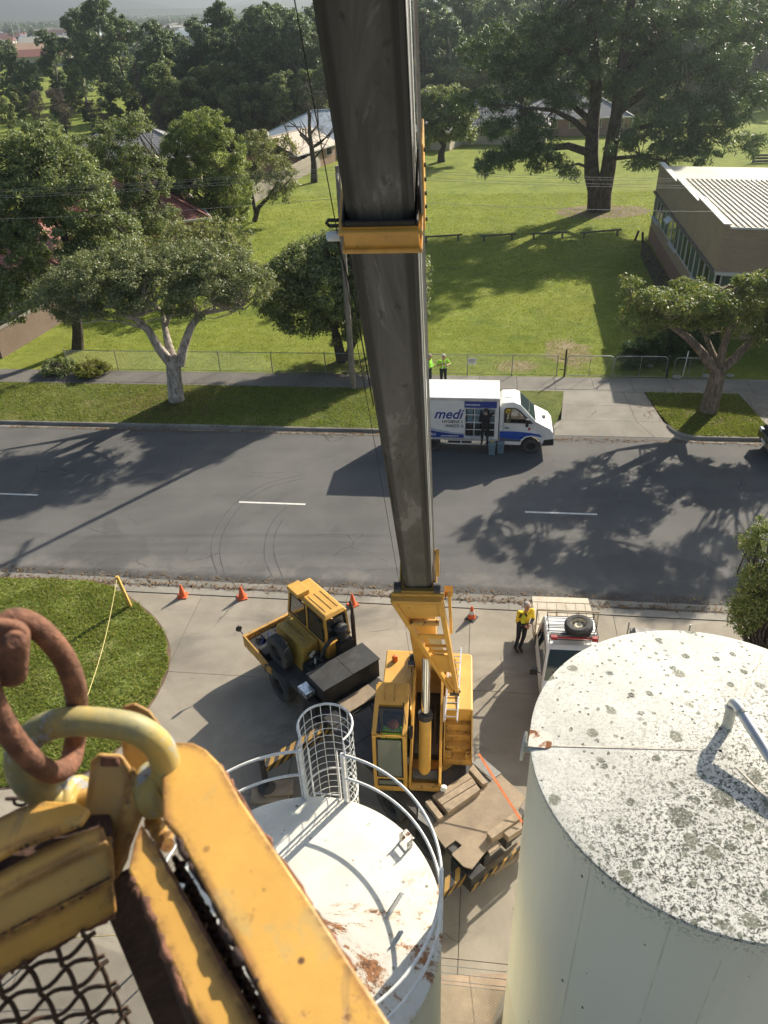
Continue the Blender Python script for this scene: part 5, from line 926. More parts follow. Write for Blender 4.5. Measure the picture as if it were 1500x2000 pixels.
def m_boomsteel():
    s = NT('worn_boom_steel'); x = s.xyz(); st = s.noise(1.0, 8, .7, s.mapping((.55, 3.2, 3.2)), .7); f = s.noise(9, 6, .7, s.mapping((.5, 1, 1)))
    c = s.mix(s.ramp(st, .38, .62), (.085, .083, .078), (.16, .155, .146)); c = s.mix(s.math('MULTIPLY', s.ramp(s.noise(.7, 7, .7, s.mapping((.8, 3, 3)), .9), .57, .63), .75), c, (.27, .265, .25))
    c = s.mix(s.math('MULTIPLY', s.ramp(f, .58, .68), .6), c, (.022, .021, .02)); ed = s.ramp(s.math('ADD', s.math('ABSOLUTE', x[1]), s.math('MULTIPLY', s.math('SUBTRACT', st, .5), .06)), .125, .155); c = s.mix(s.math('MULTIPLY', ed, .75), c, (.026, .025, .024))
    dots = s.voro(7, co=s.mapping((1, 1.3, 1))); g = s.xyz(s.voro(7, co=s.mapping((1, 1.3, 1)), out='Color'))[0]; c = s.mix(s.math('MULTIPLY', s.ramp(dots, .09, .06), s.ramp(g, .82, .85)), c, (.45, .44, .42))
    pr = s.math('MULTIPLY', s.ramp(s.noise(6, 7, .75, s.mapping((.4, 1.6, 1))), .6, .66), s.math('MULTIPLY', s.ramp(s.math('ABSOLUTE', x[1]), .09, .13), s.ramp(s.math('ABSOLUTE', x[1]), .17, .14))); c = s.mix(s.math('MULTIPLY', pr, .7), c, (.20, .195, .185))
    s.bump(s.math('ADD', st, s.math('MULTIPLY', f, .4)), .25, .012); return s.fin(c, s.math('ADD', s.math('MULTIPLY', st, .35), .38), .25, .5)
MAT_BOOM = m_boomsteel()
ROOT = Vector((.80, 12.3, 0)); crane = thing('mobile_crane', 'yellow truck crane with raised dark telescopic boom in the yard', 'crane', ROOT)
M_CAR = Matrix.Translation(Vector((-.557, 13.353, 0)) - ROOT) @ Matrix.Rotation(math.atan2(.798, -.602), 4, 'Z')
M_UP = Matrix.Rotation(math.atan2(-.994, -.11), 4, 'Z')
def cb(m, name, mat, M, parent=None, **kw):
    o = m.build(name, mat, parent or crane, **kw)
    if parent is None: o.matrix_local = M
    return o
def wheel(M, x, y, r, w, side, parent=None, name='wheel', z=None):
    """road wheel: tyre with shoulder and grooves, dished rim"""
    h = bpy.data.objects.new(name, None); COL.objects.link(h); h.parent = parent or crane; h.matrix_local = M @ Matrix.Translation((x, y, r if z is None else z)) @ Matrix.Rotation(R(90) * -side, 4, 'X')
    q = w / 2; p = [(r * .56, -q * .8), (r * .62, -q), (r * .85, -q * 1.05), (r * .95, -q * .92), (r, -q * .72)]
    for k in range(-2, 3): p += [(r, q * .26 * k - q * .10), (r - .018, q * .26 * k - q * .07), (r - .018, q * .26 * k + .0), (r, q * .26 * k + q * .03)]
    p += [(r, q * .72), (r * .95, q * .92), (r * .85, q * 1.05), (r * .62, q), (r * .56, q * .8)]
    MB().lathe(p, n=36).build('tyre', MAT_RUB, h, smooth=35)
    MB().lathe([(0, q * .35), (r * .12, q * .35), (r * .14, q * .15), (r * .42, q * .1), (r * .48, q * .7), (r * .57, q * .8), (r * .57, -q * .8), (r * .4, -q * .6), (0, -q * .6)], n=28).build('rim', MAT_DKST, h, smooth=35); return h
# --- carrier
m = MB(); m.bb(-4.5, 4.3, -.42, -.25, .55, .95); m.bb(-4.5, 4.3, .25, .42, .55, .95); m.bb(-4.4, 1.6, -.95, .95, .95, 1.12); m.bb(1.6, 3.0, -.9, .9, .93, 1.06); cb(m, 'chassis', MAT_OIL, M_CAR)
for x in (2.9, -1.95, -3.15):
    for sd in (-1, 1): wheel(M_CAR, x, .86 * sd, .50, .30, sd)
    m = MB(); m.cyl((x, -.8, .5), (x, .8, .5), .09, n=12); cb(m, 'axle', MAT_BLK, M_CAR)
for sd in (-1, 1):
    m = MB(); m.prism([(2.25, .68 * sd, .55), (2.3, .68 * sd, .95), (2.55, .68 * sd, 1.12), (3.25, .68 * sd, 1.12), (3.5, .68 * sd, .95), (3.55, .68 * sd, .6), (3.45, .68 * sd, .9), (3.22, .68 * sd, 1.07), (2.58, .68 * sd, 1.07), (2.35, .68 * sd, .92)], (0, .34 * sd, 0)); cb(m, 'mudguard', MAT_BLK, M_CAR)
# front well with yellow skirts
m = MB(); m.bb(4.62, 4.72, -1.0, 1.0, .72, 1.14); cb(m, 'front_bumper', MAT_YELD, M_CAR, bevel=.015)
m = MB(); m.prism([(4.70, 1.0, .80), (4.70, 1.0, 1.16), (3.15, 1.02, 1.08), (3.15, 1.02, .78), (3.45, 1.01, .72)], (0, -.045, 0)); cb(m, 'left_skirt', MAT_YELD, M_CAR, bevel=.008)
m = MB(); m.bb(3.0, 4.62, -.98, .96, .66, .98); m.bb(3.6, 4.0, .55, .9, .98, 1.14); m.bb(4.15, 4.45, .2, .55, .98, 1.12); m.bb(4.2, 4.5, -.6, -.1, .98, 1.10); cb(m, 'front_deck', MAT_BLK, M_CAR)
m = MB(); m.tube([(4.2, .7, .95), (4.35, .5, 1.08), (4.3, .2, 1.05), (4.1, .05, .98), (3.95, .3, 1.04), (4.1, .6, 1.02), (4.3, .35, 1.12)], .035, 8); m.ball((4.0, .45, .95), (.22, .18, .10)); cb(m, 'blue_sling', PM('blue_sling', (.03, .06, .22), .8), M_CAR, smooth=60)
m = MB(); m.tube([(4.4, -.3, .85), (4.2, .1, .98), (3.9, .6, .95), (3.7, .2, 1.0), (4.3, -.1, 1.0)], .018, 6); m.cyl((3.6, -.1, .95), (4.5, .65, 1.02), .022, n=6); m.cyl((3.5, .85, .92), (4.5, .80, .95), .025, n=6); cb(m, 'loose_bars', MAT_STEEL, M_CAR)
m = MB(); m.tube([(4.7, .98, 1.2), (4.78, 1.02, 1.32), (4.76, 1.03, 1.42)], .016, 6); cb(m, 'mirror_arm', MAT_BLK, M_CAR); m = MB(); m.cyl((4.72, 1.04, 1.40), (4.79, 1.06, 1.40), .09, n=16); cb(m, 'round_mirror', MAT_BLK, M_CAR, smooth=40)
# driver cab: half cab on the right
Y0, Y1 = -.97, -.20
def cabsec(x, z0, z1, inset): return [(x, Y0, z0), (x, Y1, z0), (x, Y1 - inset, z1), (x, Y0 + inset, z1)]
m = MB(); lo = cabsec(2.12, 1.0, 1.72, 0); S0, S1, S2, S3 = cabsec(2.1, .95, 1.85, 0), cabsec(4.08, .95, 1.85, 0), cabsec(2.16, 1.85, 2.74, .03), cabsec(3.92, 1.85, 2.74, .03)
m.hexa([S0[0], S1[0], S1[1], S0[1], S0[3], S1[3], S1[2], S0[2]]); cabn = cb(m, 'driver_cab', MAT_YEL, M_CAR, bevel=.03, bseg=3)
for (xb, xt) in ((2.13, 2.19), (3.05, 3.03), (4.03, 3.86)):
    for yb, yt in ((Y0 + .03, Y0 + .06), (Y1 - .03, Y1 - .06)): pil = MB(); pil.beam((xb, yb, 1.84), (xt, yt, 2.72), .06, .06, up=(1, 0, 0)); pil.build('pillar', MAT_YEL, cabn)
m = MB(); m.hexa([(2.12, Y0 + .02, 2.70), (3.93, Y0 + .02, 2.70), (3.93, Y1 - .02, 2.70), (2.12, Y1 - .02, 2.70), (2.2, Y0 + .09, 2.80), (3.80, Y0 + .09, 2.80), (3.80, Y1 - .09, 2.80), (2.2, Y1 - .09, 2.80)]); rf = m.build('roof', MAT_YEL, cabn, bevel=.025, bseg=3)
for k in range(3): m = MB(); yy = -.78 + .19 * k; m.bb(2.32, 3.15, yy - .012, yy + .012, 2.80, 2.815); m.build('roof_rib', MAT_YELD, rf)
m = MB(); m.bb(3.25, 3.80, -.52, -.12, 2.80, 2.93); m.build('roof_ventilator', MAT_YEL, rf, bevel=.02)
for nm, q in (('side_window', [(2.25, Y1, 1.90), (2.95, Y1, 1.90), (2.95, Y1 - .03, 2.62), (2.30, Y1 - .03, 2.62)]), ('side_window', [(3.12, Y1, 1.90), (3.92, Y1, 1.90), (3.78, Y1 - .03, 2.62), (3.10, Y1 - .03, 2.62)]), ('rear_window', [(2.11, Y0 + .08, 1.95), (2.11, Y1 - .08, 1.95), (2.15, Y1 - .1, 2.62), (2.15, Y0 + .1, 2.62)]), ('windscreen', [(4.08, Y0 + .08, 1.90), (4.08, Y1 - .08, 1.90), (3.93, Y1 - .1, 2.64), (3.93, Y0 + .1, 2.64)]), ('side_window', [(2.25, Y0, 1.90), (3.92, Y0, 1.90), (3.78, Y0 + .03, 2.62), (2.30, Y0 + .03, 2.62)])):
    w = MB(); w.tube(q, .018, 6, closed=True); wo = w.build(nm, MAT_SEAL, cabn); g_ = MB(); g_.poly(q); g_.build('pane', MAT_PANED, wo)
m = MB(); m.bb(2.2, 3.6, Y0 + .1, Y1 - .1, 1.2, 1.35); m.bb(2.3, 2.5, Y0 + .15, Y1 - .15, 1.35, 2.1); m.tube([(3.55, -.6 + .16 * math.cos(a), 2.0 + .16 * math.sin(a)) for a in np.linspace(0, 6.28, 13)[:-1]], .014, 5, closed=True); m.build('seat', MAT_SEAL, cabn, bevel=.02)
# hood, spare wheel, tool boxes
m = MB(); m.hexa([(2.48, -.16, 1.0), (3.88, -.16, 1.0), (3.88, .44, 1.0), (2.48, .44, 1.0), (2.48, -.16, 1.80), (3.88, -.16, 1.72), (3.88, .30, 1.72), (2.48, .30, 1.80)]); hd = cb(m, 'engine_hood', MAT_OLIVE, M_CAR, bevel=.02)
m = MB(); m.bb(2.5, 3.86, -.17, .02, 1.795, 1.81); m.build('hood_seam', MAT_OLIVE, hd)
for x in (2.75, 3.5): m = MB(); m.tube([(x, .12, 1.79), (x, .12, 1.85), (x + .14, .16, 1.84), (x + .14, .16, 1.78)], .01, 5); m.build('hood_handle', MAT_STEEL, hd)
m = MB()
for k, (a, b, r_) in enumerate((((2.4, -.1, 1.5), (2.2, .3, 1.45), .06), ((2.42, .2, 1.6), (2.05, .0, 1.5), .05), ((2.3, -.3, 1.3), (2.3, .4, 1.25), .09), ((2.05, -.6, 1.3), (2.15, .2, 1.4), .05), ((2.2, .1, 1.2), (2.0, .45, 1.5), .03))): m.cyl(a, b, r_, n=10)
m.bb(2.0, 2.46, -.1, .4, 1.05, 1.35); cb(m, 'engine_parts', MAT_BLK, M_CAR, smooth=40)
m = MB(); m.cyl((2.38, .05, 1.62), (2.3, .22, 1.6), .05, n=10); m.cyl((2.25, .1, 1.55), (2.1, .22, 1.5), .03, n=8); cb(m, 'filter_bowl', PM('cream_filter', (.5, .47, .36), .5), M_CAR, smooth=40)
sw = wheel(M_CAR, 3.18, .66, .50, .28, 1, name='spare_wheel', z=1.42)
m = MB(); m.bb(.93, 1.65, -1.03, .73, 1.12, 1.74); cb(m, 'toolbox', MAT_BLK, M_CAR, bevel=.012)
for y0_, y1_ in ((-1.05, -.17), (-.16, .75)): m = MB(); m.hexa([(.90, y0_, 1.745), (1.68, y0_, 1.745), (1.68, y1_, 1.745), (.90, y1_, 1.745), (.90, y0_, 1.775), (1.68, y0_, 1.79), (1.68, y1_, 1.79), (.90, y1_, 1.775)]); cb(m, 'toolbox_lid', MAT_BLK, M_CAR, bevel=.006)
m = MB(); m.hexa([(1.72, -.95, 1.30), (2.02, -.95, 1.30), (2.02, .30, 1.30), (1.72, .30, 1.30), (1.72, -.95, 1.62), (2.02, -.95, 1.48), (2.02, .30, 1.48), (1.72, .30, 1.62)]); cb(m, 'sloping_cover', MAT_BLK, M_CAR, bevel=.01)
m = MB(); m.bb(.95, 1.6, .80, 1.02, .7, 1.3); cb(m, 'side_locker', MAT_BLK, M_CAR, bevel=.02); m = MB(); m.bb(1.30, 1.70, .76, 1.04, 1.35, 1.52); cb(m, 'battery_tray', PM('shiny_tray', (.6, .66, .72), .25, .8, .3, 12, .3, 25), M_CAR, bevel=.01)
m = MB(); m.cyl((1.95, -.98, 1.1), (1.95, -.98, 2.62), .06, n=14); m.tube([(1.95, -.98, 2.62), (1.95, -.98, 2.78), (2.0, -1.0, 2.92), (2.08, -1.02, 2.98)], [.045, .045, .045, .04], 10); cb(m, 'exhaust_stack', PM('rusty_exhaust', (.06, .045, .038), .7, .3, .4, 8, .3, 25, .5, (.14, .07, .035), 5), M_CAR, smooth=50)
m = MB(); m.cyl((2.0, -.62, 1.95), (2.0, -.62, 2.28), .13, n=18); m.lathe([(0, .10), (.10, .09), (.19, .02), (.19, -.03), (.12, -.06)], (2.0, -.62, 2.34), 20); m.tube([(2.0, -.55, 2.1), (2.0, -.3, 2.12), (2.02, -.1, 1.95), (2.1, 0, 1.6)], .055, 10); cb(m, 'air_cleaner', MAT_BLK, M_CAR, smooth=45)
m = MB(); m.cyl((1.98, -.90, 2.05), (1.98, -.75, 2.05), .02, n=6); m.bb(1.85, 2.06, -.9, -.45, 1.3, 1.9); cb(m, 'stack_bracket', MAT_BLK, M_CAR)
# deck plates between cab and turntable, then dunnage deck behind
for k, (x0, x1, y0_, y1_) in enumerate(((.30, .88, -.95, .0), (.30, .88, .02, .95), (-.5, .28, .3, .98), (-1.3, -.52, .3, .98), (-.5, .28, -.98, -.2))): m = MB(); m.bb(x0, x1, y0_, y1_, 1.125, 1.15 + .012 * (k % 2)); cb(m, 'deck_plate', MAT_BLK, M_CAR)
m = MB(); m.bb(.35, .8, -.55, .45, 1.19, 1.24); cb(m, 'deck_board', MAT_PLY, M_CAR)
m = MB(); m.prism([G(*p, 1.135) - ROOT for p in [(838, 1616), (938, 1544), (978, 1514), (1026, 1559), (1012, 1583), (922, 1699), (905, 1694), (882, 1670), (902, 1653), (890, 1643), (870, 1658)]], (0, 0, .035)); dk = cb(m, 'plywood_deck', MAT_PLY, Matrix(), bevel=.004)
for q in ([(922, 1490), (942, 1480), (979, 1511), (961, 1523)], [(818, 1570), (852, 1603), (838, 1616), (816, 1600)]): m = MB(); m.prism([G(*p, 1.14) - ROOT for p in q], (0, 0, .02)); cb(m, 'checker_plate', MAT_CHK, Matrix())
m = MB(); m.bb(-4.75, -4.70, -1.05, 1.05, .62, .74); cb(m, 'rear_striped_bar', MAT_STR, M_CAR, bevel=.01)
m = MB(); m.bb(-4.72, -4.1, .62, 1.02, .55, 1.02); m.cyl((-4.45, .82, .5), (-4.45, .82, 1.06), .1, n=14); cb(m, 'rear_jack_housing', MAT_BLK, M_CAR, bevel=.01)
m = MB(); m.bb(-4.35, -4.05, -1.0, -.6, .3, 1.0); cb(m, 'rear_jack_housing', MAT_BLK, M_CAR)
# outriggers: striped beam, jack leg, foot
for (x, sd, ln) in ((.55, 1, 2.80), (.55, -1, 2.5), (-4.45, 1, 1.95), (-4.45, -1, 1.9)):
    m = MB(); m.hexa([(x - .11, .9 * sd, .74), (x + .11, .9 * sd, .74), (x + .11, ln * sd, .80), (x - .11, ln * sd, .80), (x - .11, .9 * sd, 1.02), (x + .11, .9 * sd, 1.02), (x + .11, ln * sd, .98), (x - .11, ln * sd, .98)]); og = cb(m, 'outrigger', MAT_STR, M_CAR)
    m = MB(); m.cyl((x, (ln + .03) * sd, .30), (x, (ln + .03) * sd, 1.22), .075, n=14); m.cyl((x, (ln + .03) * sd, .18), (x, (ln + .03) * sd, .5), .05, n=14); m.build('jack_leg', MAT_BLK, og, smooth=40); m = MB(); m.lathe([(0, .24), (.08, .23), (.20, .17), (.22, .15), (0, .15)], (x, (ln + .03) * sd, 0), 20); m.build('jack_foot', MAT_OIL, og, smooth=40)
# --- upper works
m = MB(); m.cyl((0, 0, 1.12), (0, 0, 1.26), .78, n=40); cb(m, 'turntable', MAT_YELD, M_UP, smooth=40)
m = MB(); m.bb(-2.0, -.02, -1.10, -.36, 1.25, 2.36); cb(m, 'engine_housing', MAT_YEL, M_UP, bevel=.035, bseg=3)
m = MB(); m.bb(-2.06, -1.55, -1.06, 1.02, 1.2, 2.28); cb(m, 'counterweight', MAT_YEL, M_UP, bevel=.05, bseg=3)
m = MB(); m.bb(-1.95, -.12, .40, 1.06, 1.25, 2.34); rh = cb(m, 'hydraulic_housing', MAT_YEL, M_UP, bevel=.03, bseg=3)
for x0, x1, z in ((-.115, .03, 1.98), (.03, .17, 1.80), (.17, .36, 1.62)): m = MB(); m.bb(x0, x1, .44, 1.02, 1.25, z); m.build('step', MAT_YELD, rh)
for y in (.40, 1.03): m = MB(); m.prism([(-.12, y, 1.25), (.58, y, 1.25), (.58, y, 1.62), (.40, y, 1.80), (-.12, y, 2.30)], (0, .03, 0)); m.build('side_plate', MAT_YEL, rh)
m = MB(); m.bb(.36, .58, .42, 1.06, 1.25, 1.42); m.bb(.40, .54, .42, .58, 1.42, 1.56); m.bb(.40, .54, .90, 1.04, 1.42, 1.56); m.build('front_tray', MAT_YELD, rh, bevel=.012)
for y in (-.335, .335):
    m = MB(); m.prism([(-1.75, y - .03, 1.22), (1.28, y - .03, 1.22), (1.30, y - .03, 1.50), (.95, y - .03, 1.62), (.2, y - .03, 2.1), (-.9, y - .03, 2.55), (-1.5, y - .03, 2.75), (-1.75, y - .03, 2.5)], (0, .06, 0)); cb(m, 'side_frame', MAT_YEL, M_UP, bevel=.008)
m = MB(); m.bb(.35, 1.28, -.30, .30, 1.18, 1.23); m.bb(1.20, 1.31, -.32, .32, 1.22, 1.36); cb(m, 'frame_floor', MAT_YELD, M_UP); m = MB(); m.bb(-1.4, .5, -.30, .30, 1.30, 1.5); m.cyl((.2, -.15, 1.5), (-.8, -.1, 1.7), .05, n=8); m.cyl((.3, .2, 1.45), (-.9, .18, 1.8), .035, n=8); cb(m, 'hydraulic_hoses', MAT_OIL, M_UP, smooth=40)
m = MB(); m.cyl((1.02, -.28, 1.42), (1.02, .28, 1.42), .12, n=16); cb(m, 'cylinder_pin', MAT_OIL, M_UP, smooth=40)
cyA, cyB = Vector((.98, -.02, 1.42)), Vector((.55, .02, 4.62)); cd = (cyB - cyA).normalized(); m = MB(); m.cyl(cyA, cyA + cd * 1.66, .135, n=28); bar = cb(m, 'luffing_cylinder', MAT_YEL, M_UP, smooth=40)
m = MB(); m.cyl(cyA + cd * 1.60, cyA + cd * 1.74, .155, n=28); m.build('gland', MAT_BLK, bar, smooth=40); m = MB(); m.cyl(cyA + cd * 1.6, cyB, .088, n=24); m.build('rod', MAT_CHROME, bar, smooth=40)
# operator cab
m = MB(); CY0, CY1 = -1.12, -.40; m.hexa([(-.02, CY0, 1.2), (1.34, CY0, 1.2), (1.34, CY1, 1.2), (-.02, CY1, 1.2), (-.02, CY0, 1.48), (1.34, CY0, 1.34), (1.34, CY1, 1.34), (-.02, CY1, 1.48)]); oc = cb(m, 'operator_cab', MAT_YEL, M_UP, bevel=.02)
fr = MB()
for y in (CY0 + .03, CY1 - .03):
    fr.beam((1.31, y, 1.3), (1.22, y, 2.93), .09, .08, up=(1, 0, 0)); fr.beam((1.22, y, 2.92), (.02, y, 3.18), .10, .08); fr.beam((.01, y, 1.45), (.01, y, 3.18), .06, .06, up=(1, 0, 0))
for x, z in ((1.31, 1.64), (1.22, 2.90), (1.33, 1.36)): fr.beam((x, CY0 + .06, z), (x, CY1 - .06, z), .05, .06)
fr.build('cab_frame', MAT_YEL, oc, bevel=.008)
m = MB(); m.hexa([(-.03, CY0, 1.45), (.03, CY0, 1.45), (.03, CY1, 1.45), (-.03, CY1, 1.45), (-.03, CY0, 3.16), (.03, CY0, 3.16), (.03, CY1, 3.16), (-.03, CY1, 3.16)]); m.build('cab_back', MAT_YEL, oc)
m = MB(); m.hexa([(-.04, CY0 - .01, 3.17), (.52, CY0 - .01, 3.05), (.52, CY1 + .01, 3.05), (-.04, CY1 + .01, 3.17), (-.04, CY0 + .02, 3.225), (.52, CY0 + .02, 3.11), (.52, CY1 - .02, 3.11), (-.04, CY1 - .02, 3.225)]); m.build('cab_roof', MAT_YEL, oc, bevel=.012)
for k in range(2): m = MB(); yy = -.92 + .22 * k; m.beam((.04, yy, 3.215), (.42, yy, 3.137), .018, .02); m.build('roof_rib', MAT_YELD, oc)
for nm, q in (('roof_window', [(.58, CY0 + .08, 3.075), (1.16, CY0 + .08, 2.955), (1.16, CY1 - .08, 2.955), (.58, CY1 - .08, 3.075)]), ('windscreen', [(1.335, CY0 + .08, 1.70), (1.335, CY1 - .08, 1.70), (1.265, CY1 - .09, 2.84), (1.265, CY0 + .09, 2.84)]), ('lower_window', [(1.35, CY0 + .1, 1.42), (1.35, CY1 - .1, 1.42), (1.345, CY1 - .1, 1.60), (1.345, CY0 + .1, 1.60)]), ('side_window', [(.06, CY0, 1.7), (1.24, CY0, 1.7), (1.16, CY0, 2.86), (.06, CY0, 3.05)]), ('side_window', [(.06, CY1, 1.7), (1.24, CY1, 1.7), (1.16, CY1, 2.86), (.06, CY1, 3.05)])):
    w = MB(); w.tube(q, .020, 6, closed=True); wo = w.build(nm, MAT_SEAL, oc); g_ = MB(); g_.poly(q); g_.build('pane', MAT_PANEW if 'w' == nm[0] or 'l' == nm[0] else MAT_PANE, wo)
m = MB(); m.bb(.12, .2, CY0 + .12, CY1 - .12, 1.7, 2.45); m.bb(.15, .68, CY0 + .12, CY1 - .12, 1.55, 1.72); m.bb(1.0, 1.2, CY0 + .1, CY1 - .1, 1.48, 1.62); m.cyl((.9, -.6, 1.5), (1.0, -.6, 2.1), .015, n=6); m.cyl((.9, -.9, 1.5), (1.0, -.9, 2.1), .015, n=6); m.build('seat', MAT_SEAL, oc, bevel=.03)
m = MB(); m.beam((.46, CY1 - .1, 3.12), (1.0, CY1 - .02, 3.05), .02, .02); m.build('wiper', MAT_SEAL, oc)
m = MB(); m.bb(-1.78, -1.68, -.90, -.80, 2.36, 2.39); m.lathe([(.075, 0), (.075, .10), (.055, .15), (0, .165)], (-1.62, -.86, 2.37), 16); cb(m, 'beacon', MAT_ORNG, M_UP, smooth=50)
m = MB(); m.cyl((-1.2, -.42, 2.38), (-1.2, -.42, 2.62), .015, n=6); m.bb(-1.25, -1.11, -.50, -.34, 2.6, 2.74); wl = cb(m, 'work_lamp', MAT_BLK, M_UP, bevel=.01); m = MB(); m.bb(-1.108, -1.10, -.49, -.35, 2.61, 2.73); m.build('lens', MAT_CHROME, wl)
m = MB(); m.cyl((1.26, .42, 1.34), (1.34, .42, 1.34), .075, n=18); cb(m, 'front_lamp', PM('white_lamp', (.8, .8, .78), .3), M_UP, smooth=40)
m = MB(); m.tube([(.9, -.37, 2.85), (1.05, -.33, 2.9)], .012, 6); m.bb(.98, 1.14, -.34, -.26, 2.75, 2.98); cb(m, 'cab_mirror', MAT_SEAL, M_UP, bevel=.02)
# ladder strapped along the right housing
la, lbp = Vector((-1.98, .64, 2.52)), Vector((.20, .56, 2.30)); m = MB()
for sg in (-1, 1): m.beam(la + Vector((0, .14 * sg, 0)), lbp + Vector((0, .14 * sg, 0)), .035, .07)
ld = cb(m, 'ladder', PM('bare_aluminium', (.7, .71, .72), .35, .8, .1), M_UP)
for i in range(11): p = la + (lbp - la) * ((i + .4) / 11); m = MB(); m.cyl(p - Vector((0, .14, 0)), p + Vector((0, .14, 0)), .014, n=8); m.build('rung', ld.data.materials[0], ld)
# --- boom
bA_, bD = Vector((.48, 9.45, 8.43)), Vector((-.507, -5.31, 7.61)).normalized(); bl = Vector((bD.y, -bD.x, 0)).normalized() * -1; bZ = bD.cross(bl)
M_B = Matrix(((bD.x, bl.x, bZ.x, bA_.x - ROOT.x), (bD.y, bl.y, bZ.y, bA_.y - ROOT.y), (bD.z, bl.z, bZ.z, bA_.z - ROOT.z), (0, 0, 0, 1)))
def bsec(name, t0, t1, w, h, z0, mat):
    m = MB(); c = .03; prof = [(-w / 2 + c, z0), (w / 2 - c, z0), (w / 2, z0 + c), (w / 2, z0 + h - c), (w / 2 - c, z0 + h), (-w / 2 + c, z0 + h), (-w / 2, z0 + h - c), (-w / 2, z0 + c)]; n = 12
    vs = []; 
    for i in range(n + 1): vs += [(t0 + (t1 - t0) * i / n, y, z) for y, z in prof]
    m.add(vs, [(i * 8 + j, i * 8 + (j + 1) % 8, (i + 1) * 8 + (j + 1) % 8, (i + 1) * 8 + j) for i in range(n) for j in range(8)] + [tuple(range(7, -1, -1)), tuple(n * 8 + j for j in range(8))]); return cb(m, name, mat, M_B)
bsec('boom_base_section', -7.9, -.25, .52, .64, -.05, MAT_YEL); bsec('boom_middle_section', -.8, 7.75, .445, .56, 0, MAT_BOOM); bsec('boom_tip_section', 6.9, 20.5, .425, .50, .035, MAT_BOOM)
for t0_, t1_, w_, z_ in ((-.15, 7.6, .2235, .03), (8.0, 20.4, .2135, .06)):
    for z0_, z1_ in ((z_, z_ + .10), (z_ + .30, z_ + .40)): m = MB(); m.bb(t0_, t1_, w_, w_ + .004, z0_, z1_); cb(m, 'side_sheen_strip', PM('painted_side_sheen', (.55, .55, .54), .35, .4, .15, 2, .05, 30, .3, (.2, .2, .19), 1.5), M_B)  # pale strips paint a sunlit sheen onto the dark boom side
m = MB(); m.cyl((-7.6, -.42, .27), (-7.6, .42, .27), .12, n=18); cb(m, 'boom_pivot', MAT_OIL, M_B, smooth=40)
for t in (1.6, 4.6): m = MB(); m.beam((t - 1.6, -.195, .0), (t + 3.1, -.195, .0), .012, .012); m.beam((t - 1.6, .195, 0), (t + 3.1, .195, 0), .012, .012); cb(m, 'weld_bead', MAT_BOOM, M_B)
def ring(m, t0, t1, w, h, z0, th):
    m.bb(t0, t1, -w / 2, w / 2, z0 - th, z0); m.bb(t0, t1, -w / 2, w / 2, z0 + h, z0 + h + th); m.bb(t0, t1, -w / 2 - th, -w / 2, z0 - th, z0 + h + th); m.bb(t0, t1, w / 2, w / 2 + th, z0 - th, z0 + h + th)
MAT_COL = PM('collar_orange', (.74, .40, .085), .4, 0, .1, 4, .08, 30, .35, (.10, .06, .03), 5, .4, (.05, .03, .02), 9)
m = MB(); ring(m, 7.65, 7.87, .45, .565, -.003, .012); cl = cb(m, 'boom_collar', MAT_COL, M_B)
for t, th in ((7.65, .020), (7.82, .026)): m = MB(); ring(m, t, t + .035, .475, .59, -.016, th); m.build('collar_rib', MAT_COL, cl, bevel=.006)
m = MB(); ring(m, 7.87, 7.92, .44, .56, .0, .018); m.build('collar_grease_seal', PM('greasy_black', (.02, .018, .016), .5, 0, .4, 5, .3, 25), cl, bevel=.012)
m = MB(); m.bb(7.70, 8.38, .255, .275, .10, .30); sp_ = m.build('side_plate', MAT_COL, cl, bevel=.006)
for k in range(6): m = MB(); m.cyl((7.76 + k * .11, .27, .14), (7.76 + k * .11, .288, .14), .013, n=8); m.build('bolt', MAT_OIL, sp_)
m = MB(); m.tube([(7.76, -.24, .1), (7.76, -.34, .1), (7.785, -.355, .1), (7.81, -.34, .1), (7.81, -.24, .1)], .012, 6); m.build('cable_guide', MAT_DKST, cl, smooth=50)
m = MB(); m.cyl((7.72, -.345, .05), (7.72, -.27, .05), .03, n=16); m.ball((7.72, -.345, .05), (.03, .02, .03), 14, 8); cb(m, 'white_sensor', PM('white_plastic', (.78, .79, .8), .35), M_B, smooth=50)
m = MB(); m.tube([(-7.0, -.38, .1), (-.2, -.30, .05), (7.5, -.285, .05), (20, -.33, .06)], .0035, 5); cb(m, 'sensor_cable', MAT_SEAL, M_B)
m = MB(); m.tube([(7.7, -.30, .06), (7.3, -.27, .05), (7.0, -.25, .05), (5.5, -.24, .06)], .006, 5); cb(m, 'lamp_lead', MAT_SEAL, M_B)
for z in (.1, .22): m = MB(); m.cyl((-.5, .262, z), (20, .245, z), .010, n=5); cb(m, 'hoist_rope', MAT_STEEL, M_B)
# boom head collar and rollers of the base section
m = MB(); ring(m, -.42, -.18, .54, .66, -.06, .03); m.bb(-.40, -.2, -.42, .42, -.13, -.09); hcol = cb(m, 'boom_head', MAT_YEL, M_B, bevel=.008)
for y in (-.38, .36): m = MB(); m.cyl((-.16, y, -.02), (-.16, y + .11 * (1 if y < 0 else -1), -.02), .085, n=18); m.build('roller', MAT_OIL, hcol, smooth=40)
for y in (-.46, .44): m = MB(); m.tube([(-.62 + .06 * math.cos(a), y, -.04 + .035 * math.sin(a)) for a in np.linspace(0, 6.28, 11)[:-1]], .009, 5, closed=True); m.build('eye_ring', MAT_DKST, hcol, smooth=50)
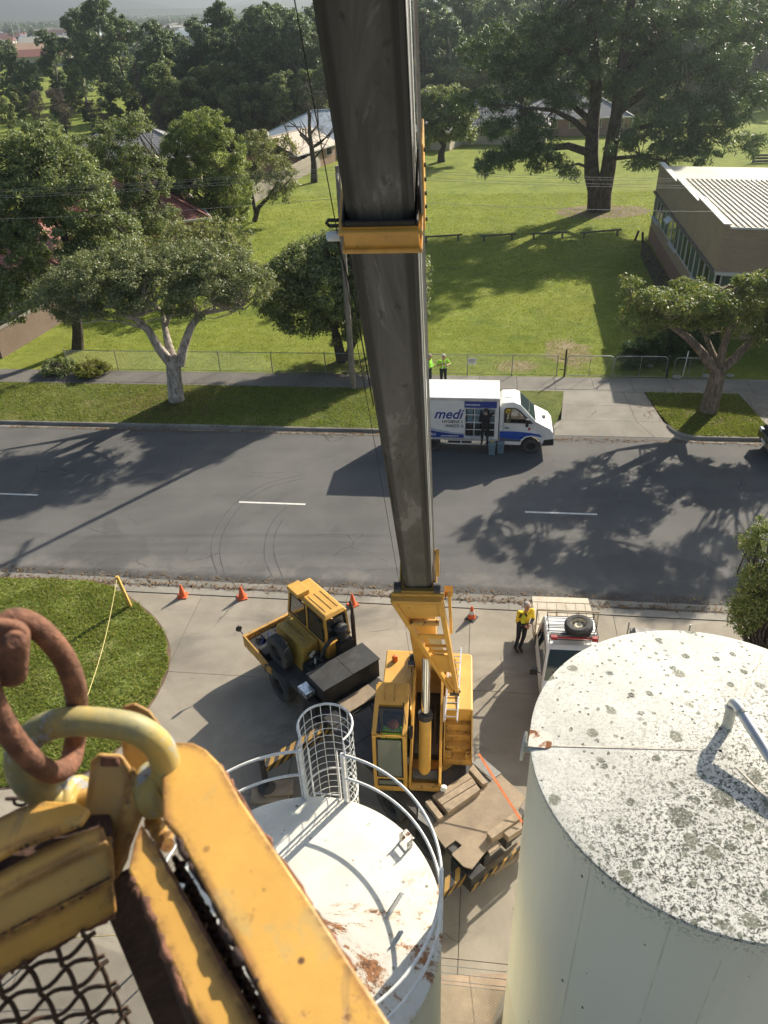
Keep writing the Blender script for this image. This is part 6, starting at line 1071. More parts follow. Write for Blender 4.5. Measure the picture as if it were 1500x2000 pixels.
# fly jib stowed under the boom: A shape down to a point beside the ladder
iB = M_B.inverted(); tip = iB @ (M_UP @ Vector((-.28, .62, 2.78))); jl, jr = Vector((-.34, -.40, -.16)), Vector((-.34, .36, -.16)); tl, tr_ = tip + Vector((0, -.06, 0)), tip + Vector((0, .06, 0))
m = MB(); upv = (0, 0, 1); m.beam(jl, tl, .085, .13, up=upv); m.beam(jr, tr_, .085, .13, up=upv); m.bb(-.42, -.30, -.42, .38, -.22, -.10); jib = cb(m, 'fly_jib', MAT_YEL, M_B, bevel=.008)
def jp(f, s_): return (jl + (tl - jl) * f) * (1 - s_) + (jr + (tr_ - jr) * f) * s_
for f0, f1 in ((.03, .13), (.30, .34), (.52, .72), (.80, .98)):
    m = MB(); m.prism([jp(f0, .05), jp(f0, .95), jp(f1, .95), jp(f1, .05)], (0, 0, -.02)); m.build('jib_plate', MAT_YEL, jib)
for f in (.42, .48): m = MB(); m.beam(jp(f, .05), jp(f, .95), .05, .05); m.build('jib_crossbar', MAT_YEL, jib)
m = MB(); m.cyl(jp(.19, .08), jp(.19, .85), .06, n=14); m.build('jib_roller', MAT_YELD, jib, smooth=40)
m = MB(); m.prism([jp(.33, .3) + Vector((0, 0, .05)), jp(.33, .75) + Vector((0, 0, .05)), jp(.6, .72) + Vector((0, 0, .05)), jp(.6, .28) + Vector((0, 0, .05))], (0, 0, -.03)); m.build('jib_panel', PM('faded_panel', (.58, .43, .24), .6, 0, .1, 3, .1, 30, .3), jib)
m = MB(); m.bb(tip.x - .16, tip.x + .05, tip.y - .10, tip.y + .12, tip.z - .10, tip.z + .06); m.cyl(tip + Vector((-.1, -.13, 0)), tip + Vector((-.1, .15, 0)), .03, n=10); m.build('jib_tip', MAT_OIL, jib, bevel=.01)
m = MB(); m.beam(jr + Vector((0, .14, .1)), jr + Vector((-2.6, .20, .08)), .05, .10); m.bb(-.75, -.45, .42, .56, .0, .1); m.build('jib_latch', MAT_YEL, jib)
m = MB(); m.bb(.0, 1.1, .30, .34, .12, .20); cb(m, 'boom_side_bracket', MAT_YEL, M_B)
def text(body, size, mat, parent, M, name='lettering', shear=0, ext=.001, offset=0, align='LEFT', sx=1.0):
    cu = bpy.data.curves.new(name, 'FONT'); cu.body = body; cu.size = size; cu.shear = shear; cu.extrude = ext; cu.offset = offset; cu.align_x = align; cu.resolution_u = 3
    t = bpy.data.objects.new('tmp_text', cu); COL.objects.link(t); me = bpy.data.meshes.new_from_object(t); bpy.data.objects.remove(t); bpy.data.curves.remove(cu); me.name = name; me.materials.clear(); me.materials.append(mat)
    o = bpy.data.objects.new(name, me); COL.objects.link(o); o.parent = parent; o.matrix_local = M @ Matrix.Diagonal((sx, 1, 1, 1)); return o
t = text('S.W.L. 2', .085, MAT_SEAL, oc, Matrix(((0, 0, 1, 1.352), (1, 0, 0, CY0 + .12), (0, 1, 0, 1.24), (0, 0, 0, 1))))
# loose timbers on the deck: things of their own
def tim(label, q, z, h, grp='timbers lying on the crane deck', mat=None):
    pts = [G(820 + x / 6.25, 1480 + y / 6.25, z) for x, y in q]; c = sum(pts, Vector()) / 4; c.z = z - h; m = MB(); m.prism([p - c for p in pts], (0, 0, -h)); o = m.build('timber_block', mat or MAT_TIM, bevel=.008); o.location = c; tag(o, label, 'timber', grp)
tim('long timber nearest the crane cylinder on the deck, topmost of three', [(150, 460), (590, 185), (640, 240), (205, 515)], 1.26, .16); tim('middle of three parallel timbers on the crane deck', [(212, 512), (642, 244), (688, 312), (268, 572)], 1.32, .22); tim('lowest of three parallel timbers on the crane deck', [(274, 578), (690, 322), (740, 388), (345, 665)], 1.32, .22)
tim('short timber across the deck beside the orange strap', [(600, 145), (650, 75), (830, 300), (770, 325)], 1.28, .18); tim('short timber at the left edge of the deck near the tank rail', [(65, 535), (125, 500), (290, 715), (230, 750)], 1.28, .18); tim('thick timber at the rear right deck corner beside the large tank', [(815, 915), (1190, 640), (1255, 720), (880, 985)], 1.34, .24); tim('outer timber at the rear right deck corner', [(1012, 908), (1240, 752), (1252, 860), (1085, 970)], 1.28, .18); tim('flat timber along the rear deck edge by the striped bar', [(765, 1015), (940, 1000), (1000, 1060), (850, 1170)], 1.15, .05)
tim('plywood outrigger pad on the ground behind the striped bar', [(830, 1310), (1220, 1000), (1215, 1190), (912, 1395)], .16, .15, None, MAT_PLY); tim('small timber offcut on the ground behind the crane', [(680, 1520), (715, 1455), (742, 1470), (700, 1535)], .07, .065, None)
for k, (x, y, w_, d_, lab) in enumerate(((538, 1552, .75, .34, 'timber pad under the left front outrigger foot'),)):
    c = G(x, y, 0); 
    for j, (dx, dy, ww, z0) in enumerate(((-.12, -.05, .95, .0), (.1, .1, .7, .075))): m = MB(); m.box((0, 0, .0375), (ww, .42, .072), 0); o = m.build('timber_pad', MAT_TIM, bevel=.008); o.location = (c.x + dx, c.y + dy, z0); o.rotation_euler.z = .05 * j; tag(o, ['lower', 'upper'][j] + ' timber pad under the left outrigger foot', 'timber', 'pads under the outrigger')
# orange strap to the deck
s0, s1 = G(935, 1472, 2.0), G(1020, 1606, 1.36); m = MB(); m.beam(s0, s1, .055, .006); o = m.build('ratchet_strap', PM('orange_webbing', (.62, .17, .06), .8)); tag(o, 'orange strap tied from the crane body to the rear deck', 'strap')
# ================================================================== PEOPLE
def person(name, label, base, rz, J, cols, scale=1.0, hair=None, hat=None, voxel=.011, extra=None, tilt=0):
    """J: joint positions (local, facing -Y). One continuous skin grown round tapered limbs; colours by body region."""
    caps = []
    def cap(a, b, ra, rb, mi): caps.append((Vector(a), Vector(b), ra, rb, mi))
    SH, TO, LE, SK, SHO = 0, 1, 2, 3, 4        # sleeve/shirt top, lower sleeve, trousers, skin, shoes
    h, nk, pv, ch = Vector(J['head']), Vector(J['neck']), Vector(J['pelvis']), Vector(J['chest'])
    f = Vector(J.get('face', (0, -1, 0))).normalized(); rt = f.cross(Vector((0, 0, 1))).normalized() * -1; upv = Vector((0, 0, 1))
    cap(h + upv * .03 - f * .015, h + upv * .03 + f * .015, .092, .090, SK); cap(h - upv * .05 + f * .02, h - upv * .075 + f * .03, .072, .055, SK)
    cap(h + f * .095 + upv * .0, h + f * .112 - upv * .022, .012, .017, SK); cap(h + rt * .088, h + rt * .092 - upv * .03, .016, .012, SK); cap(h - rt * .088, h - rt * .092 - upv * .03, .016, .012, SK)
    cap(nk - upv * .05, h - upv * .08, .060, .055, SK)
    for o in (-.085, 0, .085): cap(ch + rt * o, pv + rt * o * .8 + upv * .08, .115, .105, SH)
    cap(ch + upv * .02, nk - upv * .07, .12, .07, SH); cap(pv + rt * .07 + upv * .04, pv - rt * .07 + upv * .04, .118, .118, J.get('hipmat', LE))
    for s_ in ('L', 'R'):
        sh, el, wr = Vector(J['sh' + s_]), Vector(J['el' + s_]), Vector(J['wr' + s_]); hi, kn, an = Vector(J['hip' + s_]), Vector(J['kn' + s_]), Vector(J['an' + s_])
        cap(ch + (sh - ch) * .55, sh, .09, .072, SH); cap(sh, el, .066, .050, SH); cap(el, wr, .048, .034, TO)
        d = (wr - el).normalized(); side = d.cross(f); side = side.normalized() if side.length > .01 else rt; pal = wr + d * .055; bend = Vector(J.get('curl', (0, 0, -.3)))
        cap(wr, pal, .030, .034, SK); cap(pal + side * .015, pal - side * .015, .03, .03, SK)
        for i, (o, ln) in enumerate(((-.028, .062), (-.010, .072), (.009, .066), (.027, .052))):
            k0 = pal + d * .03 + side * o; k1 = k0 + d * ln * .5 + bend * .012; k2 = k1 + (d * .6 + bend).normalized() * ln * .5; cap(k0, k1, .0105, .010, SK); cap(k1, k2, .010, .009, SK)
        t0 = wr + d * .02 + side * -.03; cap(t0, t0 + (d * .6 - side * .8).normalized() * .05, .012, .010, SK)
        cap(hi, kn, .088, .062, LE); cap(kn, an + upv * .02, .060, .044, LE); fd = Vector(J.get('foot' + s_, (0, -1, 0))).normalized(); cap(an - upv * .03 - fd * .05, an - upv * .045 + fd * .14, .045, .038, SHO)
    m = MB()
    for a, b, ra, rb, mi in caps:
        t = (b - a); L_ = t.length; t = t / L_ if L_ > 1e-6 else Vector((0, 0, 1)); pts, rs = [], []
        for k in range(4): q = math.pi / 2 * k / 4; pts.append(a - t * ra * math.cos(q)); rs.append(max(.002, ra * math.sin(q)))
        pts += [a, b]; rs += [ra, rb]
        for k in range(1, 5): q = math.pi / 2 * k / 4; pts.append(b + t * rb * math.sin(q)); rs.append(max(.002, rb * math.cos(q)))
        m.tube(pts, rs, 12)
    o = m.build('body', cols[0]); r = o.modifiers.new('r', 'REMESH'); r.mode = 'VOXEL'; r.voxel_size = voxel; sm = o.modifiers.new('s', 'SMOOTH'); sm.iterations = 3; sm.factor = .5
    bpy.context.view_layer.update(); dg = bpy.context.evaluated_depsgraph_get(); me = bpy.data.meshes.new_from_object(o.evaluated_get(dg)); bpy.data.objects.remove(o)
    me.name = 'body'; me.materials.clear()
    for c in cols: me.materials.append(c)
    P_ = np.empty(len(me.polygons) * 3, np.float32); me.polygons.foreach_get('center', P_); P_ = P_.reshape(-1, 3); best = np.full(len(P_), 9e9); mi_ = np.zeros(len(P_), np.int32)
    for a, b, ra, rb, mi in caps:
        a, b = np.array(a), np.array(b); ab = b - a; t = np.clip(((P_ - a) @ ab) / max(ab @ ab, 1e-9), 0, 1); d = np.linalg.norm(P_ - a - t[:, None] * ab, axis=1) - (ra + (rb - ra) * t); k = d < best; best[k] = d[k]; mi_[k] = mi
    me.polygons.foreach_set('material_index', mi_); me.polygons.foreach_set('use_smooth', np.ones(len(me.polygons), bool)); me.update()
    root = thing(name, label, 'person', base, rz); root.scale = (scale,) * 3; root.rotation_euler.y = tilt; bo = bpy.data.objects.new('body', me); COL.objects.link(bo); bo.parent = root
    for sg in (-1, 1): e = MB(); e.ball(h + f * .083 + rt * .032 * sg + upv * .018, .011, 8, 6); e.build('eye', MAT_SEAL, root)
    e = MB(); e.ball(h + f * .088 - upv * .05, (.026, .008, .006), 8, 6); e.build('mouth', PM('lips', (.35, .15, .12), .6), root)
    if hair: e = MB(); e.lathe([(0, .122), (.05, .115), (.085, .085), (.104, .03), (.100, -.02), (.085, -.045)], h + upv * .015 - f * .018, 18); e.v = [v for v in e.v]; e.build('hair', hair, root, smooth=60)
    if hat: e = MB(); e.lathe([(0, .15), (.06, .142), (.10, .10), (.115, .045), (.15, .035), (.15, .025), (.11, .02)], h + upv * .01, 20); e.build('hat', hat, root, smooth=50)
    if extra: extra(root)
    return root
def CL(name, c, r=.85): return PM('cloth_' + name, c, r, 0, .15, 9, .3, 25)
SKIN = PM('skin', (.46, .25, .17), .55, 0, .08, 10, .05); HV = CL('hivis_yellow', (.62, .66, .05)); HVG = CL('hivis_green', (.38, .75, .06)); NAVY = CL('navy', (.018, .02, .035)); BLKC = CL('black', (.016, .016, .018)); BOOT = CL('boot', (.05, .035, .025)); HAIRG = CL('grey_hair', (.34, .32, .30)); HAIRW = CL('white_hair', (.6, .58, .54)); HAIRB = CL('brown_hair', (.06, .045, .035)); HVY = CL('hivis_gold', (.75, .55, .03))
def pose(**k):
    J = dict(head=(0, -.02, 1.58), neck=(0, 0, 1.44), chest=(0, .01, 1.24), pelvis=(0, 0, .93), shL=(.19, 0, 1.37), shR=(-.19, 0, 1.37), elL=(.25, .03, 1.10), elR=(-.25, .03, 1.10), wrL=(.24, -.06, .87), wrR=(-.24, -.06, .87), hipL=(.09, 0, .90), hipR=(-.09, 0, .90), knL=(.10, -.03, .49), knR=(-.10, -.03, .49), anL=(.10, .02, .085), anR=(-.10, .02, .085)); J.update(k); return J
# man leaning on the ute tray
b = G(1013, 1266, 0)
def lapel(root):
    m = MB(); m.beam((.0, -.135, 1.36), (.0, -.15, 1.0), .10, .012, up=(0, 1, 0)); m.build('open_shirt', HV, root)
    for sg in (-1, 1): m = MB(); m.beam((.05 * sg, -.115, 1.42), (.11 * sg, -.135, 1.30), .05, .012, up=(0, 1, 0)); m.build('collar', NAVY, root)
person('person', 'man in yellow and navy work shirt leaning against the white ute', b, R(12), pose(head=(.14, -.03, 1.57), neck=(.13, 0, 1.43), chest=(.12, .01, 1.23), pelvis=(.06, 0, .92), shL=(.31, 0, 1.36), shR=(-.07, 0, 1.36), elL=(.36, -.04, 1.10), elR=(-.13, -.04, 1.09), wrL=(.20, -.20, 1.05), wrR=(.03, -.20, 1.03), hipL=(.15, 0, .89), hipR=(-.03, 0, .89), knL=(.10, -.06, .48), knR=(-.06, -.04, .48), anL=(.02, -.05, .085), anR=(-.11, -.02, .085), face=(.05, -1, .1), curl=(-.3, 0, -.3)), [HVY, NAVY, NAVY, SKIN, BOOT], 1.02, hair=HAIRG, extra=lapel)
# man in black reaching into the delivery truck (seen from behind)
b = G(946, 865, .42); b.y -= .12; person('person', 'man in black reaching into the open side of the delivery truck', b, R(180) + RANG, pose(head=(0, -.03, 1.58), shL=(.19, 0, 1.39), elL=(.24, -.03, 1.10), wrL=(.22, -.24, 1.12), elR=(-.30, -.14, 1.42), wrR=(-.34, -.36, 1.56), knL=(.11, -.02, .49), anL=(.13, .02, .085)), [BLKC, SKIN, BLKC, SKIN, BLKC], .98, hair=HAIRB)
# two men in hi-vis on the footpath
def vest(root):
    for sg in (-1, 1): m = MB(); m.beam((.075 * sg, -.13, 1.38), (.075 * sg, -.14, 1.02), .035, .01, up=(0, 1, 0)); m.build('reflective_tape', PM('reflective_tape', (.6, .62, .6), .3), root)
p = D(866, 702, 35.2); person('person', 'white haired man in green hi-vis vest behind the truck, arms raised to his chest', (p.x, 35.2, .13), R(10), pose(elL=(.33, -.02, 1.18), wrL=(.12, -.22, 1.22), elR=(-.34, -.02, 1.18), wrR=(-.10, -.23, 1.30)), [HVG, SKIN, NAVY, SKIN, BOOT], 1.03, hair=HAIRW, extra=vest)
p = D(839, 706, 35.4); person('person', 'man in green hi-vis vest standing right beside the boom edge, facing the other', (p.x, 35.4, .13), R(75), pose(elL=(.27, -.05, 1.12), wrL=(.10, -.20, 1.10), elR=(-.27, -.05, 1.12), wrR=(-.06, -.22, 1.13)), [HVG, HVG, NAVY, SKIN, BOOT], 1.0, hair=HAIRG, extra=vest)
# operator seated in the crane cab
q = ROOT + (M_UP @ Vector((.34, -.76, 0))); person('person', 'crane operator in hi-vis jacket and orange cap seated inside the cab', (q.x, q.y, .82), math.atan2(-.994, -.11) + R(90), pose(head=(0, -.06, 1.56), knL=(.13, -.42, .92), knR=(-.13, -.42, .92), anL=(.13, -.50, .72), anR=(-.13, -.50, .72), elL=(.25, -.12, 1.14), elR=(-.25, -.12, 1.14), wrL=(.15, -.33, 1.10), wrR=(-.15, -.33, 1.10), pelvis=(0, 0, .95), hipL=(.09, -.03, .95), hipR=(-.09, -.03, .95)), [HVG, HVG, NAVY, SKIN, BOOT], .95, hat=PM('orange_cap', (.55, .14, .04), .7))

# ================================================================== DELIVERY TRUCK
MAT_TW = PM('truck_white', (.76, .76, .74), .35, 0, .04, 2, .02, 30, .2, (.5, .47, .42), 2.5); MAT_NAVY = PM('logo_blue', (.018, .045, .26), .4, 0, .06); MAT_BLUE = PM('cab_blue', (.015, .075, .38), .3, 0, .06); MAT_GREYB = PM('swoosh_grey', (.42, .47, .53), .45); MAT_INK = PM('ink', (.06, .06, .075), .5)
MAT_AUTO = glass('auto_glass', (.35, .45, .45), .45, .02); MAT_TRIM = PM('black_trim', (.02, .02, .021), .5)
TT = 29.85; trk = thing('delivery_truck', 'white and blue delivery truck with open side parked at the far kerb', 'truck', RF(0, TT), RANG); HW = .9
def profile_body(m, prof, hw, belt, inset, mi=0):
    """side profile (x, z) swept across the width, leaning in above the belt line"""
    top = max(z for x, z in prof); f = lambda z: hw - (inset * (z - belt) / (top - belt) if z > belt else 0)
    n = len(prof); a = [(x, -f(z), z) for x, z in prof]; b = [(x, f(z), z) for x, z in prof]
    m.add(a + b, [tuple(range(n)), tuple(range(2 * n - 1, n - 1, -1))] + [(i, n + i, n + (i + 1) % n, (i + 1) % n) for i in range(n)], mi); return f
m = MB(); m.bb(-3.2, 2.3, -.40, -.28, .42, .62); m.bb(-3.2, 2.3, .28, .40, .42, .62); m.build('chassis', MAT_TRIM, trk)
# cargo box: hollow, with the roller opening on the near side
m = MB(); m.bb(-3.3, .86, -HW, HW, .64, .72); m.bb(-3.3, .86, HW - .04, HW, .72, 2.50); m.bb(-3.3, -.52, -HW, -HW + .04, .72, 2.50); m.bb(.76, .86, -HW, -HW + .04, .72, 2.50); m.bb(-.52, .76, -HW, -HW + .04, 2.10, 2.50); m.bb(.82, .86, -HW + .04, HW - .04, .72, 2.5); m.bb(-3.3, -3.26, -HW + .04, HW - .04, .72, 2.5); bx = m.build('cargo_box', MAT_TW, trk)
m = MB(); m.bb(-3.33, .89, -HW - .02, HW + .02, 2.50, 2.55); m.build('box_roof', MAT_TW, trk, bevel=.012)
for x0, x1, z0, z1 in ((-3.34, .90, .62, .70), (-3.34, .90, 2.42, 2.50)): m = MB(); m.bb(x0, x1, -HW - .022, -HW - .004, z0, z1); m.build('box_rail', PM('alloy_trim', (.6, .6, .58), .4, .5), bx)
for x in (-3.32, .82): m = MB(); m.bb(x, x + .06, -HW - .024, -HW - .003, .70, 2.42); m.build('corner_post', MAT_TW, bx)
m = MB(); m.bb(-.54, .78, -HW - .02, -HW - .004, 2.12, 2.40); m.build('roller_header', MAT_NAVY, bx)
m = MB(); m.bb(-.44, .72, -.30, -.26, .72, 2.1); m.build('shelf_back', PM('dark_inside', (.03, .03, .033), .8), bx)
sh = MB()
for z in (.76, 1.10, 1.42, 1.78, 2.06): sh.cyl((-.50, -HW + .015, z), (.74, -HW + .015, z), .017, n=6)
for x in (-.50, -.12, .30, .74): sh.cyl((x, -HW + .015, .74), (x, -HW + .015, 2.1), .017, n=6)
sh.bb(-.5, .74, -HW + .03, -.3, 1.395, 1.415); sh.bb(-.5, .74, -HW + .03, -.3, .735, .75); sh.build('shelf_frame', PM('white_tube', (.75, .75, .73), .4), bx)
blue = MB(); pts = [(-3.3, .71), (-.535, .71), (-.535, .86), (-1.1, .90), (-1.7, .99), (-2.3, 1.12), (-3.3, 1.3)]; blue.prism([(x, -HW - .003, z) for x, z in pts], (0, -.004, 0)); blue.build('blue_swoosh', MAT_NAVY, bx)
gr = MB(); pts = [(-.535, .87), (-.535, .93), (-1.1, .98), (-1.7, 1.10), (-2.3, 1.28), (-3.3, 1.5), (-3.3, 1.31), (-2.3, 1.13), (-1.7, 1.0), (-1.1, .91)]; gr.prism([(x, -HW - .003, z) for x, z in pts], (0, -.003, 0)); gr.build('grey_swoosh', MAT_GREYB, bx)
def side_text(s_, x, z, size, mat, shear=0, off=0, sx=1, y=-HW - .010): return text(s_, size, mat, bx, Matrix(((1, 0, 0, x), (0, 0, -1, y), (0, 1, 0, z), (0, 0, 0, 1))), shear=shear, offset=off, sx=sx)
side_text('medi', -1.80, 1.60, .62, MAT_NAVY, .32, .011, .95); side_text('HYGIENE S', -1.46, 1.40, .18, MAT_INK, 0, .003, 1.0); side_text('WASTE D', -1.32, 1.20, .18, MAT_INK, 0, .003, 1.0); side_text('medico', -2.28, .80, .20, MAT_TW, .3, .003, .95); side_text('www.medicoserv', -1.50, .76, .115, MAT_TW, 0, .003, .92); side_text('ices.com.au', -.50, 2.22, .13, MAT_TW, 0, .003, 1, -HW - .026)
for x, sd in ((-1.85, -1), (-1.85, 1), (2.28, -1), (2.28, 1)):
    w_ = wheel(Matrix(), x, .73 * sd, .33, .22, sd, trk)
sg_ = MB()
for z in (.40, .56): sg_.cyl((-1.35, -HW + .04, z), (.80, -HW + .04, z), .018, n=6)
for x in (-1.35, -.65, .05, .75): sg_.cyl((x, -HW + .04, .38), (x, -HW + .04, .66), .018, n=6)
sg_.build('side_guard', MAT_TW, trk); m = MB(); m.bb(-1.2, -.2, -.75, -.42, .38, .6); m.build('underbody_tank', MAT_TRIM, trk, bevel=.02)
cab = MB(); prof = [(.92, .40), (.92, 2.12), (1.02, 2.24), (1.50, 2.27), (1.74, 2.18), (2.40, 1.50), (2.62, 1.38), (3.00, 1.18), (3.16, .98), (3.22, .70), (3.22, .42), (2.72, .38), (2.66, .58), (2.50, .74), (2.28, .79), (2.06, .74), (1.90, .58), (1.85, .38)]
fy = profile_body(cab, prof, .84, 1.40, .17); cb_ = cab.build('cab', MAT_TW, trk, bevel=.035, bseg=3)
def side_panel(nm, mat, pts, par, off=.008, sd=-1):
    m = MB(); q = [(x, sd * (fy(z) + off), z) for x, z in pts]; m.prism(q, (0, -sd * .006, 0)); return m.build(nm, mat, par)
for sd in (-1, 1):
    side_panel('side_window', MAT_TRIM, [(1.10, 1.42), (1.10, 1.98), (1.20, 2.05), (1.58, 2.05), (1.78, 1.92), (2.30, 1.40)], cb_, .006, sd); w = side_panel('side_glass', MAT_AUTO, [(1.15, 1.46), (1.15, 1.95), (1.22, 2.01), (1.56, 2.01), (1.74, 1.89), (1.98, 1.64), (1.98, 1.46)], cb_, .012, sd)
    side_panel('blue_band', MAT_BLUE, [(.95, .72), (.95, 1.02), (1.6, 1.02), (2.2, .98), (2.62, .90), (2.72, .76), (2.60, .80), (2.28, .86), (2.0, .80), (1.86, .66), (1.6, .66)], cb_, .006, sd); side_panel('grey_sill', PM('cab_grey', (.10, .11, .13), .5), [(.95, .56), (.95, .71), (1.6, .65), (1.84, .65), (1.84, .56)], cb_, .005, sd)
    side_panel('door_seam', MAT_TRIM, [(1.08, .6), (1.08, 1.42), (1.092, 1.42), (1.092, .6)], cb_, .004, sd); side_panel('door_handle', MAT_TRIM, [(1.14, 1.17), (1.34, 1.17), (1.34, 1.21), (1.14, 1.21)], cb_, .02, sd); side_panel('bumper_corner', MAT_TRIM, [(2.72, .38), (2.80, .66), (3.20, .72), (3.21, .42)], cb_, .008, sd)
    m = MB(); m.tube([(1.98, sd * .86, 1.46), (2.02, sd * 1.0, 1.50)], .02, 6); m.bb(1.98, 2.10, *sorted((sd * .96, sd * 1.12)), 1.38, 1.70); m.build('mirror', MAT_TRIM, cb_, bevel=.02)
    m = MB(); m.hexa([(2.96, sd * .55, .92), (3.12, sd * .55, .84), (3.02, sd * .80, .86), (2.84, sd * .80, .94), (2.94, sd * .55, 1.13), (3.12, sd * .55, 1.03), (3.02, sd * .81, 1.02), (2.84, sd * .82, 1.12)]); m.build('headlight', PM('headlight', (.55, .57, .6), .15, .3), cb_, bevel=.02)
ws = MB(); ws.poly([(1.765, -fy(2.16) + .07, 2.17), (1.765, fy(2.16) - .07, 2.17), (2.415, fy(1.5) - .05, 1.515), (2.415, -fy(1.5) + .05, 1.515)]); ws.build('windscreen', MAT_AUTO, cb_)
m = MB(); m.bb(3.215, 3.235, -.5, .5, .62, .86); m.build('grille', MAT_TRIM, cb_); m = MB(); m.bb(2.7, 2.86, -.1, .12, 1.31, 1.345); m.build('hood_vent', MAT_TRIM, cb_); m = MB(); m.bb(1.15, 1.5, -.2, .2, 2.262, 2.275); m.build('roof_hatch', MAT_TW, cb_, bevel=.006); side_panel('red_badge', PM('red_badge', (.5, .03, .03), .4), [(2.12, 1.10), (2.20, 1.10), (2.20, 1.22), (2.12, 1.22)], cb_, .012)
m = MB(); m.bb(.86, .92, -.7, .7, .5, 2.1); m.build('cab_back_gap', MAT_TRIM, trk)
MAT_BINB = PM('blue_grey_bin', (.16, .24, .29), .5, 0, .08); MAT_BINK = PM('black_bin', (.025, .027, .03), .5, 0, .1)
def bin_(label, loc, rz, w, d, h, mat, grp=None, lidm=None):
    b = thing('waste_bin', label, 'bin', loc, rz, grp); m = MB(); m.hexa([(-w * .42, -d * .42, 0), (w * .42, -d * .42, 0), (w * .42, d * .42, 0), (-w * .42, d * .42, 0), (-w / 2, -d / 2, h * .86), (w / 2, -d / 2, h * .86), (w / 2, d / 2, h * .86), (-w / 2, d / 2, h * .86)]); m.build('bucket', mat, b, bevel=.015); m = MB(); m.hexa([(-w * .54, -d * .54, h * .865), (w * .54, -d * .54, h * .865), (w * .54, d * .54, h * .865), (-w * .54, d * .54, h * .865), (-w * .48, -d * .45, h), (w * .48, -d * .45, h), (w * .48, d * .5, h), (-w * .48, d * .5, h)]); m.build('lid', mat, b, bevel=.015)
    if lidm: m = MB(); m.bb(-w * .25, w * .25, -d * .3, d * .2, h * 1.0, h * 1.012); m.build('lid_sticker', lidm, b)
    return b
bin_('blue-grey bin with yellow sticker standing on the road behind the man in black', G(960, 886, 0), RANG, .30, .30, .56, MAT_BINB, None, PM('yellow_sticker', (.7, .6, .08), .5)); bin_('blue-grey bin on the road nearest the truck cab', G(977, 883, 0), RANG, .30, .30, .56, MAT_BINB)
for r_, (z, mt, nm) in enumerate(((1.415, MAT_BINB, 'upper'), (.75, MAT_BINK, 'lower'))):
    for k in range(4): p = RF(-.31 + k * .31, TT - HW + .26, z); bin_(f'{"blue-grey" if r_ == 0 else "black"} bin on the {nm} truck shelf, {("leftmost", "second from left", "second from right", "rightmost")[k]}', p, RANG, .26, .30, .56, mt, 'bins on the truck shelves')

# ================================================================== WHITE UTE
MAT_UW = PM('ute_white', (.74, .75, .74), .3, 0, .04, 2, .02, 30, .2, (.55, .52, .47), 2.5); uf = Vector((-.125, -.992, 0)); ute = thing('utility_truck', 'white flat tray ute with roof rack beside the large tank', 'ute', (4.89, 15.25, 0), math.atan2(-.992, -.125))
for x in (-1.55, 1.55):
    for sd in (-1, 1): wheel(Matrix(), x, .68 * sd, .34, .22, sd, ute)
m = MB(); m.bb(-2.4, 2.0, -.4, .4, .42, .62); m.build('chassis', MAT_TRIM, ute)
MAT_TRAY = PM('pale_tray_floor', (.50, .44, .34), .7, 0, .12, 2, .15, 30, .4, (.36, .24, .13), 2.2, .4, (.25, .12, .06), 5)
m = MB(); m.bb(-2.45, -1.10, -.84, .84, .78, .86); tf = m.build('tray', MAT_TRAY, ute, bevel=.01); m = MB(); m.hexa([(-2.75, -.84, .80), (-2.46, -.84, .83), (-2.46, .84, .83), (-2.75, .84, .80), (-2.75, -.84, .84), (-2.46, -.84, .87), (-2.46, .84, .87), (-2.75, .84, .84)]); m.build('tailboard', MAT_TRAY, tf, bevel=.01)
for k in range(6): m = MB(); y = -.7 + k * .28; m.bb(-2.44, -1.12, y - .004, y + .004, .86, .866); m.build('floor_joint', MAT_TRIM, tf)
for sd in (-1, 1): m = MB(); m.bb(-2.42, -1.12, *sorted((sd * .84, sd * .87)), .52, .84); m.build('drop_side', MAT_TRAY, tf, bevel=.006)
m = MB()
for y in (-.84, .84, -.3, .3): m.cyl((-1.08, y, .8), (-1.08, y, 1.72), .025, n=8)
m.cyl((-1.08, -.86, 1.72), (-1.08, .86, 1.72), .028, n=8); m.cyl((-1.08, -.84, 1.2), (-1.08, .84, 1.2), .02, n=8); m.build('headboard', PM('tan_steel', (.36, .29, .20), .6), ute, smooth=40)
body = MB(); up = [(-.98, .42), (-.98, 1.10), (-.90, 1.66), (-.80, 1.75), (.34, 1.75), (.46, 1.70), (1.06, 1.12), (1.22, 1.06), (2.05, .98), (2.22, .90), (2.30, .70), (2.30, .42), (1.95, .40), (1.90, .60), (1.72, .76), (1.55, .80), (1.38, .76), (1.20, .60), (1.15, .40)]
fu = profile_body(body, up, .82, 1.06, .15); ub = body.build('cab', MAT_UW, ute, bevel=.035, bseg=3)
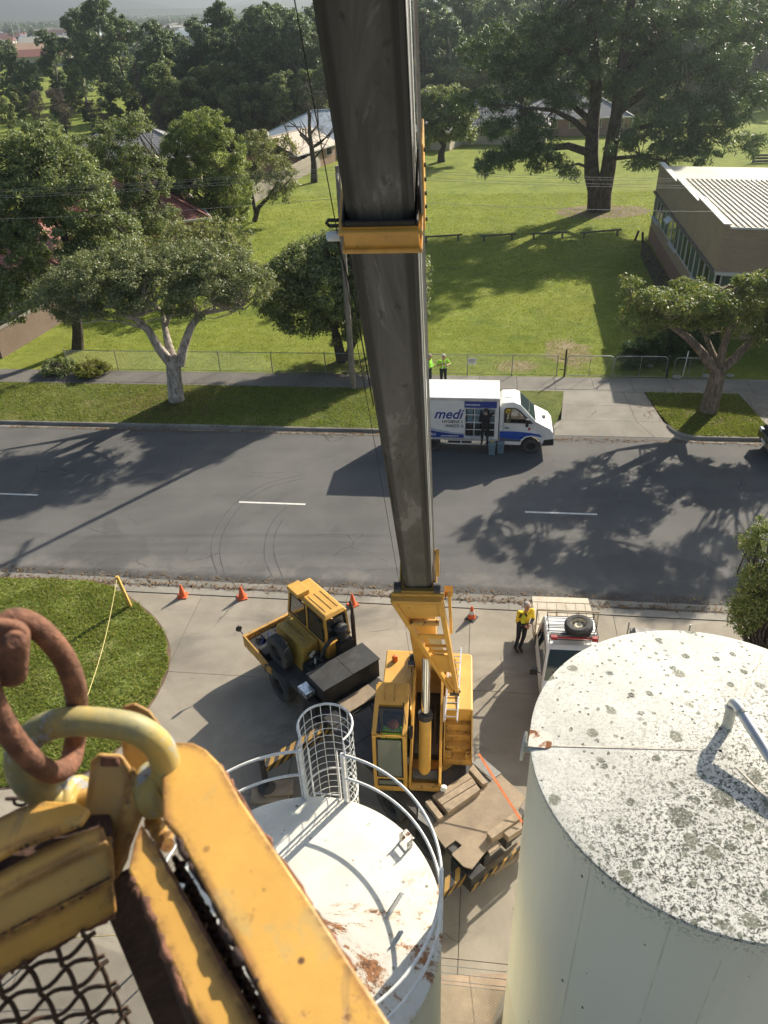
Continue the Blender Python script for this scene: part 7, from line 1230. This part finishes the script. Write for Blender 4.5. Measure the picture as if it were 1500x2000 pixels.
for sd in (-1, 1):
    for nm, mt, pts, off in (('window_trim', MAT_TRIM, [(-.72, 1.10), (-.68, 1.62), (.34, 1.62), (.44, 1.58), (.90, 1.12)], .005), ('side_glass', MAT_AUTO, [(-.66, 1.14), (-.63, 1.58), (.30, 1.58), (.40, 1.55), (.78, 1.15)], .010), ('door_seam', MAT_TRIM, [(.92, .5), (.92, 1.06), (.93, 1.06), (.93, .5)], .004)):
        m = MB(); m.prism([(x, sd * (fu(z) + off), z) for x, z in pts], (0, -sd * .006, 0)); m.build(nm, mt, ub)
    m = MB(); m.tube([(.80, sd * .84, 1.14), (.78, sd * .96, 1.18)], .016, 6); m.bb(.74, .84, *sorted((sd * .92, sd * 1.12)), 1.10, 1.30); m.build('mirror', MAT_TRIM, ub, bevel=.02)
    m = MB(); m.bb(2.22, 2.31, *sorted((sd * .45, sd * .74)), .66, .84); m.build('headlight', PM('headlight', (.55, .57, .6), .15, .3), ub, bevel=.015)
m = MB(); m.poly([(.475, -fu(1.68) + .07, 1.70), (.475, fu(1.68) - .07, 1.70), (1.06, fu(1.14) - .04, 1.135), (1.06, -fu(1.14) + .04, 1.135)]); wso = m.build('windscreen', MAT_AUTO, ub); m = MB(); m.bb(.58, .98, -.75, .75, 1.0, 1.09); m.build('dashboard', MAT_TRIM, ub); m = MB(); m.tube([(1.07, -.3, 1.14), (.95, -.5, 1.27), (.9, -.55, 1.31)], .008, 5); m.build('wiper', MAT_TRIM, ub)
m = MB(); m.bb(.72, .86, -.62, -.44, 1.09, 1.30); m.build('dash_papers', PM('tan_paper', (.55, .38, .16), .8), ub)
for x in (.12, -.25): m = MB(); m.bb(x - .25, x + .1, -.6, .6, .95, 1.2); m.build('seat', MAT_SEAL, ub)
m = MB(); RX0, RX1, RY, RZ = -.62, .30, .62, 1.90
for z in (RZ, RZ + .14): m.tube([(RX0, -RY, z), (RX1, -RY, z), (RX1, RY, z), (RX0, RY, z)], .014, 6, closed=True)
for x in (RX0, (RX0 + RX1) / 2, RX1):
    for sd in (-1, 1): m.cyl((x, RY * sd, 1.74), (x, RY * sd, RZ + .14), .012, n=6)
for k in range(7): x = RX0 + (RX1 - RX0) * (k + .5) / 7; m.cyl((x, -RY, RZ), (x, RY, RZ), .010, n=6)
m.build('roof_rack', MAT_TRIM, ute)
m = MB(); m.bb(RX1 - .22, RX1 - .02, -.60, .60, RZ + .015, RZ + .05); m.build('rack_floor', MAT_TRIM, ute)
jk = MB(); jk.beam((RX1 + .03, -.58, RZ + .10), (RX1 + .03, .58, RZ + .10), .05, .035); jk.bb(RX1 - .0, RX1 + .10, -.60, -.44, RZ + .06, RZ + .16); jk.bb(RX1, RX1 + .1, .46, .60, RZ + .05, RZ + .17); jo = jk.build('recovery_jack', PM('jack_red', (.30, .02, .02), .5)); jo.location = ute.location; jo.rotation_euler = ute.rotation_euler; tag(jo, 'red high lift jack lying across the front of the ute roof rack', 'jack')
spw = bpy.data.objects.new('spare_wheel', None); COL.objects.link(spw); wmat = Matrix.Translation(ute.location) @ Matrix.Rotation(ute.rotation_euler.z, 4, 'Z') @ Matrix.Translation((-.12, .16, RZ + .13)) @ Matrix.Rotation(R(7), 4, 'X'); spw.matrix_world = wmat; tag(spw, 'spare wheel with cream steel rim lying on the ute roof rack', 'wheel')
r_, q_ = .36, .12; p_ = [(r_ * .56, -q_ * .8), (r_ * .85, -q_ * 1.05), (r_ * .97, -q_ * .8), (r_, -q_ * .5), (r_, q_ * .5), (r_ * .97, q_ * .8), (r_ * .85, q_ * 1.05), (r_ * .60, q_), (r_ * .56, q_ * .8)]; MB().lathe(p_, n=40).build('tyre', MAT_RUB, spw, smooth=35)
trd = MB()
for k in range(32):
    a = 2 * math.pi * k / 32
    for z in (-.05, .05): trd.box((math.cos(a + z * 2) * r_ * .99, math.sin(a + z * 2) * r_ * .99, z), (.03, .045, .07), a)
trd.build('tread_blocks', MAT_RUB, spw, kind='stuff')
MAT_CRIM = PM('cream_rim', (.55, .50, .38), .45, 0, .1, 6, .1, 30, .4, (.25, .2, .13), 6); MB().lathe([(0, q_ * .1), (.05, q_ * .1), (.06, q_ * .3), (.10, q_ * .35), (.14, q_ * .05), (.19, q_ * .1), (.205, q_ * .75), (r_ * .6, q_ * .85), (r_ * .6, -q_ * .8), (0, -q_ * .5)], n=32).build('rim', MAT_CRIM, spw, smooth=40)
for k in range(8): a = 2 * math.pi * k / 8; m = MB(); m.cyl((math.cos(a) * .155, math.sin(a) * .155, q_ * .0), (math.cos(a) * .155, math.sin(a) * .155, q_ * .13), .022, n=10); m.build('rim_hole', MAT_SEAL, spw)
# covered trailer behind the tank
tl_ = thing('covered_trailer', 'low trailer with grey tarpaulin behind the large tank', 'trailer', (7.55, 15.25, 0), R(-8)); m = MB(); n_ = 14; vs = []
for j in range(n_ + 1):
    for i in range(n_ + 1):
        x = -.8 + 1.6 * i / n_; y = -1.15 + 2.3 * j / n_; e = max(abs(x) / .8, abs(y) / 1.15); vs.append((x, y, .98 - (.16 if e > .999 else 0) - .05 * math.sin(3.1 * (x + .8) / 1.6) * math.sin(3.1 * (y + 1.15) / 2.3) + .02 * math.sin(i * 2.4) * (e > .6)))
m.add(vs, [(j * (n_ + 1) + i, j * (n_ + 1) + i + 1, (j + 1) * (n_ + 1) + i + 1, (j + 1) * (n_ + 1) + i) for j in range(n_) for i in range(n_)]); m.build('tarpaulin', PM('grey_tarp', (.17, .165, .16), .6, 0, .12, 3, .3, 18), tl_, smooth=50)
m = MB(); m.bb(-.78, .78, -1.12, 1.12, .45, .84); m.build('body', PM('grey_steel_body', (.2, .2, .2), .6), tl_, bevel=.01); 
for x in (-.84, .84): m = MB(); m.cyl((x, 1.1, .5), (x, 1.1, 1.11), .02, n=8); m.build('corner_pole', MAT_GALV, tl_)
for sd in (-1, 1): wheel(Matrix(), 0, .88 * sd, .30, .18, 1, tl_) if False else wheel(Matrix.Rotation(R(90), 4, 'Z'), 0, .90 * sd, .30, .16, sd, tl_)

# ================================================================== DARK CAR AT THE RIGHT EDGE
car = thing('parked_car', 'black car parked at the right edge by the far kerb', 'car', RF(13.75, 29.62), RANG + math.pi); MAT_CB = PM('car_black', (.012, .013, .016), .2, 0, .05, 2, 0); MAT_CB.node_tree.nodes['Principled BSDF'].inputs['Coat Weight'].default_value = .6
bd = MB(); cp = [(-1.95, .42), (-2.0, .75), (-1.9, 1.0), (-1.75, 1.12), (-1.25, 1.48), (-.4, 1.56), (.35, 1.50), (1.05, 1.06), (1.75, .92), (2.0, .72), (2.02, .40), (1.62, .32), (1.56, .52), (1.30, .64), (1.04, .52), (.98, .30), (-.98, .30), (-1.04, .52), (-1.30, .64), (-1.56, .52), (-1.62, .32)]; fc = profile_body(bd, cp, .82, .98, .20); co_ = bd.build('body', MAT_CB, car, bevel=.05, bseg=3)
for sd in (-1, 1):
    for x in (-1.3, 1.3): wheel(Matrix(), x, .74 * sd, .31, .2, sd, car)
    m = MB(); m.prism([(x, sd * (fc(z) + .006), z) for x, z in [(-1.55, 1.06), (-1.15, 1.38), (-.4, 1.46), (.32, 1.42), (.85, 1.04)]], (0, -sd * .005, 0)); m.build('side_glass', MAT_AUTO, co_)
    m = MB(); m.bb(1.86, 2.0, *sorted((sd * .5, sd * .78)), .66, .82); m.build('headlight', PM('headlight', (.55, .57, .6), .15, .3), co_, bevel=.02); m = MB(); m.bb(.72, .88, *sorted((sd * .82, sd * 1.0)), 1.0, 1.13); m.build('mirror', MAT_CB, co_, bevel=.03)
m = MB(); m.poly([(.37, -fc(1.48) + .07, 1.495), (.37, fc(1.48) - .07, 1.495), (1.06, fc(1.06) - .05, 1.075), (1.06, -fc(1.06) + .05, 1.075)]); m.build('windscreen', MAT_AUTO, co_); m = MB(); m.bb(2.0, 2.035, -.26, .26, .46, .58); m.build('number_plate', PM('plate_white', (.7, .7, .68), .5), co_)

# ================================================================== CONES, POST, ROPE
MAT_CONE = PM('cone_orange', (.72, .13, .035), .55, 0, .1, 8, .1, 30, .3, (.3, .08, .04), 6)
for k, (x, y, s_, lab) in enumerate(((357, 1164, 1, 'orange traffic cone nearest the lawn island'), (473, 1167, 1, 'orange traffic cone left of the crane cab'), (689, 1181, .95, 'orange traffic cone right behind the crane cab'), (921, 1207, 1, 'orange traffic cone with white band right of the boom'))):
    c = thing('traffic_cone', lab, 'cone', G(x, y, .005), .3 * k, 'cones along the gutter'); c.scale = (s_,) * 3; m = MB(); m.lathe([(.125, .03), (.115, .05), (.03, .46), (.02, .47), (0, .47)], n=20); m.build('cone', MAT_CONE, c, smooth=40); m = MB(); m.bb(-.16, .16, -.16, .16, 0, .03); m.build('base', MAT_CONE if k < 3 else MAT_RUB, c, bevel=.01)
    if k == 3: m = MB(); m.lathe([(.092, .19), (.063, .32)], n=20); m.build('white_band', PM('cone_white', (.7, .7, .68), .4), c, smooth=40)
pb_ = G(255, 1184, .03); pt_ = D(228, 1126, pb_.y - .12); ps = thing('marker_post', 'yellow timber post leaning on the edge of the lawn island', 'post', pb_); MAT_PY = PM('faded_yellow_post', (.58, .38, .10), .7, 0, .12, 5, .3, 30); m = MB(); m.beam((0, 0, -.05), pt_ - pb_, .10, .10, up=(0, 1, 0)); m.build('post', MAT_PY, ps, bevel=.008)
rp = [pt_ - Vector((0, 0, .05)), G(165, 1375, .9), G(120, 1500, .75)]; st_ = G(112, 1545, 0); m = MB(); m.tube([rp[0] + (rp[1] - rp[0]) * t + Vector((0, 0, -.25 * math.sin(math.pi * t))) for t in np.linspace(0, 1, 12)] + [rp[2]], .011, 6); ro_ = m.build('barrier_rope', PM('yellow_rope', (.62, .52, .22), .8, 0, .3, 60, .3, 80)); tag(ro_, 'thin pale yellow rope from the marker post across the lawn', 'rope')
m = MB(); m.beam((0, 0, 0), (0, 0, .85), .05, .05); o = m.build('rope_stake', MAT_PY); o.location = (rp[2].x, rp[2].y, 0); tag(o, 'short yellow stake holding the rope behind the shackle', 'stake')
m = MB(); a_, b_ = G(-60, 1836, .8), G(330, 1820, .8); m.tube([a_ + (b_ - a_) * t + Vector((0, 0, -.06 * math.sin(math.pi * t))) for t in np.linspace(0, 1, 14)], .009, 6); o = m.build('barrier_rope', PM('striped_rope', (.45, .35, .10), .8, 0, .6, 40, .2, 80)); tag(o, 'yellow and black rope seen through the basket mesh', 'rope')
for q in (a_, b_): m = MB(); m.cyl((0, 0, 0), (0, 0, .85), .02, n=8); o = m.build('rope_stake', MAT_DKST); o.location = (q.x, q.y, 0); tag(o, 'thin steel stake at the ' + ('left' if q is a_ else 'right') + ' end of the striped rope', 'stake')
# ================================================================== CRANE BASKET, SHACKLE AND LINK (close to the camera)
def PC(px, py, d): r = _ray(px, py); return Vector(CAM + r * (d / 1500.))
def m_basket(name, base, rustamt=.5, edge=True):
    s = NT(name); o = s.co.outputs['Object']; v = s.noise(6, 6, .6); f = s.noise(60, 5, .7); c = s.mix(s.ramp(v, .3, .7), tuple(q * .86 for q in base), tuple(min(1, q * 1.08) for q in base))
    c = s.mix(s.math('MULTIPLY', s.ramp(f, .60, .72), .35), c, tuple(q * .5 for q in base)); c = s.mix(s.math('MULTIPLY', s.ramp(s.noise(11, 7, .7, dist=.7), .57, .68), .45), c, (.40, .33, .15)); c = s.mix(s.math('MULTIPLY', s.ramp(s.noise(28, 7, .75, dist=1.), .62, .70), .55), c, (.17, .10, .045))
    wv = s.n_warp(.03)
    for sc_, th_, gt_ in ((44, .22, .86), (24, .13, .90)): sp = s.voro(sc_, co=wv); g = s.xyz(s.voro(sc_, co=wv, out='Color'))[0]; c = s.mix(s.math('MULTIPLY', s.ramp(sp, th_, th_ - .08), s.ramp(g, gt_, gt_ + .04)), c, (.12, .06, .028))
    scr = s.ramp(s.noise(26, 5, .7, s.mapping((1, .12, 1), (0, 0, .6))), .63, .67); c = s.mix(s.math('MULTIPLY', scr, .45), c, (.30, .20, .09))
    bev = s.n.new('ShaderNodeBevel'); bev.samples = 6; bev.inputs[0].default_value = .02; geo = s.n.new('ShaderNodeNewGeometry'); dp = s.n.new('ShaderNodeVectorMath'); dp.operation = 'DOT_PRODUCT'; s.L(bev.outputs[0], dp.inputs[0]); s.L(geo.outputs['Normal'], dp.inputs[1])
    em = s.ramp(dp.outputs['Value'], .995, .93); ru = s.math('MAXIMUM', s.math('MULTIPLY', em, s.ramp(s.noise(14, 7, .75), .44 - .14 * rustamt, .58)), s.ramp(s.noise(7, 8, .75), .74 - .12 * rustamt, .80 - .12 * rustamt))
    c = s.mix(ru, c, s.mix(s.ramp(s.noise(45, 5, .7), .35, .65), (.06, .026, .014), (.26, .105, .04))); s.bump(s.math('ADD', s.math('MULTIPLY', f, .4), s.math('MULTIPLY', ru, -1.2)), .25, .004); return s.fin(c, s.math('ADD', .42, s.math('MULTIPLY', ru, .4)), 0, .5)
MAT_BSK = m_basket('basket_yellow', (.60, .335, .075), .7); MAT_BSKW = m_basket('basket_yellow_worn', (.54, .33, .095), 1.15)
MAT_RUSTY = PM('heavy_rust', (.19, .085, .05), .88, 0, .45, 34, .4, 130, .75, (.075, .038, .028), 30); MAT_RUSTD = PM('dark_rust', (.055, .032, .024), .9, 0, .4, 20, .6, 70, .4, (.11, .055, .03), 12)
def m_shackle():
    s = NT('worn_shackle'); c = s.mix(s.ramp(s.noise(9, 6, .65, s.mapping((1, 1, .5))), .38, .62), (.27, .25, .13), (.50, .36, .10)); c = s.mix(s.ramp(s.noise(22, 7, .75), .56, .60), c, (.36, .37, .37)); c = s.mix(s.math('MULTIPLY', s.ramp(s.noise(40, 5, .7), .58, .7), .6), c, (.12, .10, .06)); s.bump(s.noise(50, 4), .25, .002); return s.fin(c, .6, .1)
MAT_SHK = m_shackle()
ZT = 15.25; bk = thing('crane_basket', 'rusty yellow steel crane basket corner close to the viewer', 'basket', G(300, 1600, ZT - 1.05))
BO = bk.location.copy()
def hp(name, px, z, h, mat, parent=bk, bevel=.003):
    m = MB(); m.prism([G(x, y, z) - BO for x, y in px], (0, 0, -h)); return m.build(name, mat, parent, bevel=bevel, bseg=2)
# outer top plate (wide, sunlit) and its hollow section below
outer = hp('top_plate', [(318, 1600), (316, 1540), (316, 1458), (328, 1447), (376, 1449), (402, 1462), (432, 1492), (470, 1560), (608, 1763), (760, 1996), (1000, 2380), (755, 2380), (537, 1991), (350, 1636)], ZT, .010, MAT_BSK)
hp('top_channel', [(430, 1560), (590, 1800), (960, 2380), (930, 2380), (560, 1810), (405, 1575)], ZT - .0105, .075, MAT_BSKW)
# inner angle iron beside it: top leg and hanging leg
hp('inner_angle', [(262, 1640), (276, 1606), (292, 1632), (497, 1996), (720, 2380), (600, 2380), (375, 1972), (300, 1800), (250, 1700)], ZT - .02, .008, MAT_BSK)
m = MB(); a, b = G(300, 1650, ZT - .03), G(720, 2395, ZT - .03); m.beam(a - BO + Vector((0, 0, -.035)), b - BO + Vector((0, 0, -.035)), .007, .07); m.build('inner_angle_leg', MAT_BSKW, bk)
# ragged mesh edge folded between the two rails
m = MB(); a, b = G(345, 1690, ZT - .05), G(700, 2330, ZT - .05); d = b - a; n_ = 60; t_ = d.normalized(); q_ = Vector((-t_.y, t_.x, 0))
m.tube([a - BO + d * (i / n_) + q_ * (.006 * math.sin(i * 1.9)) + Vector((0, 0, .006 * math.sin(i * 1.1))) for i in range(n_ + 1)], .0042, 6)
for i in range(0, n_, 2): p = a - BO + d * (i / n_); m.tube([p + Vector((0, 0, .015)), p + q_ * .008 + Vector((0, 0, -.03)), p - q_ * .004 + Vector((0, 0, -.08)), p + q_ * .006 + Vector((0, 0, -.14)), p + Vector((0, 0, -.9))], .0036, 5)
for k in range(1, 12): m.tube([a - BO + d * (i / 20) + q_ * (.006 * (-1) ** i) + Vector((0, 0, -.06 - .045 * k)) for i in range(21)], .0034, 5)
m.build('folded_mesh', MAT_RUSTD, bk, kind='stuff', smooth=60)
# corner post (angle, going down), dark with rust
pc0 = G(262, 1690, ZT - .03); pk = G(262, 1700, ZT - .10); al = (G(0, 1727, ZT) - G(200, 1640, ZT)).normalized(); ar = (G(497, 1996, ZT) - G(290, 1632, ZT)).normalized()
m = MB(); 
for dr, off in ((ar, .004),): m.prism([pc0 - BO, pc0 - BO + dr * .075, pc0 - BO + dr * .075 + Vector((0, 0, -1.0)), pc0 - BO + Vector((0, 0, -1.0))], Vector((dr.y, -dr.x, 0)) * .007)
m.prism([pk - BO, pk - BO + al * .045, pk - BO + al * .045 + Vector((0, 0, -1.0)), pk - BO + Vector((0, 0, -1.0))], Vector((al.y, -al.x, 0)) * .007)
m.build('corner_post', MAT_RUSTD, bk, bevel=.002)
m = MB(); q0 = G(300, 1740, ZT - .06); m.prism([q0 - BO, q0 - BO + ar * .10, q0 - BO + ar * .10 + Vector((0, 0, -1.0)), q0 - BO + Vector((0, 0, -1.0))], (.006, .004, 0)); m.build('side_sheet', MAT_RUSTD, bk)
# left rail: sunlit flange, groove, then hanging angle with its own lip
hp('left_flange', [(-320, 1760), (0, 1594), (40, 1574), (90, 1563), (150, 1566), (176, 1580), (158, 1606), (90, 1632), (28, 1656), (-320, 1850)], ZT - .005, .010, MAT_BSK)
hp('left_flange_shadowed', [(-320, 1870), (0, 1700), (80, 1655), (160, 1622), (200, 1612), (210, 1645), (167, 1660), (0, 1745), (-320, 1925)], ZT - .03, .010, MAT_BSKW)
c0, c1 = G(216, 1630, ZT - .034), G(-320, 1896, ZT - .034); dn = (c1 - c0).normalized(); nn = Vector((dn.y, -dn.x, 0)); nn = nn if nn.y < 0 else -nn
b0, b1 = G(222, 1718, ZT - .08), G(-320, 2000, ZT - .08); m = MB(); m.prism([c0 - BO, c1 - BO, b1 - BO, b0 - BO], (0, .004, -.009)); m.build('left_angle', MAT_BSKW, bk, bevel=.003)  # greyer worn paint picked to give this band a shaded tone
m = MB(); e0, e1 = G(222, 1714, ZT - .078), G(-320, 1996, ZT - .078); h0, h1 = G(230, 1782, ZT - .125), G(-320, 2078, ZT - .125); m.prism([e0 - BO, e1 - BO, h1 - BO, h0 - BO], (0, -.004, .006)); m.build('left_angle_lip', MAT_BSK, bk, bevel=.002)
hp('left_groove_shade', [(-320, 1790), (0, 1615), (120, 1580), (215, 1585), (222, 1648), (0, 1735), (-320, 1915)], ZT - .045, .012, MAT_RUSTD)  # dark under-plate added to read as shade inside the rail
# crimped wire mesh wall under the left rail
w0 = G(236, 1770, ZT - .115); L_ = (c1 - c0).length; MAT_MESH = PM('rusty_mesh_wire', (.085, .05, .032), .8, .1, .35, 30, .4, 80)
for i in range(int(L_ / .032)):
    m = MB(); p = w0 - BO + dn * (.045 + i * .032); ph = i * math.pi; m.tube([p + dn * .0015 * math.sin(k * math.pi / 4 + ph) + nn * .005 * math.cos(k * math.pi / 4 + ph) + Vector((0, 0, -.008 * k)) for k in range(92)], .0029, 6); m.build('upright_wire', MAT_MESH, bk, smooth=60)
for j in range(22):
    m = MB(); p = w0 - BO + Vector((0, 0, -.03 - .032 * j)); m.tube([p + dn * (.035 + .008 * k) + Vector((0, 0, .002 * math.sin(k * math.pi / 4 + j * math.pi))) - nn * .006 * math.cos(k * math.pi / 4 + j * math.pi) for k in range(int(L_ / .008))], .0029, 6); m.build('cross_wire', MAT_MESH, bk, smooth=60)
# floor and far posts of the basket, below and behind the camera
fl_ = [c0, c0 + (c1 - c0).normalized() * 1.1]; f0 = pc0.copy(); f1, f2, f3 = f0 + al * 1.1, f0 + al * 1.1 + ar * 1.15, f0 + ar * 1.15; m = MB(); m.prism([Vector((p.x, p.y, ZT - 1.05)) - BO for p in (f0, f1, f2, f3)], (0, 0, -.02)); m.build('floor_plate', MAT_CHK, bk)
for p in (f1, f2, f3): m = MB(); m.beam(Vector((p.x, p.y, ZT - 1.05)) - BO, Vector((p.x, p.y, ZT - .03)) - BO, .06, .06); m.build('corner_post', MAT_BSKW, bk)
for a, b in ((f1, f2), (f2, f3)): m = MB(); m.beam(Vector((a.x, a.y, ZT - .03)) - BO, Vector((b.x, b.y, ZT - .03)) - BO, .06, .06); m.build('top_rail', MAT_BSK, bk)
# rust eaten edges along the rails
def rustedge(px, z, r, mat, seed):
    rg_ = random.Random(seed); w = [G(x, y, z) - BO for x, y in px]; pts, rs = [], []
    for i in range(len(w) - 1):
        for j in range(14): t = j / 14; pts.append(w[i] + (w[i + 1] - w[i]) * t + Vector((rg_.uniform(-1, 1), rg_.uniform(-1, 1), rg_.uniform(-.6, .6))) * r * .5); rs.append(r * rg_.uniform(.35, 1.25))
    m = MB(); m.tube(pts, rs, 7); m.build('rusty_edge', mat, bk, smooth=60)
rustedge([(350, 1638), (440, 1812), (537, 1991), (755, 2380)], ZT - .006, .0055, MAT_RUSTD, 1); rustedge([(250, 1702), (300, 1800), (375, 1972), (600, 2380)], ZT - .024, .005, MAT_RUSTY, 2); rustedge([(430, 1494), (470, 1562), (608, 1765), (700, 1905)], ZT - .007, .0028, MAT_RUSTY, 3)
rustedge([(28, 1657), (90, 1633), (158, 1607)], ZT - .01, .004, MAT_RUSTD, 4); rustedge([(-320, 1998), (0, 1829), (120, 1768), (222, 1716)], ZT - .078, .0035, MAT_RUSTD, 5); rustedge([(-320, 2080), (0, 1907), (110, 1846), (230, 1784)], ZT - .126, .004, MAT_RUSTY, 6); rustedge([(292, 1634), (380, 1790), (497, 1996)], ZT - .022, .0022, MAT_RUSTY, 7)
# lifting lugs: two upright plates at the corner
def lug(px_top, thick, mat, nm='lifting_lug'):
    m = MB(); pts = [PC(*p) - BO for p in px_top]; m.prism(pts, thick); return m.build(nm, mat, bk, bevel=.004, bseg=3)
lug([(228, 1402, 1.03), (240, 1379, 1.03), (262, 1372, 1.03), (292, 1388, 1.03), (312, 1415, 1.03), (320, 1452, 1.03), (352, 1470, 1.02), (345, 1560, 1.02), (300, 1580, 1.01), (250, 1540, 1.02)], (-.004, .012, -.012), MAT_BSKW)
lug([(178, 1487, .925), (193, 1472, .925), (239, 1475, .925), (256, 1500, .925), (270, 1594, .92), (250, 1680, .915), (226, 1728, .912), (203, 1746, .912), (178, 1728, .912), (163, 1655, .916), (165, 1580, .92)], (-.006, .012, -.012), MAT_BSKW)
m = MB(); m.prism([PC(*p) - BO for p in ((252, 1500, .918), (272, 1600, .912), (222, 1726, .903), (206, 1700, .908))], (.006, .008, .002)); m.build('gusset', MAT_BSK, bk, bevel=.003)
m = MB(); m.prism([PC(*p) - BO for p in ((200, 1476, .922), (234, 1478, .922), (238, 1498, .921), (196, 1498, .921))], (0, -.004, .006)); m.build('lug_rust_cap', MAT_RUSTY, bk, bevel=.004)
m = MB(); w_ = [PC(296 + 4 * i, 1596 + 7 * i + 4 * math.sin(i * 2), .955 - .004 * i) - BO for i in range(9)]; m.tube(w_, [.010 + .003 * math.sin(i * 2.3) for i in range(9)], 8); m.build('weld_bead', MAT_BSKW, bk, smooth=70)
# bow shackle
def smooth_path(pts, n=6, closed=False):
    P_ = [Vector(p) for p in pts]; k = len(P_); out = []
    for i in range(k if closed else k - 1):
        a, b, c, d = (P_[(i - 1) % k], P_[i], P_[(i + 1) % k], P_[(i + 2) % k]) if closed else (P_[max(i - 1, 0)], P_[i], P_[i + 1], P_[min(i + 2, k - 1)])
        for j in range(n): t = j / n; out.append(.5 * ((2 * b) + (c - a) * t + (2 * a - 5 * b + 4 * c - d) * t * t + (3 * b - a - 3 * c + d) * t ** 3))
    return out if closed else out + [P_[-1]]
so = PC(180, 1500, .93); shk = thing('bow_shackle', 'worn yellow bow shackle on the basket corner', 'shackle', so)
bow = smooth_path([PC(*p) - so for p in ((314, 1572, .940), (324, 1520, .930), (314, 1464, .918), (270, 1426, .902), (205, 1412, .895), (130, 1410, .892), (75, 1428, .898), (40, 1470, .910), (48, 1520, .925), (90, 1556, .94), (132, 1572, .95))]); nb = len(bow)
m = MB(); m.tube(bow, [.0188 - .0015 * math.sin(math.pi * i / (nb - 1)) for i in range(nb)], 18); m.build('bow', MAT_SHK, shk, smooth=70)
e_r, e_l = PC(314, 1540, .940) - so, PC(135, 1572, .965) - so; ax = (e_r - e_l).normalized(); m = MB(); m.cyl(e_r - ax * .020, e_r + ax * .012, .034, n=28); m.build('right_eye', MAT_SHK, shk, smooth=40, bevel=.006); m = MB(); m.cyl(e_l - ax * .012, e_l + ax * .022, .034, n=28); m.build('left_eye', MAT_SHK, shk, smooth=40, bevel=.006)
m = MB(); m.cyl(e_l - ax * .03, e_r + ax * .004, .0165, n=20); m.build('pin', MAT_BSKW, shk, smooth=40); m = MB(); m.cyl(e_r + ax * .010, e_r + ax * .0155, .021, n=24); m.build('pin_head', MAT_SHK, shk, smooth=40, bevel=.002); m = MB(); m.cyl(e_r + ax * .0155, e_r + ax * .017, .003, n=10); m.build('pin_centre', MAT_SEAL, shk)
# rusty oval link through the bow, and the block above it
lo_ = PC(60, 1360, .86); lk = thing('oval_link', 'heavy rusty oval link passing through the bow shackle', 'link', lo_); lp = smooth_path([PC(*p) - lo_ for p in ((20, 1212, .80), (72, 1226, .82), (120, 1278, .85), (146, 1340, .89), (150, 1395, .935), (146, 1450, .965), (134, 1494, .945), (100, 1508, .90), (55, 1478, .85), (10, 1418, .815), (-22, 1345, .79), (-22, 1265, .785))], 6, True); m = MB(); m.tube(lp, .0128, 16, closed=True); m.build('link', MAT_RUSTY, lk, smooth=80)
ho_ = PC(0, 1265, .78); hk = thing('rigging_block', 'rusty forged rigging block at the top of the oval link', 'rigging', ho_); m = MB(); m.hexa([PC(*p) - ho_ for p in ((-90, 1338, .80), (56, 1348, .80), (50, 1336, .85), (-90, 1326, .85), (-90, 1198, .75), (58, 1216, .76), (66, 1214, .82), (-90, 1188, .81))]); m.build('block', MAT_RUSTY, hk, bevel=.016, bseg=4, smooth=60)
m = MB(); m.cyl(PC(28, 1252, .758) - ho_, PC(30, 1253, .775) - ho_, .011, n=16); m.build('rivet', MAT_RUSTY, hk, bevel=.004, smooth=60)
# little chain hanging left of the shackle
ch = thing('safety_chain', 'short dark chain beside the left end of the shackle', 'chain', PC(60, 1565, .97))
for i in range(6):
    c = PC(25 + 15 * i, 1560 + 5 * math.sin(i * 1.4), .965); u = (PC(40 + 15 * i, 1560, .965) - PC(25 + 15 * i, 1560, .965)).normalized(); v = u.orthogonal().normalized() if i % 2 else u.cross(u.orthogonal()).normalized(); m = MB(); m.tube([c - ch.location + u * (.0085 * math.cos(a)) + v * (.005 * math.sin(a)) for a in np.linspace(0, 6.28, 11)[:-1]], .0019, 6, closed=True); m.build('chain_link', MAT_RUSTD, ch, smooth=60)
